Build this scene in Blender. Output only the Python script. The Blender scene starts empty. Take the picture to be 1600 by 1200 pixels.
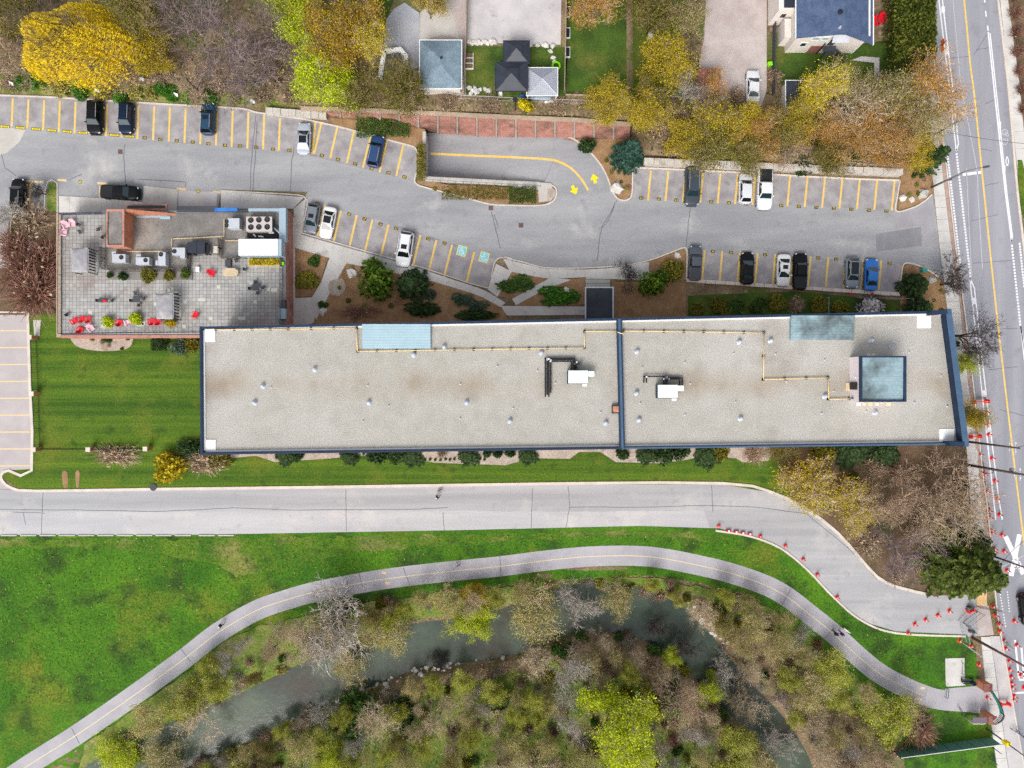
import bpy, bmesh, math, random
import numpy as np
from mathutils import Vector, Matrix, noise as mnoise
from mathutils.geometry import tessellate_polygon, delaunay_2d_cdt

random.seed(11)
R = math.radians
SC = bpy.context.scene
COL = SC.collection

# ---------------------------------------------------------------- camera
CAMZ = 111.0                      # drone height above the car park, looking straight down
cam = bpy.data.cameras.new('camera')
cam.sensor_width = 36.0
cam.lens = 36.0 * CAMZ / 160.0
cam.clip_start = 0.5
cam.clip_end = 3000
camo = bpy.data.objects.new('camera', cam)
COL.objects.link(camo)
camo.location = (0, 0, CAMZ)
camo.rotation_euler = (0, 0, 0)
SC.camera = camo

# ---------------------------------------------------------------- sky, sun, exposure
SUN_EL, SUN_AZ = R(48), R(200)    # high soft sun behind thin cloud, from the bottom of the picture
world = bpy.data.worlds.new('World')
SC.world = world
world.use_nodes = True
wn = world.node_tree
wn.nodes.clear()
sky = wn.nodes.new('ShaderNodeTexSky')
sky.sky_type = 'NISHITA'
sky.sun_disc = False
sky.sun_elevation = SUN_EL
sky.sun_rotation = SUN_AZ
sky.dust_density = 4.0
sky.air_density = 1.0
hsv = wn.nodes.new('ShaderNodeHueSaturation')
hsv.inputs['Saturation'].default_value = 0.35      # cloud-veiled, nearly white sky
bg = wn.nodes.new('ShaderNodeBackground')
bg.inputs['Strength'].default_value = 0.14
wo = wn.nodes.new('ShaderNodeOutputWorld')
wn.links.new(sky.outputs[0], hsv.inputs['Color'])
wn.links.new(hsv.outputs[0], bg.inputs['Color'])
wn.links.new(bg.outputs[0], wo.inputs['Surface'])

sl = bpy.data.lights.new('sun', 'SUN')
sl.energy = 1.3
sl.angle = R(28)
sl.color = (1.0, 0.965, 0.92)
so = bpy.data.objects.new('sun', sl)
COL.objects.link(so)
_d = Vector((math.sin(SUN_AZ) * math.cos(SUN_EL), math.cos(SUN_AZ) * math.cos(SUN_EL), math.sin(SUN_EL)))
so.rotation_euler = _d.to_track_quat('Z', 'Y').to_euler()
so.location = (0, -40, 60)

SC.view_settings.view_transform = 'Standard'
SC.view_settings.look = 'None'
SC.view_settings.exposure = 0.56
SC.view_settings.gamma = 1.0
SC.view_settings.use_curve_mapping = False
SC.render.engine = 'CYCLES'
SC.cycles.use_denoising = False
SC.cycles.max_bounces = 6
SC.cycles.diffuse_bounces = 3
SC.cycles.transparent_max_bounces = 6

# ---------------------------------------------------------------- helpers
def lerp_tab(tab, x):
  if x <= tab[0][0]: return tab[0][1]
  for (a, va), (b, vb) in zip(tab, tab[1:]):
    if x <= b: return va + (vb - va) * (x - a) / (b - a)
  return tab[-1][1]

def sstep(t):
  t = max(0.0, min(1.0, t))
  return t * t * (3 - 2 * t)

def W(px, py, z=0.0):
  """survey point: a map position read off the photograph (10 units per metre) and a height -> metres"""
  f = (CAMZ - z) / CAMZ
  return Vector(((px - 800) / 10 * f, (600 - py) / 10 * f, z))

def smooth(pts, n=6, closed=False):
  out = []
  m = len(pts)
  rng = range(m if closed else m - 1)
  for i in rng:
    if closed:
      p0, p1, p2, p3 = pts[i - 1], pts[i], pts[(i + 1) % m], pts[(i + 2) % m]
    else:
      p0, p1, p2, p3 = pts[max(i - 1, 0)], pts[i], pts[i + 1], pts[min(i + 2, m - 1)]
    for k in range(n):
      t = k / n
      q = []
      for a in range(2):
        q.append(0.5 * (2 * p1[a] + (p2[a] - p0[a]) * t + (2 * p0[a] - 5 * p1[a] + 4 * p2[a] - p3[a]) * t * t
                + (3 * p1[a] - p0[a] - 3 * p2[a] + p3[a]) * t ** 3))
      out.append(tuple(q))
  if not closed: out.append(tuple(pts[-1]))
  return out

def ragged(pts, amp=5, step=9):
  out = []
  for (a, b), (c, d) in zip(pts, pts[1:] + pts[:1]):
    k = max(1, int(math.hypot(c - a, d - b) / step))
    for i in range(k):
      x, y = a + (c - a) * i / k, b + (d - b) * i / k
      out.append((x + amp * (mnoise.noise(Vector((x * .06, y * .06, 1.7))) + .5 * mnoise.noise(Vector((x * .2, y * .2, 4)))), y + amp * (mnoise.noise(Vector((x * .06, y * .06, 9.2))) + .5 * mnoise.noise(Vector((x * .2, y * .2, 7))))))
  return out

def mesh_obj(name, me, parent=None, loc=None, rot=None, scale=None):
  o = bpy.data.objects.new(name, me)
  COL.objects.link(o)
  if parent is not None: o.parent = parent
  if loc is not None: o.location = loc
  if rot is not None: o.rotation_euler = rot
  if scale is not None: o.scale = scale
  return o

def empty(name, loc=(0, 0, 0), rz=0.0, scale=None):
  o = bpy.data.objects.new(name, None)
  COL.objects.link(o)
  o.location = loc
  o.rotation_euler = (0, 0, rz)
  o.empty_display_size = 0.3
  if scale is not None: o.scale = scale
  return o

def tag(o, label=None, cat=None, group=None, kind=None):
  if label: o['label'] = label
  if cat: o['category'] = cat
  if group: o['group'] = group
  if kind: o['kind'] = kind
  return o

def copy_tree(o, parent=None):
  c = o.copy()
  COL.objects.link(c)
  if parent is not None: c.parent = parent
  for ch in list(o.children): copy_tree(ch, c)
  return c

class MB:
  """collects shapes and builds them as one mesh"""
  def __init__(s): s.v = []; s.f = []; s.m = []
  def add(s, vs, fs, mi=0):
    b = len(s.v)
    s.v += [tuple(v) for v in vs]
    s.f += [tuple(i + b for i in f) for f in fs]
    s.m += [mi] * len(fs)
    return s
  def box(s, x0, y0, z0, x1, y1, z1, mi=0):
    vs = [(x0, y0, z0), (x1, y0, z0), (x1, y1, z0), (x0, y1, z0), (x0, y0, z1), (x1, y0, z1), (x1, y1, z1), (x0, y1, z1)]
    return s.add(vs, [(3, 2, 1, 0), (4, 5, 6, 7), (0, 1, 5, 4), (1, 2, 6, 5), (2, 3, 7, 6), (3, 0, 4, 7)], mi)
  def obox(s, c, sx, sy, z0, z1, a=0.0, mi=0):
    ca, sa = math.cos(a), math.sin(a)
    q = [(c[0] + ca * x - sa * y, c[1] + sa * x + ca * y) for x, y in ((-sx, -sy), (sx, -sy), (sx, sy), (-sx, sy))]
    return s.prism(q, z0, z1, mi)
  def prism(s, poly, z0, z1, mi=0):
    n = len(poly)
    ar = sum(poly[i - 1][0] * poly[i][1] - poly[i][0] * poly[i - 1][1] for i in range(n))
    if ar < 0: poly = poly[::-1]
    vs = [(p[0], p[1], z0) for p in poly] + [(p[0], p[1], z1) for p in poly]
    fs = [(i, (i + 1) % n, n + (i + 1) % n, n + i) for i in range(n)]
    if n == 4:
      fs += [(3, 2, 1, 0), (4, 5, 6, 7)]
    else:
      tri = tessellate_polygon([[Vector((p[0], p[1], 0)) for p in poly]])
      for a, b, c in tri:
        pa, pb, pc = poly[a], poly[b], poly[c]
        if (pb[0] - pa[0]) * (pc[1] - pa[1]) - (pc[0] - pa[0]) * (pb[1] - pa[1]) < 0: b, c = c, b
        fs += [(n + a, n + b, n + c), (c, b, a)]
    return s.add(vs, fs, mi)
  def tube(s, path, r, n=6, cap=True, mi=0):
    rs = r if isinstance(r, (list, tuple)) else [r] * len(path)
    path = [Vector(p) for p in path]
    vs, fs = [], []
    for i, p in enumerate(path):
      d = (path[min(i + 1, len(path) - 1)] - path[max(i - 1, 0)])
      if d.length < 1e-6: d = Vector((0, 0, 1))
      d.normalize()
      u = d.cross(Vector((0, 0, 1)) if abs(d.z) < 0.9 else Vector((1, 0, 0))).normalized()
      w = d.cross(u)
      for k in range(n):
        a = 2 * math.pi * k / n
        vs.append(p + (u * math.cos(a) + w * math.sin(a)) * rs[i])
    for i in range(len(path) - 1):
      for k in range(n):
        k2 = (k + 1) % n
        fs.append((i * n + k, i * n + k2, (i + 1) * n + k2, (i + 1) * n + k))
    if cap:
      fs.append(tuple(range(n - 1, -1, -1)))
      fs.append(tuple((len(path) - 1) * n + k for k in range(n)))
    return s.add(vs, fs, mi)
  def lathe(s, prof, n=12, c=(0, 0, 0), mi=0):
    vs, fs = [], []
    for r, z in prof:
      for k in range(n):
        a = 2 * math.pi * k / n
        vs.append((c[0] + r * math.cos(a), c[1] + r * math.sin(a), c[2] + z))
    for i in range(len(prof) - 1):
      for k in range(n):
        k2 = (k + 1) % n
        fs.append((i * n + k, i * n + k2, (i + 1) * n + k2, (i + 1) * n + k))
    fs.append(tuple(range(n - 1, -1, -1)))
    fs.append(tuple((len(prof) - 1) * n + k for k in range(n)))
    return s.add(vs, fs, mi)
  def mesh(s, name, mats, smooth_=False):
    me = bpy.data.meshes.new(name)
    me.from_pydata(s.v, [], s.f)
    if not isinstance(mats, (list, tuple)): mats = [mats]
    for m in mats: me.materials.append(m)
    if len(mats) > 1: me.polygons.foreach_set('material_index', s.m)
    if smooth_: me.polygons.foreach_set('use_smooth', [True] * len(me.polygons))
    me.update()
    return me
  def build(s, name, mats, parent=None, smooth_=False, loc=None, rot=None, scale=None):
    return mesh_obj(name, s.mesh(name, mats, smooth_), parent, loc, rot, scale)

def strip_poly(pts, wl, wr=None):
  """left and right offset lines of a polyline in metres"""
  wr = wl if wr is None else wr
  n = len(pts); L, Rr = [], []
  for i, p in enumerate(pts):
    a, b = pts[max(i - 1, 0)], pts[min(i + 1, n - 1)]
    dx, dy = b[0] - a[0], b[1] - a[1]
    l = math.hypot(dx, dy) or 1
    nx, ny = -dy / l, dx / l
    L.append((p[0] + nx * wl, p[1] + ny * wl)); Rr.append((p[0] - nx * wr, p[1] - ny * wr))
  return L, Rr

def ribbon(name, px, width, mat, z=0.02, parent=None, n=0, zf=None):
  """flat painted strip along a survey polyline"""
  if n: px = smooth(px, n)
  pts = [W(a, b, z if zf is None else zf(a, b)) for a, b in px]
  L, Rr = strip_poly([(p.x, p.y) for p in pts], width / 2)
  m = MB(); vs = []
  for i in range(len(pts)): vs += [(Rr[i][0], Rr[i][1], pts[i].z), (L[i][0], L[i][1], pts[i].z)]
  m.add(vs, [(2 * i, 2 * i + 2, 2 * i + 3, 2 * i + 1) for i in range(len(pts) - 1)])
  return m.build(name, mat, parent)

def kerb(name, px, mat, width=0.18, z0=-0.05, z1=0.13, parent=None, n=0, closed=False, zf=None):
  if closed: px = list(px) + [px[0]]
  if n: px = smooth(px, n)
  pts = [W(a, b, 0 if zf is None else zf(a, b)) for a, b in px]
  L, Rr = strip_poly([(p.x, p.y) for p in pts], width / 2)
  m = MB(); vs = []
  for i, p in enumerate(pts):
    vs += [(Rr[i][0], Rr[i][1], p.z + z0), (Rr[i][0], Rr[i][1], p.z + z1), (L[i][0], L[i][1], p.z + z1), (L[i][0], L[i][1], p.z + z0)]
  fs = []
  for i in range(len(pts) - 1):
    a, b = 4 * i, 4 * i + 4
    fs += [(a, b, b + 1, a + 1), (a + 1, b + 1, b + 2, a + 2), (a + 2, b + 2, b + 3, a + 3)]
  fs += [(0, 1, 2, 3), (4 * len(pts) - 1, 4 * len(pts) - 2, 4 * len(pts) - 3, 4 * len(pts) - 4)]
  m.add(vs, fs)
  o = m.build(name, mat, parent)
  if parent is None: tag(o, kind='structure')
  return o

# ---------------------------------------------------------------- terrain
TOPW = [(-300, 138), (0, 143), (400, 168), (470, 172), (600, 176), (700, 181), (800, 186), (900, 190), (985, 197), (1000, 243), (1060, 247), (1400, 266), (1500, 268)]
TOPH = [(-300, 1.6), (400, 1.2), (470, 0.8), (600, 2.2), (700, 4.0), (900, 4.0), (985, 3.4), (1000, 1.9), (1395, 1.5), (1440, 0.4), (1460, 0.0)]
TOPS = [(0, 55), (400, 45), (470, 6), (1600, 6)]
RIVER = smooth([(60, 1290), (190, 1205), (300, 1153), (400, 1112), (480, 1072), (560, 1042), (640, 1012), (720, 1000), (800, 985), (870, 957), (940, 948), (1010, 962), (1065, 992), (1105, 1035), (1150, 1085), (1205, 1140), (1245, 1205), (1270, 1300)], 5)
RIVW = [(0, 56), (400, 58), (560, 52), (700, 50), (860, 58), (950, 62), (1040, 54), (1110, 40), (1200, 30), (1300, 24)]

def river_d(px, py):
  best, bx = 1e9, 0
  for (ax, ay), (bx_, by_) in zip(RIVER, RIVER[1:]):
    if min(ax, bx_) - 120 > px or max(ax, bx_) + 120 < px: continue
    dx, dy = bx_ - ax, by_ - ay
    t = max(0, min(1, ((px - ax) * dx + (py - ay) * dy) / (dx * dx + dy * dy)))
    d = math.hypot(px - ax - t * dx, py - ay - t * dy)
    if d < best: best, bx = d, ax + t * dx
  return best, bx

def ramp_z(px): return -2.7 * sstep((905 - px) / 245.0)
RAMP_N = [(667, 207), (760, 213), (800, 214), (870, 215)]
def in_ramp(px, py):
  if px < 667 or px > 905: return False
  return lerp_tab([(667, 206), (760, 212), (870, 214), (905, 222)], px) < py < lerp_tab([(667, 281), (850, 288), (905, 292)], px)

def TZ(px, py):
  z = 0.0
  yb = lerp_tab(TOPW, px)
  if py < yb:
    z = lerp_tab(TOPH, px) * sstep((yb - py) / lerp_tab(TOPS, px))
  if py > 880:
    d, bx = river_d(px, py)
    w = lerp_tab(RIVW, bx) / 2
    if d < w + 40:
      z -= 2.4 * (1 - sstep((d - w * 0.72) / (w * 0.28 + 34)))
  return z

def gz(x, y):
  """ground height at a world point"""
  z = 0.0
  for _ in range(3):
    f = CAMZ / (CAMZ - z)
    z = TZ(800 + x * 10 * f, 600 - y * 10 * f)
  return z

def on_ground(px, py, zc=0.0):
  g = TZ(px, py)
  p = W(px, py, g + zc)
  p.z = g
  return p
# ---------------------------------------------------------------- materials
def M(name, c1, c2=None, s1=0.25, c3=None, s3=0.08, t3=(0.52, 0.66), fine=0.12, fs=6.0, rough=0.9, bump=0.0, spec=0.25, metal=0.0,
    isl=0.0, objr=0.0, stretch=None, trans=0.0, coat=0.0, c4=None, s4=1.2, t4=(0.6, 0.7), islc=None, local=False):
  m = bpy.data.materials.new(name)
  m.use_nodes = True
  nt = m.node_tree
  N, Lk = nt.nodes, nt.links
  N.clear()
  out = N.new('ShaderNodeOutputMaterial')
  geo = N.new('ShaderNodeNewGeometry')
  if local:
    tc = N.new('ShaderNodeTexCoord'); pos = tc.outputs['Object']
  else:
    pos = geo.outputs['Position']
  if stretch:
    vm = N.new('ShaderNodeVectorMath'); vm.operation = 'MULTIPLY'
    vm.inputs[1].default_value = stretch
    Lk.new(pos, vm.inputs[0]); spos = vm.outputs[0]
  else: spos = pos
  def noise(scale, p=pos, det=4.0, ro=0.6):
    n = N.new('ShaderNodeTexNoise')
    n.inputs['Scale'].default_value = scale
    n.inputs['Detail'].default_value = det
    n.inputs['Roughness'].default_value = ro
    Lk.new(p, n.inputs['Vector'])
    return n.outputs[0]
  def rng(src, a, b, lo, hi):
    r = N.new('ShaderNodeMapRange')
    r.inputs[1].default_value, r.inputs[2].default_value, r.inputs[3].default_value, r.inputs[4].default_value = a, b, lo, hi
    Lk.new(src, r.inputs[0])
    return r.outputs[0]
  def mix(fac, a, b):
    x = N.new('ShaderNodeMix'); x.data_type = 'RGBA'
    Lk.new(fac, x.inputs[0])
    for s, i in ((a, 6), (b, 7)):
      if isinstance(s, tuple): x.inputs[i].default_value = (*s, 1)
      else: Lk.new(s, x.inputs[i])
    return x.outputs[2]
  col = None
  if c2: col = mix(rng(noise(s1, spos), 0.36, 0.64, 0, 1), c1, c2)
  if c3: col = mix(rng(noise(s3, pos, 5.0, 0.65), t3[0], t3[1], 0, 1), col or c1, c3)
  if c4: col = mix(rng(noise(s4, pos, 3.0), t4[0], t4[1], 0, 1), col or c1, c4)
  if islc: col = mix(rng(geo.outputs['Random Per Island'], 0.25, 0.95, 0, 1), col or c1, islc)
  val = None
  def mul(a, b):
    if a is None: return b
    k = N.new('ShaderNodeMath'); k.operation = 'MULTIPLY'
    Lk.new(a, k.inputs[0]); Lk.new(b, k.inputs[1]); return k.outputs[0]
  fn = noise(fs, pos, 3.0, 0.7) if (fine or bump) else None
  if fine: val = mul(val, rng(fn, 0.25, 0.75, 1 - fine, 1 + fine))
  if isl: val = mul(val, rng(geo.outputs['Random Per Island'], 0, 1, 1 - isl, 1 + isl))
  if objr:
    oi = N.new('ShaderNodeObjectInfo')
    val = mul(val, rng(oi.outputs['Random'], 0, 1, 1 - objr, 1 + objr))
  if val is not None:
    v = N.new('ShaderNodeVectorMath'); v.operation = 'SCALE'
    if col is None: v.inputs[0].default_value = c1
    else: Lk.new(col, v.inputs[0])
    Lk.new(val, v.inputs['Scale'])
    col = v.outputs[0]
  p = N.new('ShaderNodeBsdfPrincipled')
  p.inputs['Roughness'].default_value = rough
  p.inputs['Metallic'].default_value = metal
  p.inputs['Specular IOR Level'].default_value = spec
  if coat:
    p.inputs['Coat Weight'].default_value = coat
    p.inputs['Coat Roughness'].default_value = 0.05
  if col is None: p.inputs['Base Color'].default_value = (*c1, 1)
  else: Lk.new(col, p.inputs['Base Color'])
  if bump:
    b = N.new('ShaderNodeBump')
    b.inputs['Strength'].default_value = min(1.0, bump)
    b.inputs['Distance'].default_value = 0.08
    Lk.new(fn, b.inputs['Height']); Lk.new(b.outputs[0], p.inputs['Normal'])
  sh = p.outputs[0]
  if trans:
    t = N.new('ShaderNodeBsdfTranslucent')
    if col is None: t.inputs['Color'].default_value = (*c1, 1)
    else: Lk.new(col, t.inputs['Color'])
    ms = N.new('ShaderNodeMixShader'); ms.inputs[0].default_value = trans
    Lk.new(sh, ms.inputs[1]); Lk.new(t.outputs[0], ms.inputs[2]); sh = ms.outputs[0]
  Lk.new(sh, out.inputs['Surface'])
  return m

T = {}
# setting
T['ground'] = M('litter_ground', (0.15, 0.10, 0.06), (0.25, 0.185, 0.11), 0.35, (0.10, 0.12, 0.03), 0.11, (0.5, 0.62), 0.45, 3.0, bump=0.8, c4=(0.33, 0.25, 0.165), s4=0.8)
T['asphalt'] = M('weathered_asphalt', (0.262, 0.266, 0.28), (0.345, 0.347, 0.355), 0.16, (0.46, 0.45, 0.435), 0.13, (0.56, 0.76), 0.17, 6.0, 0.92, 0.2, stretch=(0.3, 1.8, 1), c4=(0.235, 0.23, 0.24), s4=0.5, t4=(0.58, 0.8))
T['asphalt_lane'] = M('pale_lane_asphalt', (0.32, 0.32, 0.328), (0.42, 0.417, 0.42), 0.16, (0.50, 0.48, 0.465), 0.1, (0.55, 0.74), 0.13, 6.0, 0.92, 0.2, stretch=(0.12, 2.6, 1), c4=(0.29, 0.275, 0.275), s4=0.45, t4=(0.6, 0.8))
T['asphalt_strip'] = M('paler_resurfaced_asphalt', (0.40, 0.395, 0.405), (0.48, 0.47, 0.47), 0.2, (0.54, 0.52, 0.49), 0.12, (0.55, 0.72), 0.13, 6.0, 0.92, 0.2, stretch=(0.15, 2.0, 1), c4=(0.36, 0.34, 0.33), s4=0.6, t4=(0.6, 0.8))
T['asphalt_lot'] = M('faded_lot_asphalt', (0.40, 0.36, 0.36), (0.46, 0.42, 0.41), 0.3, fine=0.1, fs=7.0)
T['stall'] = M('stained_stall_asphalt', (0.25, 0.235, 0.25), (0.37, 0.35, 0.35), 0.5, (0.44, 0.42, 0.41), 0.3, (0.58, 0.78), 0.16, 7.0, c4=(0.17, 0.15, 0.15), s4=0.55, t4=(0.6, 0.82))
T['patch'] = M('dark_asphalt_patch', (0.215, 0.215, 0.235), (0.25, 0.25, 0.265), 0.7, fine=0.1, fs=9.0)
T['street'] = M('street_asphalt', (0.25, 0.253, 0.285), (0.325, 0.325, 0.352), 0.16, fine=0.13, fs=6.0, stretch=(2.2, 0.15, 1), c4=(0.21, 0.21, 0.235), s4=0.3, t4=(0.58, 0.8))
T['path'] = M('path_asphalt', (0.35, 0.338, 0.362), (0.42, 0.405, 0.422), 0.25, (0.47, 0.45, 0.45), 0.15, (0.56, 0.74), 0.12, 7.0)
T['concrete'] = M('pale_concrete', (0.44, 0.42, 0.385), (0.52, 0.495, 0.455), 0.4, (0.36, 0.34, 0.31), 0.3, (0.56, 0.75), 0.08, 6.0)
T['sidewalk'] = M('sidewalk_concrete', (0.51, 0.49, 0.46), (0.61, 0.59, 0.555), 0.3, (0.38, 0.36, 0.34), 0.5, (0.58, 0.75), 0.09, 6.0)
T['kerb'] = M('kerb_concrete', (0.56, 0.49, 0.43), (0.66, 0.59, 0.51), 0.6, fine=0.1, fs=5.0)
T['brickstrip'] = M('brown_brick_boulevard', (0.36, 0.235, 0.19), (0.44, 0.32, 0.265), 0.7, fine=0.15, fs=7.0)
T['drive'] = M('gravel_drive', (0.40, 0.33, 0.31), (0.50, 0.44, 0.415), 0.25, (0.30, 0.215, 0.18), 0.16, (0.55, 0.72), 0.14, 6.0, bump=0.3)
T['padconc'] = M('worn_concrete_pad', (0.44, 0.415, 0.415), (0.53, 0.50, 0.49), 0.35, (0.30, 0.24, 0.235), 0.22, (0.62, 0.7), 0.1, 6.0)
T['lawn'] = M('courtyard_lawn', (0.034, 0.086, 0.007), (0.10, 0.175, 0.012), 0.33, (0.125, 0.155, 0.016), 0.12, (0.5, 0.68), 0.5, 4.0, bump=0.8, stretch=(0.03, 2.0, 1), c4=(0.03, 0.07, 0.008), s4=0.5, t4=(0.58, 0.75))
T['field'] = M('field_grass', (0.034, 0.118, 0.006), (0.075, 0.19, 0.008), 0.12, (0.145, 0.17, 0.016), 0.07, (0.53, 0.68), 0.55, 3.0, bump=0.9, c4=(0.028, 0.068, 0.009), s4=0.2, t4=(0.5, 0.66))
T['rib'] = M('stained_rib_concrete', (0.30, 0.265, 0.23), (0.38, 0.345, 0.305), 1.0, (0.2, 0.16, 0.13), 0.5, (0.52, 0.7), 0.2)
T['verge'] = M('verge_grass', (0.04, 0.12, 0.008), (0.10, 0.18, 0.012), 0.2, (0.25, 0.22, 0.075), 0.12, (0.5, 0.72), 0.5, 3.2, bump=0.9, c4=(0.035, 0.08, 0.01), s4=0.3, t4=(0.55, 0.7))
T['bankgrass'] = M('rough_bank_grass', (0.085, 0.165, 0.02), (0.19, 0.21, 0.04), 0.3, (0.31, 0.25, 0.12), 0.16, (0.5, 0.68), 0.45, 3.5, bump=0.8, c4=(0.055, 0.11, 0.02), s4=0.9)
T['yard'] = M('dark_yard_grass', (0.036, 0.072, 0.01), (0.062, 0.115, 0.014), 0.3, (0.13, 0.14, 0.025), 0.14, (0.5, 0.68), 0.4, 4.0, bump=0.7)  # deep green grass with random olive patches
T['mulch'] = M('needle_mulch', (0.27, 0.155, 0.075), (0.34, 0.215, 0.115), 0.6, (0.18, 0.10, 0.055), 0.25, (0.55, 0.7), 0.35, 6.0, bump=0.6)
T['darkmulch'] = M('dark_leaf_soil', (0.115, 0.075, 0.045), (0.17, 0.115, 0.068), 0.5, (0.07, 0.07, 0.028), 0.2, (0.5, 0.65), 0.4, 5.0, bump=0.6)
T['pebble'] = M('pale_pebble_bed', (0.36, 0.30, 0.25), (0.45, 0.39, 0.33), 0.6, (0.25, 0.19, 0.14), 0.4, (0.54, 0.72), 0.4, 6.0, bump=0.6)
T['shore'] = M('wet_shore_gravel', (0.16, 0.13, 0.10), (0.27, 0.235, 0.19), 0.8, (0.42, 0.39, 0.34), 0.35, (0.54, 0.68), 0.45, 5.0, bump=0.7)
T['water'] = M('murky_water', (0.040, 0.058, 0.045), (0.085, 0.112, 0.075), 0.12, (0.05, 0.042, 0.03), 0.14, (0.5, 0.66), 0.16, 1.6, 0.1, 0.12, spec=0.3)
# paint
T['yellow'] = M('yellow_line_paint', (0.72, 0.46, 0.075), (0.74, 0.55, 0.20), 1.2, fine=0.18, fs=7.0)
T['yellowworn'] = M('worn_yellow_paint', (0.74, 0.52, 0.22), (0.62, 0.52, 0.36), 1.5, fine=0.15, fs=6.0)
T['yellowbright'] = M('bright_yellow_paint', (0.85, 0.66, 0.02), fine=0.15, fs=5.0)
T['white'] = M('white_line_paint', (0.78, 0.78, 0.80), (0.66, 0.66, 0.68), 1.5, fine=0.12, fs=6.0)
T['whiteworn'] = M('faint_white_paint', (0.50, 0.50, 0.54), (0.42, 0.42, 0.45), 1.5, fine=0.12, fs=6.0)
T['blackpaint'] = M('black_paint', (0.045, 0.035, 0.02), fine=0.2)
T['bluepaint'] = M('accessible_blue_paint', (0.12, 0.55, 0.68), (0.3, 0.62, 0.68), 2.0, fine=0.2)
T['crack'] = M('crack_sealant', (0.13, 0.13, 0.145), fine=0.2)
# building
T['roofgravel'] = M('roof_gravel', (0.355, 0.338, 0.297), (0.40, 0.383, 0.34), 0.5, (0.42, 0.405, 0.37), 0.06, (0.45, 0.62), 0.42, 7.5, bump=0.5, c4=(0.32, 0.295, 0.26), s4=0.13, t4=(0.56, 0.72))
T['navy'] = M('navy_metal', (0.012, 0.026, 0.058), (0.018, 0.038, 0.08), 1.0, fine=0.15, rough=0.55, spec=0.25)
T['bluecap'] = M('blue_metal_cap', (0.065, 0.12, 0.20), (0.05, 0.095, 0.16), 1.0, fine=0.12, rough=0.5, spec=0.3)
T['paleblue'] = M('pale_blue_metal_roof', (0.29, 0.42, 0.48), (0.34, 0.47, 0.525), 0.5, fine=0.06, rough=0.5, spec=0.4)
T['sootblue'] = M('sooty_pale_blue_roof', (0.24, 0.345, 0.38), (0.27, 0.375, 0.41), 0.4, (0.07, 0.09, 0.09), 0.15, (0.46, 0.66), 0.2, 3.0, rough=0.6)
T['whitemetal'] = M('white_enamel', (0.80, 0.81, 0.80), fine=0.04, fs=4.0, rough=0.45, spec=0.4)
T['palegreenwhite'] = M('pale_green_white_enamel', (0.72, 0.79, 0.76), fine=0.05, rough=0.5)
T['skyblue'] = M('pale_steel_side', (0.33, 0.43, 0.50), fine=0.08, rough=0.4)
T['pinkwhite'] = M('pinkish_membrane', (0.68, 0.58, 0.61), fine=0.05)
T['beige'] = M('beige_enamel', (0.50, 0.45, 0.42), fine=0.06, rough=0.5)
T['whitepad'] = M('white_membrane', (0.80, 0.80, 0.78), (0.74, 0.74, 0.73), 0.8, fine=0.04)
T['gaspipe'] = M('yellow_gas_pipe', (0.72, 0.50, 0.20), (0.70, 0.56, 0.33), 1.0, fine=0.1, rough=0.5)
T['black'] = M('black_coated_metal', (0.018, 0.02, 0.024), fine=0.15, rough=0.5)
T['charcoal'] = M('charcoal_metal', (0.06, 0.065, 0.075), fine=0.15, rough=0.6)
T['grey'] = M('grey_sheet_metal', (0.42, 0.45, 0.49), (0.48, 0.50, 0.54), 1.0, fine=0.06, rough=0.5, spec=0.4)
T['galv'] = M('galvanised_metal', (0.50, 0.53, 0.58), fine=0.08, rough=0.35, metal=0.4)
T['copper'] = M('coppery_wood', (0.42, 0.17, 0.09), (0.56, 0.30, 0.19), 3.0, fine=0.2)
T['timber'] = M('pale_timber', (0.55, 0.43, 0.27), (0.62, 0.50, 0.34), 2.0, fine=0.12, isl=0.12)
T['wood'] = M('weathered_wood', (0.36, 0.27, 0.19), (0.44, 0.34, 0.25), 1.5, fine=0.2, isl=0.15)
T['brick'] = M('orange_brick', (0.47, 0.19, 0.105), (0.55, 0.245, 0.145), 1.5, (0.34, 0.13, 0.075), 0.8, (0.55, 0.7), 0.16, 8.0, bump=0.3)
T['brickpink'] = M('pinkish_red_brick', (0.40, 0.185, 0.14), (0.48, 0.25, 0.20), 0.9, (0.22, 0.11, 0.08), 0.3, (0.52, 0.68), 0.24, 7.0, bump=0.4)
T['brickdull'] = M('dull_red_brick', (0.34, 0.155, 0.12), (0.44, 0.22, 0.175), 0.8, (0.17, 0.10, 0.075), 0.28, (0.5, 0.66), 0.26, 7.0, bump=0.4)
T['stonewall'] = M('weathered_stone', (0.47, 0.43, 0.38), (0.56, 0.53, 0.48), 0.8, (0.27, 0.23, 0.18), 0.5, (0.56, 0.72), 0.2, 5.0, bump=0.4, isl=0.15)
T['paver'] = M('concrete_paver', (0.33, 0.325, 0.31), (0.405, 0.40, 0.38), 0.3, (0.30, 0.26, 0.235), 0.13, (0.46, 0.62), 0.1, 6.0, isl=0.12)
T['joint'] = M('dark_paver_joint', (0.17, 0.175, 0.18), (0.26, 0.26, 0.25), 0.3, fine=0.2)
T['tar'] = M('dark_tar_gravel', (0.155, 0.145, 0.135), (0.225, 0.21, 0.195), 0.4, (0.33, 0.29, 0.25), 0.14, (0.52, 0.68), 0.28, 5.0, bump=0.5)
T['shingle'] = M('blue_grey_shingle', (0.155, 0.215, 0.26), (0.20, 0.265, 0.315), 1.0, (0.12, 0.165, 0.20), 0.12, (0.5, 0.6), 0.32, 5.0, bump=0.4)
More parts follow.
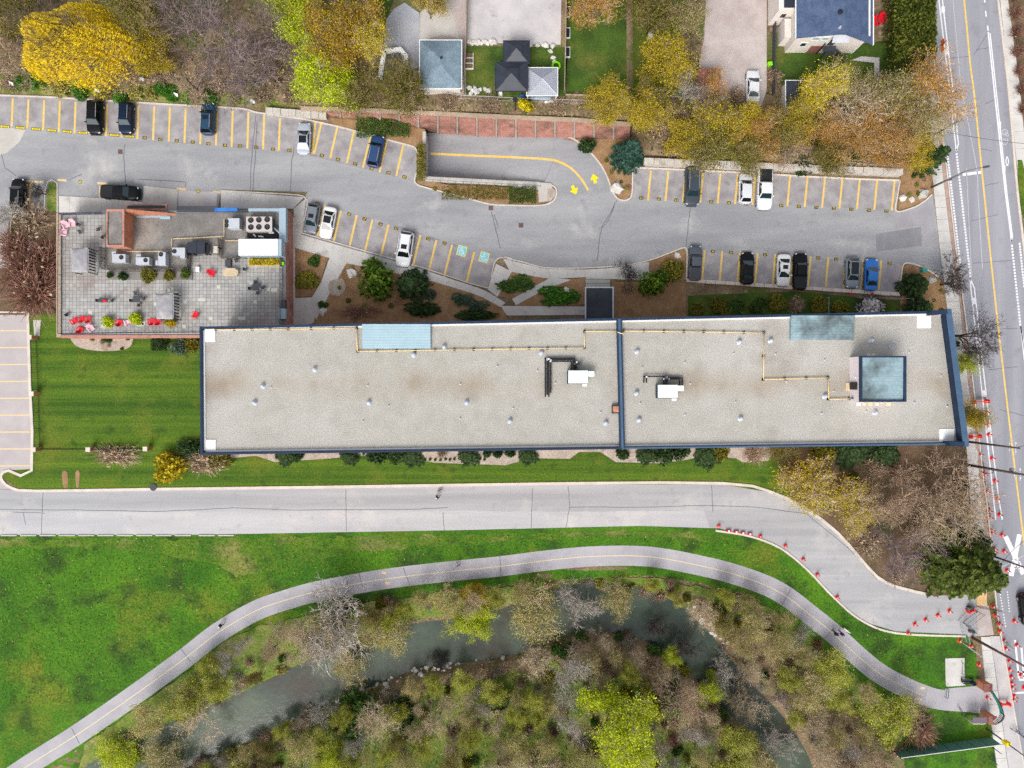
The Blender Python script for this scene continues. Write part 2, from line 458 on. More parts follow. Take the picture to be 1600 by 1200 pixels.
T['navyshingle'] = M('navy_shingle', (0.055, 0.085, 0.16), (0.085, 0.12, 0.205), 1.0, fine=0.35, fs=5.0, bump=0.4)
T['stucco'] = M('cream_siding', (0.66, 0.60, 0.545), (0.71, 0.66, 0.61), 0.6, fine=0.05)
T['glass'] = M('dark_window_glass', (0.012, 0.018, 0.022), rough=0.06, spec=0.6, fine=0)
T['autoglass'] = M('tinted_auto_glass', (0.010, 0.030, 0.036), rough=0.05, spec=0.9, fine=0)
T['autodark'] = M('black_auto_glass', (0.006, 0.008, 0.010), rough=0.05, spec=0.6, fine=0)
T['rubber'] = M('tyre_rubber', (0.02, 0.02, 0.02), fine=0.1)
T['rim'] = M('alloy_rim', (0.45, 0.46, 0.48), rough=0.3, metal=0.6, fine=0.05)
T['headlamp'] = M('clear_lamp', (0.72, 0.76, 0.80), rough=0.1, spec=0.7, fine=0)
T['taillamp'] = M('red_lamp', (0.42, 0.015, 0.015), rough=0.2, spec=0.6, fine=0)
T['red'] = M('red_plastic', (0.72, 0.012, 0.03), fine=0.1, fs=5.0, rough=0.5, objr=0.12)
T['pink'] = M('faded_pink_plastic', (0.76, 0.47, 0.53), fine=0.12, fs=5.0, rough=0.6)
T['conered'] = M('cone_orange_red', (0.82, 0.05, 0.035), fine=0.08, rough=0.5, objr=0.1)
T['orange'] = M('sign_orange', (0.85, 0.22, 0.06), fine=0.08, rough=0.5)
T['blue'] = M('blue_tarpaulin', (0.02, 0.14, 0.50), (0.05, 0.22, 0.58), 1.0, fine=0.1, rough=0.5)
T['canvas'] = M('grey_canvas', (0.25, 0.245, 0.262), (0.36, 0.35, 0.365), 0.9, (0.42, 0.39, 0.355), 0.5, (0.55, 0.7), 0.08, 4.0)
T['greyroof'] = M('grey_ribbed_metal', (0.30, 0.315, 0.36), (0.34, 0.355, 0.40), 0.8, fine=0.06, rough=0.5)
T['blackroof'] = M('black_gazebo_metal', (0.022, 0.027, 0.040), (0.03, 0.037, 0.055), 0.8, fine=0.1, rough=0.42, spec=0.4)
T['lime'] = M('lime_plastic', (0.24, 0.72, 0.01), fine=0.1)
T['teal'] = M('teal_sign', (0.02, 0.26, 0.22), fine=0.1, rough=0.4)
T['greenfence'] = M('green_mesh', (0.10, 0.24, 0.19), fine=0.15)
T['pole'] = M('dark_pole_wood', (0.075, 0.055, 0.05), (0.11, 0.085, 0.075), 2.0, fine=0.2)
T['steelpole'] = M('grey_steel_pole', (0.13, 0.145, 0.15), fine=0.1, rough=0.5)
T['brownwood'] = M('rust_brown_pole', (0.15, 0.085, 0.075), (0.20, 0.12, 0.10), 2.0, fine=0.2)
T['plywood'] = M('plywood', (0.62, 0.40, 0.19), (0.68, 0.46, 0.24), 1.5, fine=0.1)
T['stone'] = M('pale_river_stone', (0.62, 0.60, 0.56), (0.50, 0.48, 0.44), 3.0, fine=0.15, bump=0.3, objr=0.2)
T['rust'] = M('rusty_brown_roof', (0.22, 0.085, 0.07), (0.28, 0.12, 0.10), 1.0, fine=0.15)
T['skin'] = M('skin', (0.55, 0.34, 0.25), fine=0.03, rough=0.6)
T['hair'] = M('dark_hair', (0.025, 0.017, 0.013), fine=0.1)
T['clothblack'] = M('black_cloth', (0.014, 0.015, 0.02), fine=0.15)
T['clothwhite'] = M('white_cloth', (0.78, 0.75, 0.76), fine=0.06)
T['clothgrey'] = M('grey_cloth', (0.22, 0.22, 0.25), fine=0.1)
T['clothpurple'] = M('purple_cloth', (0.17, 0.03, 0.20), fine=0.1)
T['clothnavy'] = M('navy_cloth', (0.015, 0.022, 0.06), fine=0.1)
T['furwhite'] = M('white_fur', (0.80, 0.78, 0.74), fine=0.1)
T['furbrown'] = M('brown_fur', (0.16, 0.085, 0.045), fine=0.15)
# bark and leaves
T['bark'] = M('brown_bark', (0.115, 0.085, 0.068), (0.16, 0.125, 0.10), 3.0, fine=0.2)
T['barkpale'] = M('pale_grey_bark', (0.34, 0.30, 0.26), (0.42, 0.38, 0.33), 3.0, fine=0.2)
T['barkmid'] = M('grey_brown_bark', (0.22, 0.18, 0.155), (0.28, 0.235, 0.205), 3.0, fine=0.2)
T['barkdark'] = M('dark_bark', (0.05, 0.04, 0.038), fine=0.2)
def leaf(name, c, c2, isl=0.38, objr=0.12, trans=0.3):
  T[name] = M(name, c, islc=c2, fine=0.18, fs=0.9, isl=isl, objr=objr, trans=trans, rough=0.7, spec=0.2)
leaf('twig_purple', (0.22, 0.165, 0.165), (0.34, 0.26, 0.255), trans=0)
leaf('twig_tan', (0.50, 0.39, 0.28), (0.62, 0.50, 0.38), trans=0)
leaf('twig_grey', (0.36, 0.325, 0.28), (0.52, 0.475, 0.42), trans=0)
leaf('twig_brown', (0.34, 0.235, 0.155), (0.48, 0.355, 0.25), trans=0)
leaf('twig_red', (0.25, 0.12, 0.085), (0.36, 0.20, 0.145), trans=0)
leaf('twig_dark', (0.055, 0.045, 0.045), (0.10, 0.08, 0.075), trans=0)
leaf('lf_willow', (0.80, 0.57, 0.015), (0.62, 0.49, 0.02), .45)
leaf('lf_lime', (0.36, 0.46, 0.008), (0.50, 0.56, 0.015))
leaf('lf_orange', (0.42, 0.26, 0.010), (0.54, 0.38, 0.015))
leaf('lf_rust', (0.50, 0.22, 0.025), (0.56, 0.34, 0.05))
leaf('lf_yellow', (0.60, 0.50, 0.012), (0.72, 0.60, 0.02))
leaf('lf_gold', (0.44, 0.34, 0.012), (0.54, 0.43, 0.02))
leaf('lf_olive', (0.145, 0.145, 0.018), (0.23, 0.205, 0.025))
leaf('lf_moss', (0.31, 0.29, 0.06), (0.44, 0.39, 0.14))
leaf('lf_green', (0.055, 0.115, 0.02), (0.09, 0.175, 0.03))
leaf('lf_deep', (0.028, 0.062, 0.018), (0.055, 0.10, 0.028))
leaf('lf_spruce', (0.025, 0.075, 0.05), (0.05, 0.115, 0.085))
leaf('lf_juniper', (0.075, 0.125, 0.08), (0.11, 0.17, 0.115))
leaf('lf_spring', (0.28, 0.32, 0.025), (0.42, 0.43, 0.05))
leaf('lf_fir', (0.06, 0.095, 0.015), (0.145, 0.185, 0.03))
leaf('lf_cedar', (0.055, 0.085, 0.012), (0.155, 0.165, 0.02))
leaf('lf_yew', (0.075, 0.135, 0.012), (0.12, 0.20, 0.02))
leaf('lf_blossom', (0.70, 0.68, 0.66), (0.80, 0.78, 0.78))
leaf('lf_brush', (0.36, 0.265, 0.165), (0.54, 0.42, 0.29))
leaf('lf_tuft', (0.10, 0.22, 0.015), (0.22, 0.30, 0.03))
leaf('lf_ivy', (0.045, 0.15, 0.015), (0.085, 0.23, 0.02))

def roof_stain(m):
  # rusty runoff that lies along the middle of the roof
  nt = m.node_tree; N, Lk = nt.nodes, nt.links
  p = next(n for n in N if n.type == 'BSDF_PRINCIPLED'); src = p.inputs['Base Color'].links[0].from_socket
  geo = N.new('ShaderNodeNewGeometry'); sx = N.new('ShaderNodeSeparateXYZ'); Lk.new(geo.outputs['Position'], sx.inputs[0])
  y = N.new('ShaderNodeMath'); y.operation = 'ABSOLUTE'; Lk.new(sx.outputs['Y'], y.inputs[0])
  f = N.new('ShaderNodeMapRange'); f.inputs[1].default_value, f.inputs[2].default_value, f.inputs[3].default_value, f.inputs[4].default_value = 0.2, 2.6, 1, 0; Lk.new(y.outputs[0], f.inputs[0])
  n = N.new('ShaderNodeTexNoise'); n.inputs['Scale'].default_value = .13; n.inputs['Detail'].default_value = 4; Lk.new(geo.outputs['Position'], n.inputs[0])
  g = N.new('ShaderNodeMapRange'); g.inputs[1].default_value, g.inputs[2].default_value = .36, .58; Lk.new(n.outputs[0], g.inputs[0])
  k = N.new('ShaderNodeMath'); k.operation = 'MULTIPLY'; Lk.new(f.outputs[0], k.inputs[0]); Lk.new(g.outputs[0], k.inputs[1])
  x = N.new('ShaderNodeMix'); x.data_type = 'RGBA'; x.blend_type = 'MULTIPLY'; x.inputs[7].default_value = (.84, .75, .66, 1); Lk.new(k.outputs[0], x.inputs[0]); Lk.new(src, x.inputs[6]); Lk.new(x.outputs[2], p.inputs['Base Color'])
roof_stain(T['roofgravel'])
# ---------------------------------------------------------------- ground
def axis(lo, hi, step, outer):
  return [lo - d for d in reversed(outer)] + list(range(lo, hi + 1, step)) + [hi + d for d in outer]
XS = axis(-90, 1692, 6, [40, 120, 300, 900, 3000, 9000])
YS = axis(-90, 1290, 6, [40, 120, 300, 900, 3000, 9000])
def build_ground():
  vs = []
  for py in YS:
    for px in XS:
      z = TZ(px, min(py, 1290))
      if 662 <= px <= 902 and lerp_tab([(667, 188), (700, 188), (870, 200), (905, 217)], px) < py < lerp_tab([(667, 282), (850, 292), (905, 297)], px):
        z = min(z, ramp_z(px) - 0.35)
      vs.append(W(px, py, z))
  nx = len(XS)
  fs = [(j * nx + i, (j + 1) * nx + i, (j + 1) * nx + i + 1, j * nx + i + 1) for j in range(len(YS) - 1) for i in range(nx - 1)]
  m = MB(); m.v = [tuple(v) for v in vs]; m.f = fs; m.m = [0] * len(fs)
  o = m.build('ground', T['ground'], smooth_=True)
  tag(o, kind='structure')
  return o
ground = build_ground()

def sheet(name, px, mat, dz=0.01, drape=False, kind='structure', parent=None, step=12, n=0, lift=None):
  if n: px = smooth(px, n, True)
  m = MB()
  if not drape:
    pts = [W(a, b, dz) for a, b in px]
    tri = tessellate_polygon([[Vector((p.x, p.y, 0)) for p in pts]])
    fs = []
    for a, b, c in tri:
      u, v = pts[b] - pts[a], pts[c] - pts[a]
      fs.append((a, b, c) if u.x * v.y - u.y * v.x > 0 else (a, c, b))
    m.add(pts, fs)
  else:
    x0, x1 = min(p[0] for p in px), max(p[0] for p in px)
    y0, y1 = min(p[1] for p in px), max(p[1] for p in px)
    vv = [Vector((a, -b)) for a, b in px]
    nv = len(vv)
    a = math.floor(x0 / step) * step + step * .5
    def inside(x, y):
      c = False
      for i in range(nv):
        (xa, ya), (xb, yb) = px[i - 1], px[i]
        if (ya > y) != (yb > y) and x < (xb - xa) * (y - ya) / (yb - ya) + xa: c = not c
      return c
    while a < x1:
      b = math.floor(y0 / step) * step + step * .5
      while b < y1:
        if inside(a, b): vv.append(Vector((a, -b)))
        b += step
      a += step
    r = delaunay_2d_cdt(vv, [], [list(range(nv))], 1, 1e-5)
    pts = [W(v.x, -v.y, TZ(v.x, -v.y) + dz) for v in r[0]]
    m.add(pts, [tuple(f) for f in r[2]])
    m.f = [f if ((Vector(m.v[f[1]]) - Vector(m.v[f[0]])).cross(Vector(m.v[f[2]]) - Vector(m.v[f[0]]))).z > 0 else f[::-1] for f in m.f]
  o = m.build(name, mat, parent, smooth_=drape)
  if kind and parent is None: tag(o, kind=kind)
  return o

def slab(name, px, mat, z1=0.11, z0=-0.1, parent=None, n=0, kind='structure'):
  if n: px = smooth(px, n, True)
  m = MB()
  m.prism([tuple(W(a, b, z1))[:2] for a, b in px], z0, z1)
  o = m.build(name, mat, parent)
  if kind and parent is None: tag(o, kind=kind)
  return o

# lawns and rough grass
sheet('courtyard_lawn', [(47, 490), (96, 490), (96, 520), (345, 520), (345, 690), (1215, 690), (1232, 730), (1250, 785), (1195, 768), (1130, 757), (900, 757), (500, 763), (250, 766), (60, 768), (25, 761), (4, 747), (8, 735), (48, 733)], T['lawn'], 0.02)
sheet('field_lawn', [(-160, 836), (300, 836), (700, 829), (1000, 822), (1125, 826), (1205, 848), (1262, 890), (1310, 945), (1350, 972), (1400, 987), (1510, 992), (1524, 1010), (1530, 1075), (1500, 1112), (1548, 1110), (1556, 1165), (1566, 1290), (1420, 1290), (1412, 1165), (1400, 1105), (1350, 1080), (1290, 1030), (1240, 985), (1180, 945), (1100, 912), (1020, 899), (900, 903), (800, 913), (700, 922), (600, 940), (500, 968), (420, 1005), (330, 1062), (240, 1130), (140, 1210), (60, 1290), (-160, 1290)], T['field'], 0.05, True)
PATHC = smooth([(-60, 1268), (38, 1200), (117, 1150), (200, 1093), (287, 1030), (340, 989), (398, 955), (445, 938), (500, 923), (600, 905), (700, 893), (780, 885), (860, 875), (933, 869), (1017, 870), (1100, 885), (1150, 898), (1200, 916), (1233, 935), (1265, 960), (1300, 988), (1335, 1020), (1367, 1047), (1400, 1067), (1443, 1086), (1475, 1094), (1535, 1098)], 6)
sheet('bank_grass', ragged([(t, lerp_tab(PATHC, t) + (24 if t < 430 else 33)) for t in range(130, 1391, 30)] + [(1410, 1165), (1390, 1160), (1320, 1090), (1250, 1030), (1180, 975), (1100, 935), (1000, 915), (900, 918), (800, 944), (700, 960), (600, 980), (500, 1020), (420, 1062), (320, 1118), (230, 1175), (120, 1230)], 6), T['bankgrass'], 0.15, True)
sheet('wood_floor_grass', ragged([(520, 1110), (640, 1085), (760, 1060), (880, 1040), (1000, 1060), (1060, 1120), (1100, 1210), (900, 1230), (700, 1225), (500, 1215), (420, 1190)], 22, 12), T['bankgrass'], 0.04, True)
sheet('verge_grass', ragged([(-160, 841), (360, 841), (700, 835), (1010, 829), (1120, 833), (1170, 846), (1120, 845), (1000, 838), (860, 843), (700, 852), (560, 862), (430, 888), (370, 900), (330, 880), (180, 856), (-160, 852)], 7), T['verge'], 0.07, True)
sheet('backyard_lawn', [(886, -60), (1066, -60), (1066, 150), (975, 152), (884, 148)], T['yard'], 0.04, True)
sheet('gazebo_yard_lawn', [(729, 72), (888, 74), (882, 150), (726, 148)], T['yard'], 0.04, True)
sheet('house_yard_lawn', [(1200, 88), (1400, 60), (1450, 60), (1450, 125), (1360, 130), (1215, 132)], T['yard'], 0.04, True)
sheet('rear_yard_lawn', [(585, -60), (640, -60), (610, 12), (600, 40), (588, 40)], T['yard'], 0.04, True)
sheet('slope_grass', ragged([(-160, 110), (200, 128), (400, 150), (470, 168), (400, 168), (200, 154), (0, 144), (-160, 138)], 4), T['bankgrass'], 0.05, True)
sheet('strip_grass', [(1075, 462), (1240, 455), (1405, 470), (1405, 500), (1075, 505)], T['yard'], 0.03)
sheet('east_verge_grass', [(1590, 250), (1597, 250), (1640, 420), (1612, 420), (1600, 345), (1592, 300)], T['lawn'], 0.16)

# dirt and beds level with the ground
sheet('leaf_soil', ragged([(1210, 690), (1530, 690), (1545, 800), (1540, 930), (1460, 930), (1400, 915), (1365, 895), (1340, 865), (1305, 828), (1258, 792), (1235, 770)], 5), T['darkmulch'], 0.025)
sheet('west_soil', [(17, 330), (88, 326), (90, 490), (45, 492), (-160, 492), (-160, 370), (10, 372)], T['darkmulch'], 0.025)
pebbles = sheet('pebble_bed', [(360, 690), (360, 716), (400, 712), (430, 722), (520, 716), (560, 712), (640, 716), (680, 723), (790, 727), (830, 716), (890, 717), (905, 706), (938, 706), (962, 722), (1030, 724), (1075, 718), (1100, 712), (1150, 716), (1160, 722), (1200, 720), (1215, 700), (1215, 690)], T['pebble'], 0.045)
sheet('terrace_bed', smooth([(105, 518), (118, 540), (150, 548), (190, 547), (206, 538), (208, 518)], 3), T['pebble'], 0.04)
sheet('far_soil', [(1577, -60), (1660, -60), (1690, 260), (1606, 245), (1594, 130)], T['darkmulch'], 0.03)
sheet('worn_tyre_track', smooth([(97, 738), (105, 738), (106, 760), (99, 760)], 3, True), T['mulch'], 0.045)
sheet('worn_tyre_track', smooth([(118, 738), (124, 737), (123, 760), (119, 760)], 3, True), T['mulch'], 0.045)

# ---------------------------------------------------------------- car park
lot = sheet('parking_lot', [(-160, 140), (0, 148), (150, 155), (380, 169), (400, 175), (520, 195), (650, 230), (655, 262), (648, 285), (690, 302), (800, 320), (845, 322), (866, 312), (868, 292), (850, 287), (866, 250), (866, 214), (880, 212), (905, 222), (930, 245), (948, 270), (957, 297), (968, 312), (985, 312), (988, 263), (1100, 266), (1250, 275), (1406, 281), (1400, 331), (1425, 326), (1458, 303), (1470, 405), (1478, 442), (1440, 417), (1410, 412), (1405, 458), (1240, 448), (1072, 436), (1073, 388), (1055, 392), (1010, 408), (960, 416), (900, 419), (850, 418), (790, 404), (776, 404), (762, 450), (456, 362), (480, 300), (345, 296), (340, 328), (90, 332), (80, 332), (18, 332), (18, 375), (-160, 375)], T['asphalt'], 0.012)
def ps(name, px, mat, z, **k): return sheet(name, px, mat, z, parent=lot, **k)
ps('stall_surface', [(-160, 142), (0, 150), (150, 157), (380, 171), (520, 197), (650, 232), (640, 282), (560, 262), (470, 240), (380, 232), (300, 226), (180, 210), (0, 195), (-160, 185)], T['stall'], 0.017)
ps('stall_surface', [(477, 317), (466, 364), (762, 448), (774, 406), (720, 385), (600, 345)], T['stall'], 0.017)
ps('stall_surface', [(990, 265), (1100, 268), (1250, 277), (1404, 283), (1399, 329), (1250, 321), (988, 310)], T['stall'], 0.017)
ps('stall_surface', [(1075, 392), (1240, 400), (1408, 414), (1404, 456), (1240, 446), (1074, 434)], T['stall'], 0.017)
ps('concrete_lane_patch', [(-160, 192), (0, 197), (40, 203), (30, 222), (12, 238), (-20, 250), (-160, 262)], T['concrete'], 0.018)
ps('asphalt_patch', [(1368, 366), (1440, 354), (1440, 384), (1370, 393)], T['patch'], 0.018)
ps('asphalt_patch', [(1395, 331), (1430, 326), (1457, 306), (1466, 385), (1442, 386), (1441, 353), (1400, 358)], M('entrance_asphalt', (0.30, 0.29, 0.31), (0.35, 0.34, 0.355), 0.5, fine=0.1), 0.016)
sheet('lower_lot', [(-160, 488), (44, 488), (50, 735), (12, 735), (2, 742), (4, 752), (20, 764), (-160, 764)], T['asphalt_lot'], 0.012)
lane = sheet('access_lane', [(-160, 762), (30, 765), (250, 762), (500, 759), (900, 753), (1130, 753), (1200, 765), (1258, 792), (1308, 830), (1342, 868), (1370, 900), (1402, 916), (1450, 927), (1540, 930), (1552, 992), (1508, 995), (1400, 990), (1345, 970), (1302, 934), (1262, 892), (1220, 858), (1172, 839), (1120, 830), (1000, 827), (700, 833), (300, 838), (-160, 838)], T['asphalt_lane'], 0.012)

sheet('lane_strip', ragged([(-160, 799), (120, 800), (360, 798), (700, 797), (900, 800), (1100, 797), (1110, 826), (1000, 824), (700, 830), (300, 835), (-160, 835)], 2, 14), T['asphalt_strip'], 0.017, parent=lane)
# ramp down to the garage
def build_ramp():
  top = smooth([(668, 207), (760, 213), (870, 214), (905, 222)], 6)
  bot = smooth([(666, 277), (760, 283), (850, 287), (868, 292)], 6)
  vs, fs = [], []
  n = 30
  for i in range(n + 1):
    t = i / n
    a = top[min(len(top) - 1, int(round(t * (len(top) - 1))))]
    b = bot[min(len(bot) - 1, int(round(t * (len(bot) - 1))))]
    for k in range(7):
      x = a[0] + (b[0] - a[0]) * k / 6; y = a[1] + (b[1] - a[1]) * k / 6
      vs.append(W(x, y, ramp_z(x) + 0.014))
  for i in range(n):
    for k in range(6):
      fs.append((i * 7 + k, i * 7 + k + 1, i * 7 + k + 8, i * 7 + k + 7))
  m = MB(); m.add(vs, fs)
  o = m.build('garage_ramp', T['asphalt'])
  return tag(o, kind='structure')
ramp = build_ramp()
ribbon('centre_line', [(672, 240), (760, 244), (830, 247), (866, 250)], 0.35, T['yellow'], parent=ramp, n=4, zf=lambda a, b: ramp_z(a) + 0.03)
ribbon('centre_line', [(866, 250), (885, 258), (900, 270), (912, 285), (919, 297)], 0.35, T['yellow'], 0.03, parent=lot, n=5)
def arrow(px, py, ang, parent=lot, s=1.0, mat='yellowbright'):
  q = [(-0.22, -0.2), (0.22, -0.2), (0.22, 0.35), (0.62, 0.35), (0, 1.15), (-0.62, 0.35), (-0.22, 0.35)]
  c = W(px, py, 0.03); ca, sa = math.cos(ang), math.sin(ang)
  pts = [(c.x + s * (ca * x - sa * y), c.y + s * (sa * x + ca * y)) for x, y in q]
  m = MB(); m.prism(pts, 0.026, 0.03)
  return m.build('painted_arrow', T[mat], parent)
arrow(895, 292, R(205), s=1.15)
arrow(930, 284, R(15), s=1.15)

# garage door and ramp walls
def ramp_walls():
  m = MB()
  a, b = W(664, 206, 0.0), W(664, 281, 0.0)
  m.prism([(a.x - .35, a.y), (a.x + .15, a.y), (b.x + .15, b.y), (b.x - .35, b.y)], -3.2, 0.25)
  o = m.build('ramp_end_wall', T['concrete']); tag(o, 'concrete wall with the garage door at the foot of the ramp', 'wall')
  d = MB(); d.prism([(a.x + .16, a.y - 1.2), (a.x + .22, a.y - 1.2), (b.x + .22, b.y + 1.0), (b.x + .16, b.y + 1.0)], -2.9, -0.5)
  d.build('garage_door', T['grey'], o)
  m = MB()
  up = smooth([(664, 276), (760, 281), (850, 286), (862, 288)], 4); lo = [(x, y + 7.5) for x, y in up]
  m.prism([tuple(W(*p))[:2] for p in up] + [tuple(W(*p))[:2] for p in lo[::-1]], -3.2, 0.22)
  o = m.build('ramp_side_wall', T['concrete']); tag(o, 'low concrete wall along the lower side of the garage ramp', 'wall')
  r = MB()
  pts = [W(664 + i * 12, 283 + i * 0.66, 0.22) for i in range(16)]
  for p in pts: r.tube([p, p + Vector((0, 0, 1.0))], 0.025, 5)
  r.build('rail_post', T['steelpole'], o)
  r = MB(); r.tube([p + Vector((0, 0, 1.0)) for p in pts], 0.03, 5); r.build('handrail', T['steelpole'], o)
ramp_walls()

# brick retaining wall with concrete ribs
def retaining_wall():
  top = [(470, 172), (520, 173), (600, 176), (660, 179), (700, 181), (800, 186), (900, 190), (985, 197)]
  bot = [(470, 175), (520, 181), (600, 189), (664, 200), (675, 208), (760, 214), (880, 216), (985, 217)]
  root = empty('retaining_wall', W(730, 214, 0)); tag(root, 'long red brick retaining wall with grey ribs above the ramp', 'wall')
  inv = -root.location
  def zt(x): return lerp_tab(TOPH, x) + 0.15
  def zb(x): return ramp_z(x) - 0.05 if 667 < x < 905 else 0.0
  def face(x, t):
    yt, yb = lerp_tab(top, x), lerp_tab(bot, x)
    z = zb(x) + (zt(x) - zb(x)) * t
    return W(x, yb + (yt - yb) * t, z)
  edges = [470, 500, 530, 561, 592, 622, 652]
  x = 652
  while x < 960: x += 30.5; edges.append(min(x, 985))
  for a, b in zip(edges, edges[1:]):
    m = MB(); k = 4
    # brick courses: each panel is stepped back course by course
    nc = 14
    for c in range(nc):
      t0, t1 = c / nc, (c + 0.93) / nc
      A, B = face(a + 3, t0), face(b - .4, t0); A1, B1 = face(a + 3, t1), face(b - .4, t1)
      o_ = Vector((0, 0.5, 0))
      off = Vector((0, -0.02 * (c % 2), 0))
      m.add([A + off, B + off, B1 + off, A1 + off, A + o_, B + o_, B1 + o_, A1 + o_], [(0, 1, 2, 3), (3, 2, 6, 7), (0, 3, 7, 4), (1, 5, 6, 2)])
    p = m.build('brick_panel', T['brickdull'], root); p.location = inv
    m = MB()
    A, B, A1, B1 = face(a, 0), face(a + 3, 0), face(a, 1.02), face(a + 3, 1.02)
    f_ = Vector((0, -0.16, 0)); o_ = Vector((0, 0.5, 0))
    m.add([A + f_, B + f_, B1 + f_, A1 + f_, A + o_, B + o_, B1 + o_, A1 + o_], [(0, 1, 2, 3), (3, 2, 6, 7), (0, 3, 7, 4), (1, 5, 6, 2)])
    p = m.build('rib', T['rib'], root); p.location = inv
  m = MB()
  for a, b in zip(edges, edges[1:]):
    A, B = face(a, 1.0), face(b, 1.0)
    u, o_, h = Vector((0, -0.1, 0)), Vector((0, 0.55, 0)), Vector((0, 0, 0.14))
    m.add([A + u, B + u, B + u + h, A + u + h, A + o_, B + o_, B + o_ + h, A + o_ + h], [(0, 1, 2, 3), (3, 2, 6, 7), (7, 6, 5, 4)])
  p = m.build('coping', T['wood'], root); p.location = inv
retaining_wall()

def stone_wall(name, label, a, b, h, depth, n, mat='stonewall'):
  """low wall of separate blocks, top face towards the sky"""
  root = empty(name, W(a[0], a[1], 0)); tag(root, label, 'wall')
  for i in range(n):
    t0, t1 = i / n, (i + 0.96) / n
    A = W(a[0] + (b[0] - a[0]) * t0, a[1] + (b[1] - a[1]) * t0); B = W(a[0] + (b[0] - a[0]) * t1, a[1] + (b[1] - a[1]) * t1)
    m = MB(); hh = h * random.uniform(0.94, 1.04); d0 = random.uniform(-.04, .04)
    m.prism([(A.x, A.y - d0), (B.x, B.y - d0), (B.x, B.y + depth), (A.x, A.y + depth)], -0.05, hh)
    o = m.build('block', T[mat], root); o.location = -root.location
  return root
stone_wall('block_wall', 'weathered pale block wall behind the upper right parking row', (1004, 260), (1404, 277), 1.5, 0.9, 26)
stone_wall('block_wall', 'stepped stone wall left of the brick retaining wall', (418, 181), (512, 188), 0.9, 1.0, 8)
stone_wall('block_wall', 'long low concrete wall below the lower right parking row', (1072, 441), (1405, 463), 0.35, 0.55, 22, 'kerb')

# kerbs round the car park
K = T['kerb']
kerb('kerb', [(-160, 141), (0, 149), (80, 152), (160, 157), (260, 163), (350, 168), (385, 171), (402, 176), (460, 184), (520, 196), (585, 213), (648, 230)], K, 0.22, n=4)
kerb('kerb', [(648, 230), (656, 248), (655, 264), (649, 275), (650, 287), (668, 294), (720, 307), (765, 319), (800, 321), (845, 321), (862, 316), (869, 306), (868, 294), (858, 288)], K, 0.2, n=4)
kerb('kerb', [(866, 213), (884, 213), (905, 223), (925, 241), (940, 260), (950, 280), (957, 300), (966, 311), (978, 313), (986, 307), (988, 290), (988, 263)], K, 0.2, n=4)
kerb('kerb', [(988, 262), (1060, 265), (1160, 270), (1260, 276), (1340, 280), (1406, 282)], K, 0.25)
kerb('kerb', [(1406, 282), (1402, 305), (1400, 330), (1425, 325), (1442, 316), (1456, 304)], K, 0.2, n=4)
kerb('kerb', [(1473, 437), (1462, 430), (1440, 417), (1420, 411), (1411, 414), (1408, 430), (1405, 458)], K, 0.2, n=4)
kerb('kerb', [(1405, 458), (1240, 448), (1072, 437)], K, 0.3)
kerb('kerb', [(1072, 437), (1073, 410), (1073, 392), (1068, 387), (1052, 393), (1010, 408), (960, 416), (900, 419), (850, 418), (815, 409), (792, 404)], K, 0.2, n=4)
kerb('kerb', [(345, 298), (400, 301), (466, 305), (478, 311), (480, 320), (472, 362)], K, 0.18, n=3)
kerb('kerb', [(472, 364), (560, 389), (660, 418), (762, 450), (768, 430), (774, 408), (786, 402), (800, 404)], K, 0.16, n=3)
kerb('kerb', [(-160, 374), (10, 372), (17, 368), (18, 332), (70, 331), (71, 300), (75, 284), (82, 281), (90, 286), (90, 332)], K, 0.16)
kerb('kerb', [(44, 488), (47, 600), (50, 735), (14, 735), (3, 741), (4, 751), (20, 763), (60, 767), (250, 764), (500, 761), (900, 755), (1130, 755), (1200, 767), (1258, 794), (1308, 832), (1342, 870), (1370, 901), (1402, 917), (1452, 929)], K, 0.42, n=2)
kerb('kerb', [(-160, 487), (44, 488)], K, 0.2)
kerb('kerb', [(1118, 829), (1172, 838), (1220, 857), (1262, 891), (1302, 933), (1345, 969), (1400, 989), (1508, 994)], K, 0.3, n=4)
for i in range(12):
  x = 2 + i * 30.2 + (7 if i > 9 else 0)
  m = MB(); a, b = W(x, 836.5), W(x + 25, 836.5)
  m.box(a.x, a.y - .09, 0.0, b.x, b.y + .09, 0.14)
  tag(m.build('wheel_stop', T['concrete']), 'pale concrete wheel stop lying along the field edge of the lane', 'wheel stop', 'wheel stops along the field edge')

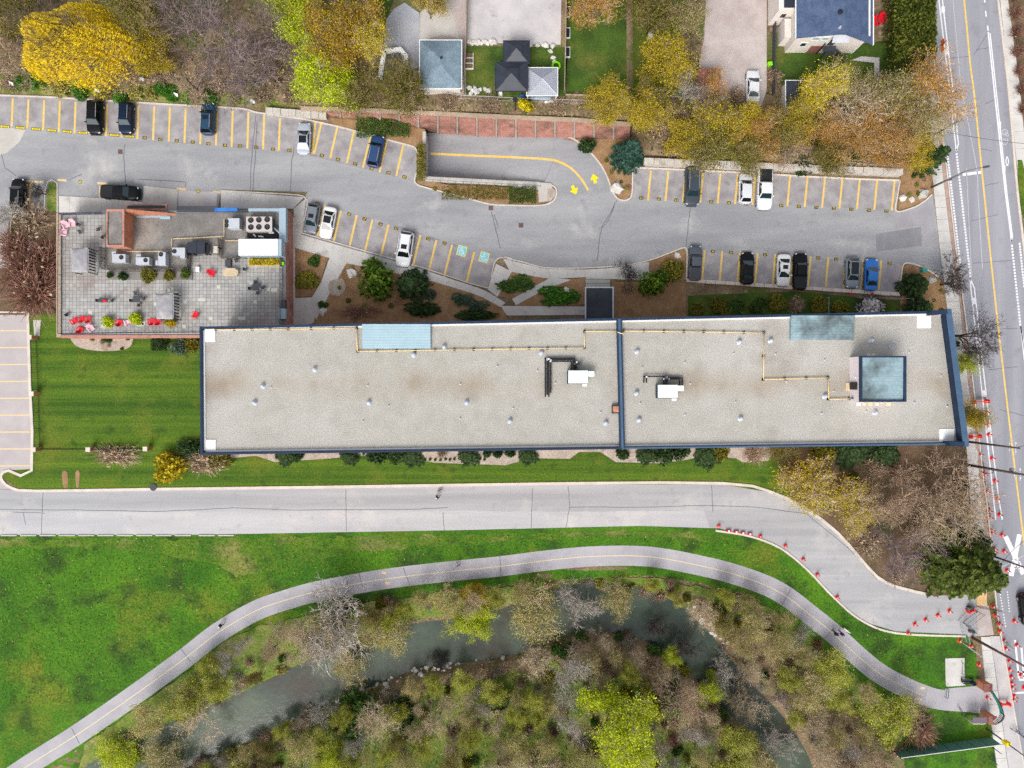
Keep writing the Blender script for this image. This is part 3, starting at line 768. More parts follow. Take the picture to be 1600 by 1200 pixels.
# raised beds standing on kerb height
beds = [
 ('entrance_bed', [(500, 388), (560, 405), (668, 436), (756, 462), (790, 487), (792, 500), (500, 510), (478, 500), (500, 470), (528, 420), (530, 412)], 'mulch'),
 ('walk_bed', [(458, 388), (513, 394), (512, 405), (500, 440), (487, 463), (458, 464)], 'mulch'),
 ('island_bed', [(650, 232), (664, 230), (664, 280), (700, 289), (850, 294), (862, 296), (866, 304), (861, 313), (840, 319), (765, 317), (720, 305), (652, 286)], 'mulch'),
 ('ramp_tip_bed', [(880, 217), (985, 217), (987, 262), (986, 304), (978, 311), (968, 309), (959, 299), (951, 279), (941, 259), (926, 240), (906, 222)], 'mulch'),
 ('ramp_head_bed', [(515, 184), (600, 190), (664, 202), (666, 232), (648, 228), (585, 212), (522, 195)], 'mulch'),
 ('corner_bed', [(1408, 268), (1470, 266), (1458, 300), (1442, 314), (1424, 323), (1404, 328)], 'mulch'),
 ('corner_bed', [(1413, 416), (1420, 413), (1440, 419), (1462, 432), (1475, 442), (1480, 500), (1405, 500), (1408, 458)], 'mulch'),
 ('canopy_bed', [(956, 440), (1072, 442), (1072, 505), (956, 505)], 'mulch'),
 ('point_bed', [(1014, 410), (1052, 395), (1066, 390), (1071, 394), (1070, 438), (1014, 438)], 'mulch'),
 ('triangle_bed', [(784, 428), (800, 424), (858, 436), (838, 446), (800, 466), (778, 463)], 'mulch'),
 ('lens_bed', [(805, 478), (850, 452), (870, 438), (914, 434), (914, 476), (830, 478)], 'mulch'),
 ('stall_island_bed', [(73, 300), (77, 286), (83, 284), (88, 290), (88, 330), (72, 330)], 'bankgrass'),
]
for nm, px, mt in beds: slab(nm, px, T[mt], 0.10)
for nm, px in [('gravel_tip', [(855, 290), (862, 291), (868, 298), (867, 308), (860, 314), (854, 315)]), ('white_stone_spot', smooth([(515, 440), (535, 436), (540, 450), (530, 462), (515, 458)], 3, True))]:
  slab(nm, px, T['pebble'], 0.125)
slab('concrete_landing', [(800, 282), (842, 284), (856, 288), (855, 314), (842, 316), (841, 296), (800, 293)], T['concrete'], 0.16)

# walks: separate slabs with open joints
def walk(name, left, right, n, z=0.12, mat='sidewalk', gap=0.012):
  """paved walk between two survey lines, n slabs long"""
  root = None
  m0 = MB()
  def at(pl, t):
    ls = [0]
    for a, b in zip(pl, pl[1:]): ls.append(ls[-1] + math.hypot(b[0] - a[0], b[1] - a[1]))
    d = t * ls[-1]
    for i in range(len(pl) - 1):
      if d <= ls[i + 1] + 1e-9:
        u = (d - ls[i]) / (ls[i + 1] - ls[i])
        return (pl[i][0] + (pl[i + 1][0] - pl[i][0]) * u, pl[i][1] + (pl[i + 1][1] - pl[i][1]) * u)
    return pl[-1]
  for i in range(n):
    t0, t1 = (i + gap * .5 * 1.0) / n, (i + 1 - gap * .5) / n
    q = [at(left, t0), at(right, t0), at(right, t1), at(left, t1)]
    m = MB(); m.prism([tuple(W(*p, z))[:2] for p in q], -0.05, z + random.uniform(-.004, .004))
    if root is None:
      base = MB(); base.prism([tuple(W(*p, 0))[:2] for p in left] + [tuple(W(*p, 0))[:2] for p in right[::-1]], -0.06, z - 0.03)
      root = base.build(name, T['joint']); tag(root, kind='structure')
    m.build('slab', T[mat], root)
  return root
walk('entry_walk', [(462, 364), (560, 392), (660, 421), (757, 453), (790, 473)], [(457, 386), (545, 412), (668, 437), (750, 462), (782, 480)], 22)
walk('entry_walk', [(345, 298), (475, 308)], [(345, 326), (458, 326)], 8)
walk('entry_walk', [(478, 310), (472, 364)], [(459, 326), (459, 386)], 4)
walk('entry_walk', [(518, 394), (502, 440), (484, 470)], [(542, 410), (515, 458), (494, 500)], 7)
walk('entry_walk', [(458, 466), (498, 464)], [(458, 512), (490, 505)], 2)
walk('entry_walk', [(775, 412), (762, 452)], [(800, 424), (777, 464)], 4)
walk('entry_walk', [(786, 404), (815, 411), (850, 420), (914, 421)], [(797, 424), (830, 431), (860, 436), (914, 433)], 9)
walk('entry_walk', [(914, 421), (955, 419), (1014, 409)], [(914, 433), (955, 436), (1014, 438)], 6)
walk('entry_walk', [(860, 434), (836, 447), (800, 467)], [(893, 437), (850, 453), (806, 477)], 5)
walk('entry_walk', [(782, 478), (914, 479)], [(792, 493), (914, 492)], 8)
walk('front_walk', [(92, 306), (150, 309), (225, 316)], [(92, 333), (150, 333), (225, 333)], 8)
walk('front_walk', [(224, 290), (278, 296)], [(222, 328), (276, 330)], 3, mat='concrete')
slab('drop_off_pad', [(278, 298), (340, 300), (338, 322), (278, 322)], T['padconc'], 0.03)
walk('west_sidewalk', [(-60, 376), (17, 376)], [(-60, 420), (17, 418)], 3)
# steps and pad below the car park entrance
steps = empty('entrance_steps', W(934, 440, 0)); tag(steps, 'three concrete entrance steps in front of the dark canopy', 'steps')
for i in range(3):
  m = MB(); a, b = W(915, 431 + i * 6), W(953, 436.5 + i * 6)
  m.box(a.x, b.y, -0.05, b.x, a.y, 0.12 - 0.03 * i)
  o = m.build('tread', T['concrete'], steps); o.location = -steps.location
m = MB(); a, b = W(915, 449), W(955, 500); m.box(a.x, b.y, -0.05, b.x, a.y, 0.02)
tag(m.build('entrance_pad', T['concrete']), kind='structure')

# cracks
def crack(px, w=0.09, parent=lot, z=0.022):
  pts = []
  for (a, b), (c, d) in zip(px, px[1:]):
    for k in range(5):
      t = k / 5
      pts.append((a + (c - a) * t + random.uniform(-.5, .5), b + (d - b) * t + random.uniform(-.5, .5)))
  pts.append(px[-1])
  return ribbon('crack', pts, w, T['crack'], z, parent)
for c in [[(195, 225), (193, 245), (196, 285)], [(400, 180), (396, 215), (393, 250), (391, 300)], [(402, 190), (399, 240), (395, 298)], [(460, 230), (456, 250), (453, 302)],
      [(964, 312), (955, 330), (940, 355), (936, 380), (933, 408)], [(960, 322), (950, 345), (941, 356)], [(1079, 323), (1076, 345), (1072, 386)],
      [(2, 240), (8, 262), (25, 275)], [(215, 280), (290, 284), (290, 292)], [(128, 272), (108, 281)], [(768, 330), (775, 360), (782, 388)], [(772, 335), (778, 352)]]:
  crack(c, 0.1)
for c in [[(-20, 796), (120, 797), (250, 799), (360, 794)], [(360, 793), (460, 797), (640, 796), (700, 793)], [(890, 792), (980, 793), (1080, 790), (1180, 792), (1260, 803), (1330, 860), (1370, 905)],
      [(832, 762), (830, 825)], [(888, 760), (890, 790), (884, 826)], [(36, 800), (40, 820)], [(67, 770), (65, 836)], [(692, 800), (694, 830)], [(1112, 758), (1114, 800)], [(540, 765), (541, 830)], [(20, 800), (70, 802)]]:
  crack(c, 0.08, lane)

# ---------------------------------------------------------------- stall lines and numbers
def line(a, b, w=0.3, mat='yellow', z=0.027, parent=None, name='stall_line'):
  return ribbon(name, [a, b], w, T[mat], z, parent or lot)
_tx = {}
def text_mesh(s, h, mat):
  key = (s, h, mat)
  if key not in _tx:
    cu = bpy.data.curves.new('t', 'FONT'); cu.body = s; cu.size = 1.0; cu.align_x = 'CENTER'; cu.align_y = 'CENTER'
    o = bpy.data.objects.new('t', cu); COL.objects.link(o)
    bpy.context.view_layer.update()
    me = bpy.data.meshes.new_from_object(o.evaluated_get(bpy.context.evaluated_depsgraph_get()))
    bpy.data.objects.remove(o); bpy.data.curves.remove(cu)
    co = np.array([v.co for v in me.vertices]); lo, hi = co.min(0), co.max(0)
    k = h / (hi[1] - lo[1]); c = (lo + hi) / 2
    for v in me.vertices: v.co = ((v.co.x - c[0]) * k, (v.co.y - c[1]) * k, 0)
    me.materials.clear(); me.materials.append(T[mat]); me.name = 'digits'
    _tx[key] = me
  return _tx[key]
def stall_mark(px, py, s, ang=0.0, wide=0.62, tall=0.46, plate='blackpaint', ink='yellowbright', name='stall_number'):
  c = W(px, py, 0.028)
  m = MB(); m.box(-wide / 2, -tall / 2, 0, wide / 2, tall / 2, 0.003)
  o = m.build(name, T[plate], lot, loc=c, rot=(0, 0, ang))
  b = MB(); t = 0.07
  for x0, y0, x1, y1 in ((-wide / 2, tall / 2 - t, wide / 2, tall / 2), (-wide / 2, -tall / 2, wide / 2, -tall / 2 + t), (-wide / 2, -tall / 2 + t, -wide / 2 + t, tall / 2 - t), (wide / 2 - t, -tall / 2 + t, wide / 2, tall / 2 - t)):
    b.box(x0, y0, 0.003, x1, y1, 0.006)
  b.build('border', T['blackpaint'], o)
  d = mesh_obj('lettering', text_mesh(s, tall * (0.56 if len(s) > 2 else 0.68), ink), o, (0, 0, 0.007))
  if s == 'VISITOR': d.scale = (0.82, 1, 1)
  return o
# upper left row
for i in range(18):
  x = 20 + i * 24.55
  yt = lerp_tab([(0, 151), (160, 160), (390, 173), (440, 184)], x) + 1.5
  dx = -1.8
  line((x, yt), (x + dx, lerp_tab([(0, 195), (90, 206), (240, 219), (390, 232), (440, 235)], x)))
line((493, 191), (488, 240)); line((502, 192), (491, 240))
for xt, yt, xb, yb in [(527, 199, 516, 247), (553, 205, 542, 255), (579, 213, 567, 262), (605, 219, 593, 269), (630, 227, 619, 275)]: line((xt, yt), (xb, yb))
for i in range(9): stall_mark(7.5 + i * 24.4, lerp_tab([(0, 197), (110, 206), (205, 213)], 7.5 + i * 24.4), 'VISITOR', R(-5), 1.5, 0.42, 'yellowbright', 'blackpaint', 'visitor_mark')
for s, x, y in [('44', 226, 215.5), ('45', 250.5, 218), ('46', 276, 220), ('47', 301, 222), ('48', 325.5, 224.5), ('49', 351.5, 227), ('50', 375, 228), ('51', 400.5, 230), ('52', 426.5, 233), ('53', 452, 235), ('55', 503, 243), ('56', 528, 249), ('57', 555, 256), ('58', 580.5, 263), ('59', 607, 270), ('60', 632, 276.5)]:
  stall_mark(x, y, s, R(-5 if x < 460 else -14))
# middle row
for xt, yt, xb, yb in [(508, 320, 496, 370), (532.5, 329, 521, 379), (557.5, 336, 546, 386), (582, 343, 570, 394), (607, 351, 595, 401), (632, 360, 620, 409), (657, 367, 645, 416), (682, 375, 670, 424), (706.5, 382, 694, 432), (741, 394, 729, 441)]: line((xt, yt), (xb, yb))
for s, x, y in [('40', 496, 318), ('38', 545.5, 334.5), ('37', 569.5, 342), ('36', 594.5, 350), ('35', 619, 357), ('34', 644, 364.5), ('33', 669, 373), ('32', 694.5, 380)]: stall_mark(x, y, s, R(-16))
def wheelchair(px, py):
  o = stall_mark(px, py, 'P', R(-15), 1.4, 1.55, 'bluepaint', 'white', 'accessible_mark')
  for ch in list(o.children):
    bpy.data.objects.remove(ch)
  b = MB(); w_, t_, k = 0.72, 0.8, 0.1
  for x0, y0, x1, y1 in ((-w_, t_ - k, w_, t_), (-w_, -t_, w_, -t_ + k), (-w_, -t_ + k, -w_ + k, t_ - k), (w_ - k, -t_ + k, w_, t_ - k)): b.box(x0, y0, 0.003, x1, y1, 0.007)
  b.build('border', T['yellowbright'], o)
  b = MB()
  b.lathe([(0.11, 0.003), (0.11, 0.008)], 10, (-0.12, 0.45, 0))
  ring = [(math.cos(a) * 0.34 + 0.0, math.sin(a) * 0.34 - 0.15) for a in [R(110 + i * 20) for i in range(13)]]
  L, Rr = strip_poly(ring, 0.055)
  b.add([(x, y, .008) for x, y in L] + [(x, y, .008) for x, y in Rr], [(i + 13, i + 14, i + 1, i) for i in range(12)])
  for p, q in (((-0.12, .34), (-0.08, -0.08)), ((-0.08, -0.08), (0.25, -0.08)), ((0.25, -0.08), (0.42, -0.45)), ((-.1, .14), (.2, .14))):
    L, Rr = strip_poly([p, q], 0.055)
    b.add([(*L[0], .0085), (*L[1], .0085), (*Rr[1], .0085), (*Rr[0], .0085)], [(3, 2, 1, 0)])
  b.build('wheelchair_symbol', T['white'], o)
wheelchair(721.5, 392); wheelchair(756.5, 402)
# right rows
for i in range(15):
  x = 1017 + i * 27.2 + 0.05 * i * i * 0
  yt = lerp_tab([(1000, 266), (1410, 283)], x); line((x, yt), (x - 4.5, yt + 46.5))
for i in range(15):
  if i == 3 or i == 7: continue
  x = 1002 + i * 27.35; stall_mark(x, lerp_tab([(1002, 309.5), (1384, 330)], x), str(61 + i), R(-3))
for i in range(11):
  x = 1101 + i * 27.6; yt = lerp_tab([(1100, 391), (1380, 407)], x); line((x, yt), (x - 4, yt + 46))
for s, x, y in [('30', 1114, 393), ('29', 1142, 394.5), ('28', 1168.5, 395.5), ('27', 1195.5, 398), ('24', 1278.5, 403), ('23', 1306.5, 405), ('20', 1390, 411.5)]: stall_mark(x, y, s, R(-3))
# marks near the terrace building
line((32, 283), (48, 283.5), 0.35, 'yellowworn'); line((50, 284), (68, 284.5), 0.35, 'yellowworn'); line((47.5, 284), (46, 330), 0.3)
line((90, 281), (104, 282), 0.35, 'yellowworn'); line((152, 286), (168, 287), 0.35, 'yellowworn'); line((276, 295), (290, 296), 0.4, 'yellowworn'); line((333, 300), (348, 301), 0.4, 'yellowworn')
line((156, 290), (155.5, 311), 0.2, 'yellowworn')
for x, y in [(125.5, 284), (310, 299)]: stall_mark(x, y, 'V', 0, 0.5, 0.5, 'yellowbright', 'blackpaint', 'visitor_mark')
# pale lines of the lower lot
ll = bpy.data.objects['lower_lot']
for i in range(9): line((-60, 518.5 + i * 26.4 - 1.5), (43 + i * 0.7, 516.5 + i * 26.4), 0.2, 'yellowworn', 0.018, ll)

# ---------------------------------------------------------------- footpath
path = ribbon('footpath', PATHC, 3.15, T['path'], parent=None, zf=lambda a, b: TZ(a, b) + 0.065)
tag(path, kind='structure')
kp = [p for p in PATHC if p[0] < 1445]
ribbon('centre_line', kp, 0.13, M('pale_yellow_line', (0.72, 0.60, 0.38), (0.66, 0.58, 0.42), 2.0, fine=0.1), parent=path, zf=lambda a, b: TZ(a, b) + 0.08)
for p in [[(112, 1138), (124, 1162)], [(281, 1012), (298, 1034)], [(630, 887), (640, 914)], [(560, 893), (567, 918)], [(781, 866), (783, 904)], [(541, 902), (545, 925)], [(1236, 920), (1220, 948)], [(1303, 982), (1285, 1000)]]:
  c = ribbon('crack', p, 0.08, T['crack'], parent=path, zf=lambda a, b: TZ(a, b) + 0.078)
for x, y in [(600, 895), (605, 911), (1441, 1075), (1436, 1092)]:
  m = MB(); c = W(x, y, 0); m.obox(c, 0.35, 0.2, 0.066, 0.075, R(-10)); m.build('path_symbol', T['yellowworn'], path)
sheet('path_plaza', [(1477, 1076), (1524, 1072), (1570, 1085), (1575, 1112), (1530, 1115), (1476, 1108)], T['path'], 0.07)
slab('bench_pad', [(1477, 1029), (1507, 1028), (1508, 1071), (1478, 1073)], T['sidewalk'], 0.10)

# ---------------------------------------------------------------- creek
def build_water():
  pts = [W(a, b, -1.45) for a, b in RIVER]
  L, Rr = strip_poly([(p.x, p.y) for p in pts], 4.4)
  m = MB(); vs = []
  for i in range(len(pts)): vs += [(Rr[i][0], Rr[i][1], -1.45), (L[i][0], L[i][1], -1.45)]
  m.add(vs, [(2 * i, 2 * i + 2, 2 * i + 3, 2 * i + 1) for i in range(len(pts) - 1)])
  return tag(m.build('creek_water', T['water']), kind='structure')
build_water()
for sg in (-1, 1):
  pts = []
  for (a, b), (c, d) in zip(RIVER, RIVER[1:]):
    l = math.hypot(c - a, d - b); k = sg * (lerp_tab(RIVW, a) / 2 - 1)
    pts.append((a - (d - b) / l * k, b + (c - a) / l * k))
  ribbon('shore_gravel', ragged(pts, 5, 7)[:-int(math.hypot(pts[0][0] - pts[-1][0], pts[0][1] - pts[-1][1]) / 7) - 1], 1.5, T['shore'], zf=lambda a, b: TZ(a, b) + 0.06)['kind'] = 'structure'

# ---------------------------------------------------------------- street
SW = [(1435, -120), (1451, 0), (1462, 125), (1477, 250), (1496, 412), (1502, 450), (1520, 600), (1536, 750), (1543, 800), (1557, 950), (1577, 1070), (1600, 1200), (1620, 1300)]
SE = [(1546, -120), (1559, 0), (1575, 137), (1588, 287), (1598, 375), (1625, 600), (1650, 800), (1668, 950), (1690, 1100), (1720, 1300)]
street = sheet('street', SW + SE[::-1], T['street'], 0.012)
kerb('kerb', SW, K, 0.2, n=3)
kerb('kerb', SE, K, 0.35, n=3)
def off(pl, d): return [(a + d, b) for a, b in pl]
def sidew(y):
  x = lerp_tab([(b, a) for a, b in SW], y)
  return x
def seg_walk(y0, y1, xl, xr, n, mat='sidewalk', name='street_sidewalk'):
  ys = [y0 + (y1 - y0) * i / 6 for i in range(7)]
  return walk(name, [(xl(y), y) for y in ys], [(xr(y), y) for y in ys], n, mat=mat, gap=0.02)
swl = lambda y: lerp_tab([(-100, 1433), (0, 1443), (175, 1449), (300, 1458), (412, 1472), (450, 1476), (600, 1495), (700, 1511), (760, 1514), (852, 1523), (922, 1525)], y)
swr = lambda y: lerp_tab([(-100, 1440), (0, 1449), (175, 1462), (300, 1476), (412, 1490), (450, 1497), (600, 1513), (700, 1527), (760, 1531), (852, 1541), (922, 1542)], y)
seg_walk(-100, 600, swl, swr, 38)
seg_walk(600, 925, swl, swr, 18)
bl = lambda y: swr(y) + 0.3
seg_walk(-100, 925, bl, lambda y: sidew(y) - 1.2, 60, 'brickstrip', 'brick_boulevard')
seg_walk(995, 1290, lambda y: lerp_tab([(995, 1533), (1050, 1538), (1110, 1546), (1160, 1553), (1200, 1558), (1290, 1572)], y), lambda y: lerp_tab([(995, 1547), (1050, 1555), (1110, 1563), (1160, 1570), (1200, 1575), (1290, 1588)], y), 14)
slab('concrete_boulevard', [(1547, 994), (1562, 994), (1580, 1082), (1600, 1195), (1612, 1290), (1590, 1290), (1576, 1200), (1564, 1110), (1556, 1050)], T['padconc'], 0.11)
slab('excavated_pad', [(1526, 947), (1545, 946), (1553, 992), (1532, 994), (1526, 980)], T['drive'], 0.06)
m = MB(); m.prism([tuple(W(*p))[:2] for p in [(1524, 923), (1541, 922), (1541, 946), (1525, 946)]], 0.125, 0.15)
tag(m.build('plywood_sheet', T['plywood']), 'orange-tan plywood sheet lying over the sidewalk by the big spruce', 'plywood')
walk('east_sidewalk', [(1552, -110), (1563, 0), (1576, 125), (1587, 237), (1598, 330), (1625, 520)], [(1564, -110), (1575, 0), (1592, 125), (1603, 237), (1612, 330), (1640, 520)], 24)
# street paint
def sl_(px, w, mat='white', z=0.022, n=0, name='lane_line'): return ribbon(name, px, w, T[mat], z, street, n)
sl_([(1494, -110), (1506.5, 0), (1516, 100), (1522.5, 150), (1537.5, 300), (1553, 450), (1570, 600), (1594, 800), (1614, 950), (1640, 1150)], 0.26, 'yellow', n=3, name='centre_line')
sl_([(1460, -80), (1467, 0), (1485, 150), (1494, 235)], 0.2); sl_([(1466, -80), (1472.5, 0), (1490, 150), (1497.5, 225), (1494, 236)], 0.2)
sl_([(1515.6, 435), (1517, 450), (1533, 600), (1553, 783), (1556, 812)], 0.2); sl_([(1515.6, 435), (1522.5, 450), (1539, 600), (1560, 775), (1566, 812)], 0.2)
sl_([(1544, 50), (1554.5, 150), (1570.8, 300), (1580.6, 377)], 0.22); sl_([(1547, 52), (1558, 155), (1573, 300), (1582, 370), (1580.6, 377)], 0.18)
sl_([(1595, 510), (1605, 600)], 0.22); sl_([(1595, 510), (1609, 600)], 0.22)
sl_([(1504, 273), (1533, 269)], 0.45)
sl_([(1489, 0), (1500, 119), (1507, 162), (1526, 262), (1528, 300), (1535, 420)], 0.12, 'whiteworn', n=2)
sl_([(1510, 262), (1518, 430)], 0.1, 'whiteworn')
for a, b in [((1520, 465), (1525.5, 475)), ((1527, 533), (1532, 543)), ((1471, 10), (1476.5, 20)), ((1478, 72), (1482.5, 85)), ((1560, 190), (1564, 200)), ((1566, 258), (1571, 268)), ((1535, 610), (1541, 620)), ((1543, 668), (1549, 680))]:
  m = MB(); p, q = W(*a, .024), W(*b, .024); m.box(min(p.x, q.x), min(p.y, q.y), 0.021, max(p.x, q.x), max(p.y, q.y), 0.025); m.build('buffer_block', T['white'], street)
def dots(p, q, n, w=0.3, l=0.32):
  for i in range(n):
    t = i / (n - 1); x, y = p[0] + (q[0] - p[0]) * t, p[1] + (q[1] - p[1]) * t
    m = MB(); c = W(x, y); m.box(c.x - w / 2, c.y - l / 2, 0.019, c.x + w / 2, c.y + l / 2, 0.023); m.build('lane_dot', T['white'], street)
dots((1480.6, 244), (1503, 437), 44); dots((1494.6, 241), (1516, 431), 43); dots((1581, 384), (1594, 507), 27); dots((1593, 381), (1600, 447), 16)
dots((1562, 925), (1571, 978), 13, 0.18, 0.22); dots((1574, 925), (1577, 955), 8, 0.18, 0.22)
for y0, y1, x in [(17, 26, 1540), (40, 48, 1543), (-3, 4, 1538)]: sl_([(x, y0), (x + 1, y1)], 0.22)
# big crossing mark
for a, b in [((1571, 838), (1599, 897)), ((1593, 835), (1580, 900))]: sl_([a, b], 0.75, z=0.024 if a[0] < 1580 else 0.028, name='crossing_mark')
sl_([(1558, 890), (1600, 868)], 0.12, 'whiteworn')
for p in [[(1590, 1050), (1612, 1050)], [(1592, 1062), (1640, 1062)], [(1583, 1083), (1640, 1080)], [(1586, 1000), (1592, 1060)], [(1596, 1012), (1600, 1060)]]: sl_(p, 0.3)
# cycle symbol and diamond
def cyc(px, py):
  m = MB(); c = W(px, py, 0.024)
  for dy in (-0.75, 0.75):
    ring = [(c.x + math.cos(a) * .42, c.y + dy + math.sin(a) * .42) for a in [R(i * 30) for i in range(13)]]
    L, Rr = strip_poly(ring, 0.07)
    m.add([(x, y, .024) for x, y in L] + [(x, y, .024) for x, y in Rr], [(i + 13, i + 14, i + 1, i) for i in range(12)])
  for p, q in (((0, -.75), (.5, -.1)), ((.5, -.1), (0, .6)), ((.5, -.1), (.55, .5)), ((.2, -.4), (.6, -.5)), ((.55, .5), (0, .75))):
    L, Rr = strip_poly([(c.x + p[0], c.y + p[1]), (c.x + q[0], c.y + q[1])], 0.07)
    m.add([(*L[0], .025), (*L[1], .025), (*Rr[1], .025), (*Rr[0], .025)], [(3, 2, 1, 0)])
  m.build('bicycle_symbol', T['whiteworn'], street)
cyc(1570, 214)
sl_([(1573.5, 243), (1571.5, 252), (1574, 261)], 0.14, name='diamond_symbol'); sl_([(1573.5, 243), (1576, 252), (1574, 261)], 0.14, name='diamond_symbol')
for p in [[(1521, 86), (1545, 50)], [(1485, 90), (1515, 88)], [(1540, 162), (1556, 155)], [(1525, 78), (1548, 74)], [(1540, 290), (1560, 285)], [(1520, 345), (1560, 335)], [(1520, 411), (1580, 407)], [(1545, 578), (1590, 573)], [(1540, 515), (1590, 513)], [(1563, 640), (1600, 650)], [(1530, 232), (1550, 236)]]:
  crack(p, 0.07, street, 0.019)

# ---------------------------------------------------------------- neighbours' drives
sheet('rear_driveway', [(602, 100), (600, 55), (604, 30), (615, 14), (632, 4), (655, 20), (657, 65), (655, 105), (640, 110)], M('blue_grey_drive', (0.36, 0.37, 0.40), (0.42, 0.42, 0.44), 0.5, (0.30, 0.24, 0.22), 0.25, (0.58, 0.7), 0.12, 6.0), 0.06, True)
sheet('garage_apron', [(656, 62), (657, 30), (668, 5), (700, 0), (708, 25), (718, 62)], T['concrete'], 0.065, True)
sheet('yard_dirt', [(654, 62), (656, 20), (700, -20), (728, -20), (728, 150), (654, 145)], T['drive'], 0.045, True)
sheet('concrete_court', [(731, -60), (878, -60), (876, 70), (729, 66)], T['padconc'], 0.06, True)
sheet('gravel_driveway', [(1106, -60), (1198, -60), (1198, 140), (1190, 165), (1095, 160), (1092, 100), (1100, 60)], T['drive'], 0.05, True)
sheet('yard_path', [(1346, 88), (1374, 90), (1374, 122), (1462, 126), (1462, 132), (1366, 131), (1366, 98), (1330, 94)], T['padconc'], 0.07, True)
# ---------------------------------------------------------------- main building
def put(root, mb, name, mat, smooth_=False, parent=None, label=None):
  """adds a part given in world metres under its thing"""
  l = root.location
  mb.v = [(x - l.x, y - l.y, z - l.z) for x, y, z in mb.v]
  o = mb.build(name, mat, parent or root, smooth_)
  if label: o['label'] = label
  return o
def pbox(mb, x0, y0, x1, y1, z0, z1, zr=None):
  """box whose top outline has these survey corners"""
  a, b = W(x0, y0, z1 if zr is None else zr), W(x1, y1, z1 if zr is None else zr)
  mb.box(min(a.x, b.x), min(a.y, b.y), z0, max(a.x, b.x), max(a.y, b.y), z1)
  return mb
def wp(px, z): return [tuple(W(a, b, z))[:2] for a, b in px]

RZ = 12.0
bld = empty('apartment_building', W(900, 605, 0)); tag(bld, 'long low apartment block with pale gravel roof and navy parapet', 'building')
OUT = [(312.5, 511), (968, 497.5), (1479, 486), (1506, 694), (972, 701), (314, 710)]
po = wp(OUT, 12.6)
m = MB(); m.prism(po, -0.2, RZ - 0.35); put(bld, m, 'wall', T['brickpink'])
m = MB(); m.prism(po, RZ - 0.34, RZ); roof = put(bld, m, 'roof', T['roofgravel'])
def para(a, b, w, z1, mat, name='parapet', inset=0.0, z0=RZ - 0.3, ext=0.0):
  A, B = Vector(a), Vector(b)
  d = (B - A).normalized(); nrm = Vector((d.y, -d.x))   # inward for clockwise-in-map order
  A2, B2 = A - d * ext, B + d * ext
  q = [A2 - nrm * 0.06 + nrm * inset, B2 - nrm * 0.06 + nrm * inset, B2 + nrm * (w + inset), A2 + nrm * (w + inset)]
  m = MB(); m.prism([tuple(p) for p in q], z0, z1)
  return put(bld, m, name, T[mat])
n_ = len(po)
for i in range(n_):
  a, b = po[i], po[(i + 1) % n_]
  if i == 2:
    para(a, b, 0.55, 13.5, 'navy', ext=0.25); para(a, b, 0.75, 13.56, 'bluecap', 'parapet_cap', -0.05, 13.5, 0.2)
  else:
    para(a, b, 0.26, 12.58 + 0.004 * i, 'navy', ext=0.02 * i)
    para(a, b, 0.16, 12.63 + 0.004 * i, 'bluecap' if i in (3,) else 'navy', 'parapet_cap', 0.0, 12.58 + 0.004 * i)
    para(a, b, 0.14, 12.2, 'whitepad', 'flashing', 0.33, RZ - 0.02)
A, B = W(967.5, 498, 12.6), W(972.5, 700, 12.6)
m = MB(); m.prism([(A.x - .36, A.y), (A.x + .36, A.y), (B.x + .36, B.y), (B.x - .36, B.y)], RZ - 0.1, 12.67); put(bld, m, 'dividing_parapet', T['navy'])
m = MB(); m.prism([(A.x - .16, A.y), (A.x + .16, A.y), (B.x + .16, B.y), (B.x - .16, B.y)], 12.67, 12.72); put(bld, m, 'parapet_cap', T['bluecap'])
for px in [[(1456, 485), (1480, 484.5), (1481, 490), (1457, 492)], [(1483, 690), (1507, 690), (1507.5, 697), (1484, 697)]]:
  m = MB(); m.prism(wp(px, 13.6), RZ, 13.62); put(bld, m, 'parapet_corner', T['navy'])
# windows and balcony doors on the long sides
win = MB(); win.box(-0.75, -0.06, 0, 0.75, 0.06, 1.5); winme = win.mesh('window', T['glass'])
for (a, b, sgn) in ((po[0], po[1], 1), (po[1], po[2], 1), (po[4], po[3], -1), (po[5], po[4], -1)):
  A, B = Vector(a), Vector(b); L = (B - A).length; k = int(L / 4.2)
  for i in range(k):
    p = A + (B - A) * ((i + .5) / k)
    for s in range(4):
      mesh_obj('window', winme, bld, (p.x - bld.location.x, p.y - bld.location.y, 1.0 + s * 2.85), (0, 0, math.atan2(B.y - A.y, B.x - A.x)))
# corner pads and metal roof panels
def thing_box(name, label, cat, mat, x0, y0, x1, y1, z0, z1, group=None):
  a, b = W(x0, y0, z1), W(x1, y1, z1); c = (a + b) / 2
  m = MB(); m.box(-abs(b.x - a.x) / 2, -abs(b.y - a.y) / 2, 0, abs(b.x - a.x) / 2, abs(b.y - a.y) / 2, z1 - z0)
  o = m.build(name, T[mat], loc=(c.x, c.y, z0))
  bv = o.modifiers.new('b', 'BEVEL'); bv.width = 0.03; bv.segments = 1
  return tag(o, label, cat, group)
for (x0, y0, x1, y1), wh in zip([(314.5, 514, 336, 534), (316, 687, 337, 707), (1433, 490.5, 1455, 512.5), (1468, 670, 1491, 691.5)], ['upper left', 'lower left', 'upper right', 'lower right']):
  m = MB(); pbox(m, x0, y0, x1, y1, RZ - 0.02, RZ + 0.12); put(bld, m, 'corner_pad', T['whitepad'])
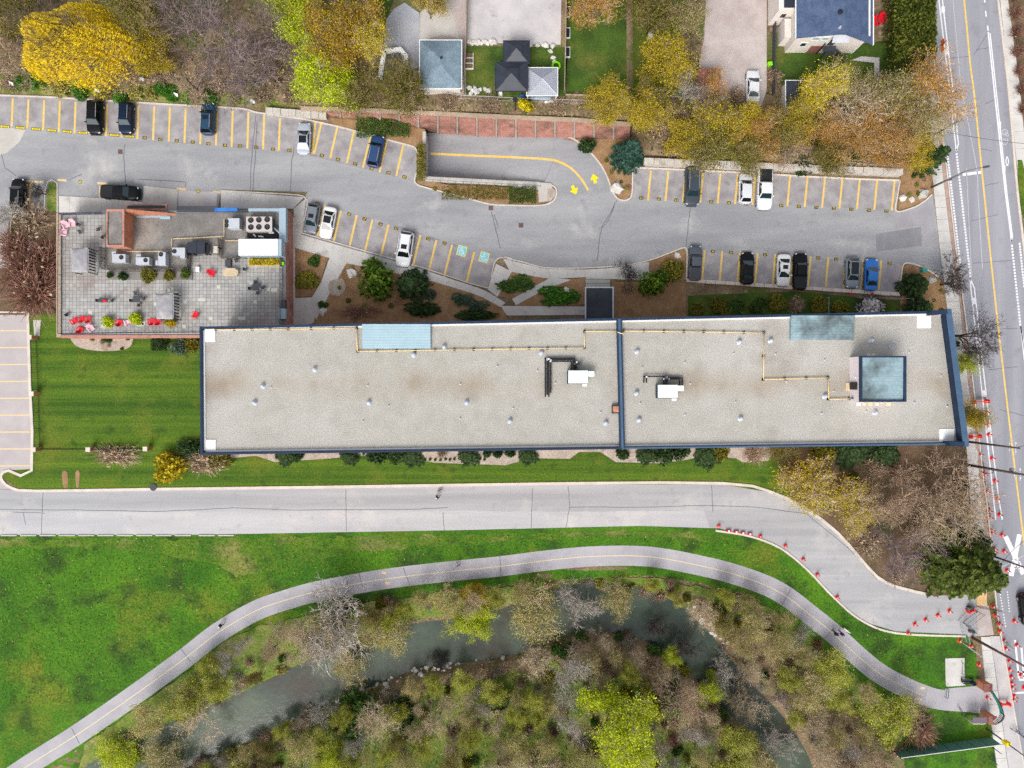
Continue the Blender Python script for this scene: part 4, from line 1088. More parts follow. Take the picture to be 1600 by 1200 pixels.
def metal_hatch(label, x0, y0, x1, y1, mat, n):
  a = W((x0 + x1) / 2, (y0 + y1) / 2, RZ + .6); a.z = RZ
  r = empty('metal_roof_cover', a); tag(r, label, 'roof cover')
  for i in range(n):
    t0, t1 = i / n, (i + .965) / n
    m = MB()
    A, B = W(x0, y0 + (y1 - y0) * t0, RZ + .6), W(x1, y0 + (y1 - y0) * t1, RZ + .6)
    z0, z1 = RZ + .75 - .3 * t0, RZ + .75 - .3 * t1
    m.add([(A.x, B.y, z1), (B.x, B.y, z1), (B.x, A.y, z0), (A.x, A.y, z0), (A.x, B.y, RZ), (B.x, B.y, RZ), (B.x, A.y, RZ), (A.x, A.y, RZ)],
        [(0, 1, 2, 3), (0, 4, 5, 1), (1, 5, 6, 2), (2, 6, 7, 3), (3, 7, 4, 0)])
    put(r, m, 'panel', T[mat])
  return r
metal_hatch('pale blue metal roof cover on the left half of the gravel roof', 566, 506.5, 672.5, 544.5, 'paleblue', 9)
metal_hatch('pale blue metal roof cover with a sooty end near the right parapet', 1236, 493, 1335, 531, 'sootblue', 9)
# gas pipe with its blocks
gp = empty('gas_pipe', W(558, 548, RZ)); tag(gp, 'yellow gas pipe zigzagging on black blocks along the gravel roof', 'pipe')
def pipe_run(px, z=RZ + 0.28, r=0.07, step=27.0):
  m = MB(); P = [W(a, b, z) for a, b in px]
  for a, b in zip(P, P[1:]): m.tube([a, b], r, 6)
  put(gp, m, 'pipe', T['gaspipe'], True)
  for (ax, ay), (bx, by) in zip(px, px[1:]):
    L = math.hypot(bx - ax, by - ay); k = max(1, int(L / step))
    for i in range(k + 1):
      x, y = ax + (bx - ax) * i / k, ay + (by - ay) * i / k
      c = W(x, y, z); m = MB(); m.obox(c, 0.15, 0.15, RZ - .01, z + .03); put(gp, m, 'support_block', T['black'])
pipe_run([(337, 515), (450, 514), (557, 512), (558.5, 549), (740, 546), (913, 543.5), (913.5, 518), (964, 517.5)])
pipe_run([(975, 517), (1100, 518.5), (1194, 520), (1193, 593)]); pipe_run([(1193, 593), (1294, 590), (1295, 624), (1328, 623)])
m = MB(); m.tube([W(964, 517.5, RZ + .28), W(965, 519, 13.0), W(974, 522, 13.0), W(975, 517, RZ + .28)], .06, 6); put(gp, m, 'pipe', T['gaspipe'])
# vents
vb = MB(); vb.lathe([(0.42, 0.0), (0.40, 0.04), (0.2, 0.05), (0.19, 0.42)], 14)
vc = MB(); vc.lathe([(0.27, 0.40), (0.28, 0.47), (0.16, 0.56), (0.02, 0.6)], 14)
vbm, vcm = vb.mesh('flashing', T['galv'], True), vc.mesh('cap', T['grey'], True)
sb = MB(); sb.lathe([(0.16, 0.0), (0.15, 0.03), (0.07, 0.04), (0.07, 0.3)], 10); sbm = sb.mesh('stack', T['grey'], True)
def stand_on_roof(px, py, z=RZ): p = W(px, py, z + .3); p.z = z; return p
for x, y in [(410, 603), (491, 577), (576, 629), (646, 554), (694, 542), (729, 629), (797, 658), (397, 629), (846, 551), (947, 661), (996, 549), (995, 614), (999, 656), (1156, 534), (1158, 654), (1205, 532), (1363, 532), (1395, 541), (1290, 619), (1369, 645)]:
  e = empty('roof_vent', stand_on_roof(x, y), random.uniform(0, 6)); tag(e, 'round metal roof vent with a wide collar on the gravel roof', 'roof vent', 'large round vents on the gravel roof')
  mesh_obj('flashing', vbm, e); mesh_obj('cap', vcm, e)
for x, y in [(423, 605), (574, 602), (719, 600), (607, 634), (567, 658), (719, 654), (840, 579), (868, 598), (939, 644), (1001, 630), (1004, 574), (1071, 566), (1079, 599), (1150, 628), (1147, 552), (1071, 648), (1230, 596), (1213, 553), (1290, 562), (1357, 540), (1304, 611), (1472, 587), (1482, 635), (1430, 629), (1285, 646), (1422, 550), (1355, 643), (777, 572), (802, 638)]:
  tag(mesh_obj('vent_stack', sbm, loc=stand_on_roof(x, y)), 'small pale vent stack poking through the gravel roof', 'vent stack', 'small vent stacks on the gravel roof')
# air handlers with black lagged pipes
def air_handler(label, x, y, pipes):
  r = empty('air_handler', stand_on_roof(x, y)); tag(r, label, 'air handler')
  zt = RZ + 1.5
  for i in range(5):
    m = MB(); pbox(m, x - 15 + i * 6.2, y - 10, x - 15 + i * 6.2 + 6.05, y + 10, RZ + .25, zt); put(r, m, 'cabinet_panel', T['palegreenwhite'])
  m = MB(); pbox(m, x - 16, y - 10.6, x - 14.9, y + 10.6, RZ + .2, zt - .1); pbox(m, x - 16, y + 10, x + 16, y + 10.7, RZ + .2, zt - .1); put(r, m, 'skirt', T['navy'])
  m = MB(); pbox(m, x + 16.1, y - 9, x + 25.5, y - .5, RZ + .5, zt - .2); put(r, m, 'intake_hood', T['palegreenwhite'])
  m = MB(); pbox(m, x + 7, y + 10.8, x + 14, y + 15, RZ + .5, zt - .3); put(r, m, 'side_duct', T['palegreenwhite'])
  m = MB(); pbox(m, x - 14, y - 9, x + 14, y + 9, RZ, RZ + .25); put(r, m, 'curb', T['charcoal'])
  for pl in pipes:
    m = MB(); P = [W(a, b, RZ + .45) for a, b in pl]
    for a, b in zip(P, P[1:]): m.tube([a, b], .1, 6)
    put(r, m, 'lagged_pipe', T['black'])
    m = MB()
    for p in P: m.lathe([(.12, .06), (.12, .16)], 8, (p.x, p.y, p.z)); break
    put(r, m, 'pipe_elbow', T['whitemetal'])
  m = MB(); c = W(x - 1, y - 17, RZ + .5)
  for i in range(5): m.obox((c.x + random.uniform(-.5, .5), c.y + random.uniform(-.4, .4)), .16, .12, RZ, RZ + .7 + .1 * i, random.random())
  put(r, m, 'valve_cluster', T['charcoal'])
  return r
air_handler('white rooftop air handler with black pipes, left of the dividing parapet', 903, 589, [[(852, 560), (852, 620)], [(855, 561), (855, 617), ], [(857.5, 561), (857.5, 620)], [(860.5, 563), (860.5, 614)], [(852, 560), (898, 560), (898, 578)], [(855, 562), (896, 562), (896, 578)], [(860, 564.5), (893, 564.5), (893, 578)], [(901, 566), (901, 578)]])
air_handler('white rooftop air handler with black pipes, right of the dividing parapet', 1043, 611.5, [[(1006, 588), (1041, 588), (1041, 601)], [(1006, 588), (1006, 598)], [(1010, 589), (1010, 598)], [(1042, 589.5), (1066, 590.5), (1066, 602)], [(1045, 592), (1062, 592), (1062, 602)], [(1037, 592), (1037, 601)]])
cb = thing_box('roof_box', 'small coppery timber box against the dividing parapet', 'box', 'copper', 957, 634, 968, 645.5, RZ, RZ + .45)
m = MB(); a, b = W(957, 634, RZ + .45), W(968, 645.5, RZ + .45); s_ = abs(b.x - a.x) / 2 + .07
for q in ((-s_, -s_, s_, -s_ + .12), (-s_, s_ - .12, s_, s_), (-s_, -s_ + .12, -s_ + .12, s_ - .12), (s_ - .12, -s_ + .12, s_, s_ - .12)): m.box(q[0], q[1], 0, q[2], q[3], .52)
m.build('rim_board', T['blackroof'], cb)
# penthouse
PZ = 15.5
ph = empty('roof_penthouse', stand_on_roof(1375, 592)); tag(ph, 'rooftop machine room with sooty pale blue roof and pinkish wall', 'penthouse')
m = MB(); pbox(m, 1345.5, 557, 1415.5, 627.5, RZ - .01, PZ - .25); put(ph, m, 'wall', M('pale_pink_siding', (.78, .69, .71), fine=.05))
m = MB()
for q in ((1345, 556, 1416.5, 558.5), (1345, 625.5, 1416.5, 628), (1345, 558.5, 1347.5, 625.5), (1412.5, 558.5, 1416.5, 625.5)): pbox(m, *q, PZ - .5, PZ + .05)
put(ph, m, 'roof_edge', T['navy'])
for i in range(9):
  t = 66.8 / 9; m = MB(); pbox(m, 1347.6, 558.6 + i * t, 1412.4, 558.6 + (i + .985) * t, PZ - .4, PZ - .12 - .012 * i); put(ph, m, 'roof_panel', T['sootblue'])
a, b = W(1345.5, 597, PZ), W(1345.5, 609, PZ)
m = MB(); m.box(a.x - .05, b.y, RZ + .35, a.x + .02, a.y, RZ + 2.35); put(ph, m, 'door', T['black'])
m = MB(); m.box(a.x - .12, a.y + .5, RZ + 1.9, a.x, a.y + .7, RZ + 2.1); put(ph, m, 'wall_lamp', T['whitemetal'])
m = MB(); m.box(a.x - .1, b.y - 1.3, RZ + .9, a.x, b.y - 1.0, RZ + 1.3); put(ph, m, 'meter_box', T['charcoal'])
for x0, y0, x1, y1, mt in [(1338, 628.5, 1345.5, 634, 'pinkwhite'), (1347.5, 628.5, 1353, 634, 'timber'), (1356, 628.5, 1363.5, 634, 'timber'), (1367, 628.5, 1374, 634, 'stonewall'), (1376, 628.5, 1382.5, 634, 'stonewall'), (1385, 628.5, 1392.5, 634, 'timber'), (1354.5, 552, 1361, 556.5, 'stonewall'), (1361.5, 552, 1368, 556.5, 'timber'), (1322, 598, 1329, 611, 'timber')]:
  thing_box('roof_paver', 'pale square paver lying beside the rooftop machine room', 'paver', mt, x0, y0, x1, y1, RZ, RZ + .09, 'pavers around the machine room')
# entrance canopy
cn = empty('entrance_canopy', W(935, 476, 0)); tag(cn, 'flat black entrance canopy on the long side of the apartment block', 'canopy')
m = MB(); pbox(m, 915, 449, 958, 520, 2.85, 3.1); put(cn, m, 'roof', M('black_membrane', (0.035, 0.042, 0.05), (0.05, 0.06, 0.07), 0.6, (0.20, 0.20, 0.21), 0.35, (0.62, 0.75), 0.2))
m = MB()
for q in ((914, 448, 959, 450), (914, 450, 916, 505), (957, 450, 959, 505)): pbox(m, *q, 2.8, 3.2)
put(cn, m, 'fascia', T['grey'])
for x in (918, 955):
  m = MB(); pbox(m, x - 1.3, 452, x + 1.3, 454.6, 0, 2.84); put(cn, m, 'post', T['charcoal'])

# ---------------------------------------------------------------- terrace building
DZ = 4.0
tb = empty('terrace_building', W(270, 420, 0)); tag(tb, 'single-storey brick building with a paved roof terrace', 'building')
POD = [(90, 332), (446, 326), (447, 513), (352, 514), (352, 526), (92, 527)]
m = MB(); m.prism(wp(POD, DZ), -0.2, DZ - .12); put(tb, m, 'wall', T['brickpink'])
m = MB(); m.prism(wp(POD, DZ), DZ - .119, DZ); put(tb, m, 'deck', T['joint'])
a, b = W(446, 330, DZ), W(446.5, 513, DZ)
m = MB(); m.box(b.x - .05, b.y, 0.0, b.x + .25, a.y, .35); put(tb, m, 'plinth', T['kerb'])
for y0, y1 in ((391, 400), (412, 428), (466, 486)):
  a, b = W(446, y0, DZ), W(446, y1, DZ)
  m = MB(); m.box(a.x - .02, b.y, 1.0, a.x + .03, a.y, 2.6); put(tb, m, 'window', T['glass'])
# pavers
def pavers():
  m = MB(); s = 0.545
  A, B = W(97, 336, DZ), W(438, 522, DZ)
  x = A.x
  while x < B.x:
    y = B.y
    while y < A.y:
      cx, cy = x + s / 2, y + s / 2
      px, py = 800 + cx * 10 * CAMZ / (CAMZ - DZ), 600 - cy * 10 * CAMZ / (CAMZ - DZ)
      bad = (px > 347 and py > 510) or (164 < px < 440 and py < 386) or (205 < px < 300 and py < 404) or (163 < px < 297 and 386 < py < 421 ) or (346 < px and py < 404)
      if not bad:
        g = .022
        m.box(x + g, y + g, DZ + .001, x + s - g, y + s - g, DZ + .03 + random.uniform(0, .008))
      y += s
    x += s
  o = put(tb, m, 'pavers', T['paver']); o['kind'] = 'stuff'
pavers()
for _ in range(24):
  px, py = random.uniform(110, 430), random.uniform(428, 515)
  if px > 345 and py > 500: continue
  c = W(px, py, DZ); m = MB(); k = 2 if random.random() < .3 else 1
  m.box(c.x - .26, c.y - .26, DZ + .02, c.x - .26 + .53 * k, c.y + .26, DZ + .045); put(tb, m, 'pale_paver', M('pale_paver', (.52, .52, .46), fine=.06) if _ == 0 else bpy.data.materials['pale_paver'])
# tar roof parts
m = MB(); m.prism(wp([(206, 335), (350, 333), (350, 398), (300, 401), (298, 420), (207, 420), (165, 420), (165, 388), (206, 388)], DZ), DZ + .002, DZ + .06); put(tb, m, 'tar_roof', T['tar'])
m = MB(); m.prism(wp([(350.2, 333), (441, 331), (441, 378), (350.2, 398)], DZ), DZ + .002, DZ + .064); put(tb, m, 'tar_roof', T['tar'])
# brick stair tower
SZ = 6.9
m = MB(); pbox(m, 167, 328, 192.5, 384, DZ, SZ); put(tb, m, 'stair_tower', T['brick'])
m = MB(); pbox(m, 168.3, 331, 190.5, 382, SZ, SZ + .05); put(tb, m, 'tower_roof', T['tar'])
m = MB()
for q in ((166, 327, 194, 330.4), (166, 382.4, 194, 386), (166, 330.5, 168, 382.3), (190.8, 330.5, 194, 382.3)): pbox(m, *q, SZ, SZ + .25)
put(tb, m, 'tower_parapet', T['brickpink'])
a, b = W(194, 330, SZ), W(276, 328, DZ)
m = MB(); m.add([(a.x, a.y, DZ), (b.x, a.y, DZ), (a.x, a.y, SZ), (a.x, a.y + .35, DZ), (b.x, a.y + .35, DZ), (a.x, a.y + .35, SZ)], [(0, 1, 2), (5, 4, 3), (1, 4, 5, 2), (0, 2, 5, 3)]); put(tb, m, 'sloped_parapet', T['brick'])
m = MB(); pbox(m, 213, 337, 262, 340, DZ + .06, DZ + .2); put(tb, m, 'blue_flashing', T['skyblue'])
m = MB(); pbox(m, 250, 338, 266, 342, DZ + .06, DZ + .25); put(tb, m, 'blue_flashing', T['paleblue'])
# parapet cap at the right and the top
m = MB(); pbox(m, 436, 325, 446.5, 378, DZ, DZ + .9); put(tb, m, 'screen_wall', T['skyblue'])
m = MB(); pbox(m, 388, 325.5, 436, 330, DZ, DZ + .9); put(tb, m, 'screen_wall', T['skyblue'])
m = MB(); pbox(m, 276, 328, 388, 331, DZ, DZ + .25); put(tb, m, 'edge_cap', T['charcoal'])
def railing(label, pts, mat='navy', z=DZ, h=1.05):
  r = empty('terrace_railing', W(*pts[0], z)); tag(r, label, 'railing')
  P = [W(a, b, z) for a, b in pts]
  U = Vector((0, 0, h))
  for lv, nm, rr in ((1.0, 'top_rail', .045), (.12, 'bottom_rail', .03)):
    m = MB(); m.tube([p + U * lv for p in P], rr, 5); put(r, m, nm, T[mat])
  for a, b in zip(P, P[1:]):
    k = max(1, int((b - a).length / 1.35))
    for i in range(k + 1):
      q = a + (b - a) * (i / k); m = MB(); m.tube([q, q + U], .035, 5); put(r, m, 'post', T['galv'])
    m = MB(); d = (b - a).normalized(); nrm = Vector((-d.y, d.x, 0)) * .015
    for i in range(int((b - a).length / .16)):
      q = a + d * (.08 + .16 * i); m.tube([q + U * .12, q + U * .98], .012, 4, False)
    o = put(r, m, 'balusters', T[mat]); o['kind'] = 'stuff'
  return r
railing('navy railing along the far left edge of the roof terrace', [(98, 337), (97, 430), (97, 521)])
railing('navy railing along the lower edge of the roof terrace', [(97, 522), (210, 520), (345, 519)])
railing('navy railing along the brick right edge of the roof terrace', [(441, 380), (441, 508)])
railing('navy railing along the upper edge of the roof terrace, left of the stair tower', [(98, 336), (165, 334)])
m = MB()
for q in ((88, 333, 95, 527),): pbox(m, *q, DZ - .05, DZ + .12)
put(tb, m, 'edge_ledge', T['wood'])
m = MB(); pbox(m, 96, 523.5, 351, 528, DZ - .05, DZ + .12); put(tb, m, 'edge_ledge', T['brickpink'])
# entrance lintel over the front walk
m = MB(); pbox(m, 197, 319, 261, 328, 2.7, 3.0); put(tb, m, 'entrance_canopy', T['brickpink'])
m = MB(); pbox(m, 199, 321, 258, 325.5, 3.0, 3.03); put(tb, m, 'skylight', T['glass'])
bn = thing_box('blue_bin', 'bright blue tarpaulin-covered bin behind the terrace building', 'bin', 'blue', 335, 324.5, 371, 330, 0.12, 4.35)

# ---- terrace equipment
def deck(px, py, z=DZ): p = W(px, py, z); return p
def fan(r, c, rad, z):
  m = MB(); m.lathe([(rad, 0), (rad, .05), (rad * .9, .05), (rad * .88, .015)], 18, (c.x, c.y, z)); o = put(r, m, 'fan_guard', T['black'], True)
  m = MB()
  for k in range(5):
    a = k * math.pi * 2 / 5
    m.obox((c.x + math.cos(a) * rad * .45, c.y + math.sin(a) * rad * .45), rad * .4, rad * .1, z + .03, z + .045, a)
  m.lathe([(rad * .2, .03), (rad * .18, .08)], 10, (c.x, c.y, z)); put(r, m, 'fan', T['charcoal'])
def condenser(label, x0, y0, x1, y1, h, fans, mat='grey', ext=None):
  r = empty('condenser_unit', deck((x0 + x1) / 2, (y0 + y1) / 2)); tag(r, label, 'condenser')
  zt = DZ + .25 + h
  m = MB(); pbox(m, x0, y0, x1, y1, DZ + .25, zt); put(r, m, 'cabinet', T[mat])
  m = MB(); pbox(m, x0 - .5, y0 + 1, x0 + .6, y1 - 1, DZ + .4, zt - .15); pbox(m, x1 - .4, y0 + 1, x1 + .6, y1 - 1, DZ + .4, zt - .15); put(r, m, 'coil_grille', T['charcoal'])
  for fx, fy, rad in fans: fan(r, W(fx, fy, zt), rad, zt)
  if ext:
    m = MB(); pbox(m, *ext, DZ + .1, zt - .25); put(r, m, 'control_box', T[mat])
  m = MB()
  for fx in (x0 + 2, x1 - 2): pbox(m, fx - .6, y0, fx + .6, y1, DZ + .05, DZ + .25)
  put(r, m, 'skid', T['black'])
condenser('grey condenser unit nearest the brick stair tower', 175, 397, 196, 410, 1.1, [(189.5, 402, .33)], ext=(174.5, 393, 181, 396.9))
condenser('grey condenser unit with its fan at the right end, second from the stair tower', 212, 402, 233, 413.5, 1.1, [(227.5, 406.5, .33)], ext=(213, 397.5, 220, 401.9))
condenser('grey upright condenser unit, third from the stair tower', 247, 394, 258.5, 414.5, 1.15, [(251.5, 397.5, .33)], ext=(243, 407, 246.9, 414))
condenser('grey condenser unit beside the black covered grill', 269, 387, 289, 398.5, 1.1, [(272.5, 392.5, .33)], ext=(281, 398.6, 289, 403))
condenser('grey twin-fan unit left of the six-fan condenser', 356, 341, 374, 357, 1.3, [(354.2, 346, .3), (354.2, 352, .3)])
condenser('large pale condenser unit with six round fans', 384.5, 338.5, 425, 361.5, 1.5, [(392, 344, .42), (404.5, 343.5, .42), (417.5, 343, .42), (392, 355, .42), (404.5, 354.7, .42), (417.5, 354.5, .42)], 'beige')
mk = empty('make_up_air_unit', deck(410, 390)); tag(mk, 'big white air unit with pale blue sides on the roof terrace', 'air unit')
m = MB(); pbox(m, 372.5, 373.5, 434, 399, DZ + .3, DZ + 2.3); put(mk, m, 'cabinet', T['whitemetal'])
m = MB(); A, B = W(434, 373.5, DZ + 2.3), W(434, 399, DZ + 2.3); m.box(A.x + .01, B.y, DZ + .3, A.x + .5, A.y, DZ + 2.2); put(mk, m, 'intake', T['skyblue'])
A, B = W(372.5, 399, DZ + 2.3), W(434, 399, DZ + 2.3)
m = MB(); m.box(A.x, A.y - .05, DZ + .3, B.x, A.y - .003, DZ + 2.2); put(mk, m, 'side_panel', T['skyblue'])
m = MB()
for x in (380, 425): pbox(m, x - 2, 375, x + 2, 398, DZ, DZ + .3, DZ + 2.3)
put(mk, m, 'skid', T['black'])
m = MB()
for pl in ([(428, 356), (441, 368)], [(396, 366), (400, 370)], [(420, 364), (428, 364)], [(404, 369), (412, 370)]):
  m.tube([W(*p, DZ + .9) for p in pl], .12, 7)
o = m.build('duct', T['whitemetal'], loc=(0, 0, 0)); put(mk, MB().add([(v[0], v[1], v[2]) for v in m.v], m.f), 'duct', T['galv']); bpy.data.objects.remove(o)
m = MB(); pbox(m, 386, 362.5, 434, 371, DZ + .07, DZ + .5); put(mk, m, 'plenum', T['black'])
# timber-slatted screens round the units
def screen(label, a, b, h=1.5, mat='black', step=.17):
  r = empty('slat_screen', deck(*a)); tag(r, label, 'screen')
  A, B = W(*a, DZ), W(*b, DZ); d = (B - A); L = d.length; d.normalize()
  for t in (.02, .5, .98):
    p = A + d * (L * t); m = MB(); m.tube([p, p + Vector((0, 0, h))], .05, 4); put(r, m, 'post', T[mat])
  for zz in (.2, h - .1):
    m = MB(); m.tube([A + Vector((0, 0, zz)), B + Vector((0, 0, zz))], .04, 4); put(r, m, 'rail', T['wood'])
  for i in range(int(L / step)):
    p = A + d * (step * (i + .5)); m = MB(); m.obox(p, .035, .035, DZ + .1, DZ + h); put(r, m, 'slat', T[mat])
screen('dark slatted screen between the left pergola and the condenser yard', (164, 388), (164, 421))
screen('long dark slatted screen below the row of grey condensers', (165, 421.5), (298, 421.5), 1.0)
screen('dark slatted screen at the right end of the condenser yard', (298, 398), (298, 421), 1.5)
screen('dark slatted screen left of the big white air unit', (347, 375), (347, 403), 1.6)
screen('dark slatted screen under the lower side of the big white air unit', (348, 404), (388, 404), 0.9)
m = MB(); P = [W(*p, DZ + .35) for p in [(180, 393), (262, 393)]];
def terrace_pipe(label, px, z=DZ + .4):
  m = MB(); P = [W(a, b, z) for a, b in px]
  c = P[0].copy(); c.z = DZ
  for a, b in zip(P, P[1:]): m.tube([a - c, b - c], .055, 5)
  for p in P: m.tube([p - c, p - c - Vector((0, 0, z - DZ - .05))], .05, 5)
  tag(m.build('roof_gas_pipe', T['gaspipe'], loc=c), label, 'pipe')
terrace_pipe('yellow gas pipe running along the tar roof to the twin-fan unit', [(270, 373), (300, 372), (350, 369), (350, 343)])
terrace_pipe('short yellow gas pipe behind the four grey condensers', [(198, 393), (262, 392.5)])
terrace_pipe('yellow gas pipe dropping to the condenser by the grill', [(268, 373), (268, 386)])
terrace_pipe('yellow gas pipe leading to the big white air unit', [(352, 376), (372, 376)])
# black covered grill lounge
g = empty('covered_grill', deck(306, 387)); tag(g, 'black covered grill with side shelf beside the condenser yard', 'grill')
for x0, x1 in ((293, 307), (307.6, 320)):
  m = MB(); pbox(m, x0, 378, x1, 395, DZ + .03, DZ + 1.15); put(g, m, 'cover', T['blackroof'])
m = MB(); pbox(m, 320.5, 382, 327, 398, DZ + .75, DZ + .85); put(g, m, 'side_shelf', T['black'])
for x, y in ((295, 396), (303, 397.5), (321, 397), (326, 397)):
  m = MB(); pbox(m, x - .8, y - .8, x + .8, y + .8, DZ + .02, DZ + .8); put(g, m, 'leg', T['black'])
thing_box('pale_hatch', 'pale square roof hatch beside the grill', 'hatch', 'stonewall', 333, 384, 342, 395, DZ + .02, DZ + .3)
# planter with orange blooms below the white unit
pl = empty('flower_planter', deck(414, 410)); tag(pl, 'long timber planter of orange flowers below the white air unit', 'planter')
m = MB(); pbox(m, 388, 404, 438, 416, DZ + .02, DZ + .5); put(pl, m, 'box', T['timber'])
m = MB()
for i in range(420):
  c = W(random.uniform(390, 436), random.uniform(405, 414), DZ + .6); s = .11
  n = Vector((random.gauss(0, .5), random.gauss(0, .5), 1)).normalized(); u = n.cross(Vector((0, 1, 0))).normalized() * s; v = n.cross(u.normalized()) * s
  c.z = DZ + random.uniform(.5, .85); m.add([c - u - v, c + u - v, c + u + v, c - u + v], [(0, 1, 2, 3)])
put(pl, m, 'foliage', T['lf_gold'])
# pergolas
def pergola(label, x0, y0, x1, y1, slats_e):
  z = DZ + 2.3
  r = empty('pergola', deck((x0 + x1) / 2, (y0 + y1) / 2)); tag(r, label, 'pergola')
  a, b = W(x0, y1, z), W(x1, y0, z)
  for x in (a.x, b.x):
    for y in (a.y, b.y):
      m = MB(); m.box(x - .06, y - .06, DZ, x + .06, y + .06, z); put(r, m, 'post', T['black'])
  for q in ((a.x, a.y, b.x, a.y), (a.x, b.y, b.x, b.y), (a.x, a.y, a.x, b.y), (b.x, a.y, b.x, b.y)):
    m = MB(); m.box(q[0] - .05, q[1] - .05, z - .05, q[2] + .05, q[3] + .05, z + .08); put(r, m, 'beam', T['grey'])
  m = MB(); n = 14; vs = []
  for i in range(n + 1):
    for k in range(n + 1):
      u, v = i / n, k / n
      dz = .32 * (1 - max(abs(2 * u - 1), abs(2 * v - 1))) + .09 * mnoise.noise(Vector((u * 4, v * 4, x0)))
      vs.append((a.x + (b.x - a.x) * u, a.y + (b.y - a.y) * v, z + .1 + dz))
  m.add(vs, [(i * (n + 1) + k, (i + 1) * (n + 1) + k, (i + 1) * (n + 1) + k + 1, i * (n + 1) + k + 1) for i in range(n) for k in range(n)])
  o = put(r, m, 'canopy', T['canvas'], True); s = o.modifiers.new('s', 'SOLIDIFY'); s.thickness = .02
  for i in range(7):
    y = a.y + (b.y - a.y) * (i + 1) / 8; m = MB(); m.box(b.x - .03, y - .09, DZ + .5, b.x + .03, y + .09, z - .1); put(r, m, 'side_slat', T['black'])
pergola('grey canvas pergola by the left screen of the roof terrace', 113, 388, 138, 425, True)
pergola('grey canvas pergola in the lower middle of the roof terrace', 245, 459, 271, 498, True)
# garden chairs
def adirondack(mat, name='garden_chair'):
  r = empty(name)
  m = MB(); m.add([(-.3, -.35, .36), (.3, -.35, .36), (.3, .3, .26), (-.3, .3, .26), (-.3, -.35, .32), (.3, -.35, .32), (.3, .3, .22), (-.3, .3, .22)], [(0, 1, 2, 3), (7, 6, 5, 4), (0, 4, 5, 1), (1, 5, 6, 2), (2, 6, 7, 3), (3, 7, 4, 0)]); m.build('seat', T[mat], r)
  for i in range(5):
    x = -.26 + i * .13; hgt = 1.0 - abs(i - 2) * .05
    m = MB(); m.add([(x - .055, .28, .26), (x + .055, .28, .26), (x + .065, .62, hgt), (x - .065, .62, hgt), (x - .055, .31, .26), (x + .055, .31, .26), (x + .065, .65, hgt), (x - .065, .65, hgt)], [(0, 1, 2, 3), (7, 6, 5, 4), (0, 4, 5, 1), (1, 5, 6, 2), (2, 6, 7, 3), (3, 7, 4, 0)]); m.build('back_slat', T[mat], r)
  for s in (-1, 1):
    m = MB(); m.box(s * .42 - .08, -.42, .54, s * .42 + .08, .42, .57); m.build('armrest', T[mat], r)
    for y in (-.34, .36): m = MB(); m.box(s * .4 - .03, y - .05, 0, s * .4 + .03, y + .05, .54); m.build('leg', T[mat], r)
  return r
def place(proto, px, py, rz, label, cat, group=None, first=[None], z=DZ + .03):
  o = copy_tree(proto); o.location = W(px, py, z); o.rotation_euler = (0, 0, rz)
  for k in ('label', 'category', 'group'):
    if k in o: del o[k]
  return tag(o, label, cat, group)
def drop(root):
  for c in list(root.children): drop(c)
  bpy.data.objects.remove(root)
pr = adirondack('red'); pp = adirondack('pink')
for x, y, a, lb in [(118, 502, 205, 'red garden chair, leftmost of the three in a row by the railing corner'), (129, 499, 190, 'red garden chair, middle of the three in a row by the railing corner'), (140, 499, 180, 'red garden chair, third of the three in a row by the railing corner'), (128, 515.5, 150, 'red garden chair below the row of three, close to the lower railing'), (189, 504, 160, 'red garden chair between the first two round shrubs'), (238.5, 502.5, 185, 'red garden chair right of the second round shrub'), (249, 502.5, 175, 'red garden chair against the third round shrub under the pergola'), (333, 427.5, 60, 'red garden chair left of the oval wooden table'), (306.5, 492.5, 250, 'lone red garden chair near the corner of the gravel roof')]:
  place(pr, x, y, R(a), lb, 'chair', 'red garden chairs')
for x, y, a, lb in [(145, 514, 40, 'faded red garden chair beside the lower railing'), (202, 504, 200, 'faded red garden chair half under the second round shrub'), (105.5, 353, 30, 'faded pink garden chair, upper left of the cluster of three'), (116, 351, 5, 'faded pink garden chair, right one of the cluster of three'), (103, 364.5, 80, 'faded pink garden chair, lowest of the cluster of three')]:
  place(pp, x, y, R(a), lb, 'chair', 'faded garden chairs')
drop(pr); drop(pp)
def cafe_chair():
  r = empty('cafe_chair')
  m = MB(); m.box(-.23, -.22, .42, .23, .22, .46); m.build('seat', T['charcoal'], r)
  m = MB(); m.box(-.23, .2, .46, .23, .25, .88); m.build('backrest', T['charcoal'], r)
  for x in (-.2, .2):
    for y in (-.19, .19): m = MB(); m.tube([(x, y, 0), (x, y, .42)], .02, 5); m.build('leg', T['black'], r)
  return r
pc = cafe_chair()
def cafe_table(px, py, label, chairs, rect=False, w=.5, mat='charcoal'):
  r = empty('cafe_table', W(px, py, DZ + .03)); tag(r, label, 'table')
  m = MB()
  if rect: m.box(-w * 1.5, -w * .75, .7, w * 1.5, w * .75, .74)
  else: m.box(-w, -w, .7, w, w, .74)
  m.build('tabletop', T[mat], r)
  for x in (-1, 1):
    for y in (-1, 1): m = MB(); k = .85 * w; m.tube([(x * k * (1.4 if rect else 1), y * k * (.7 if rect else 1), 0), (x * k * (1.4 if rect else 1), y * k * (.7 if rect else 1), .7)], .03, 5); m.build('leg', T['black'], r)
  return r
cafe_table(166, 470, 'dark rectangular patio table with a red cushion on the terrace', 2, True, .42)
thing_box('cushion', 'red and white cushion on the dark rectangular patio table', 'cushion', 'red', 160.5, 468, 166.5, 472, DZ + .775, DZ + .9)
cafe_table(217.5, 468, 'dark square patio table with four chairs left of the lower pergola', 4)
cafe_table(402.5, 449, 'dark square patio table with four chairs near the right railing', 4)
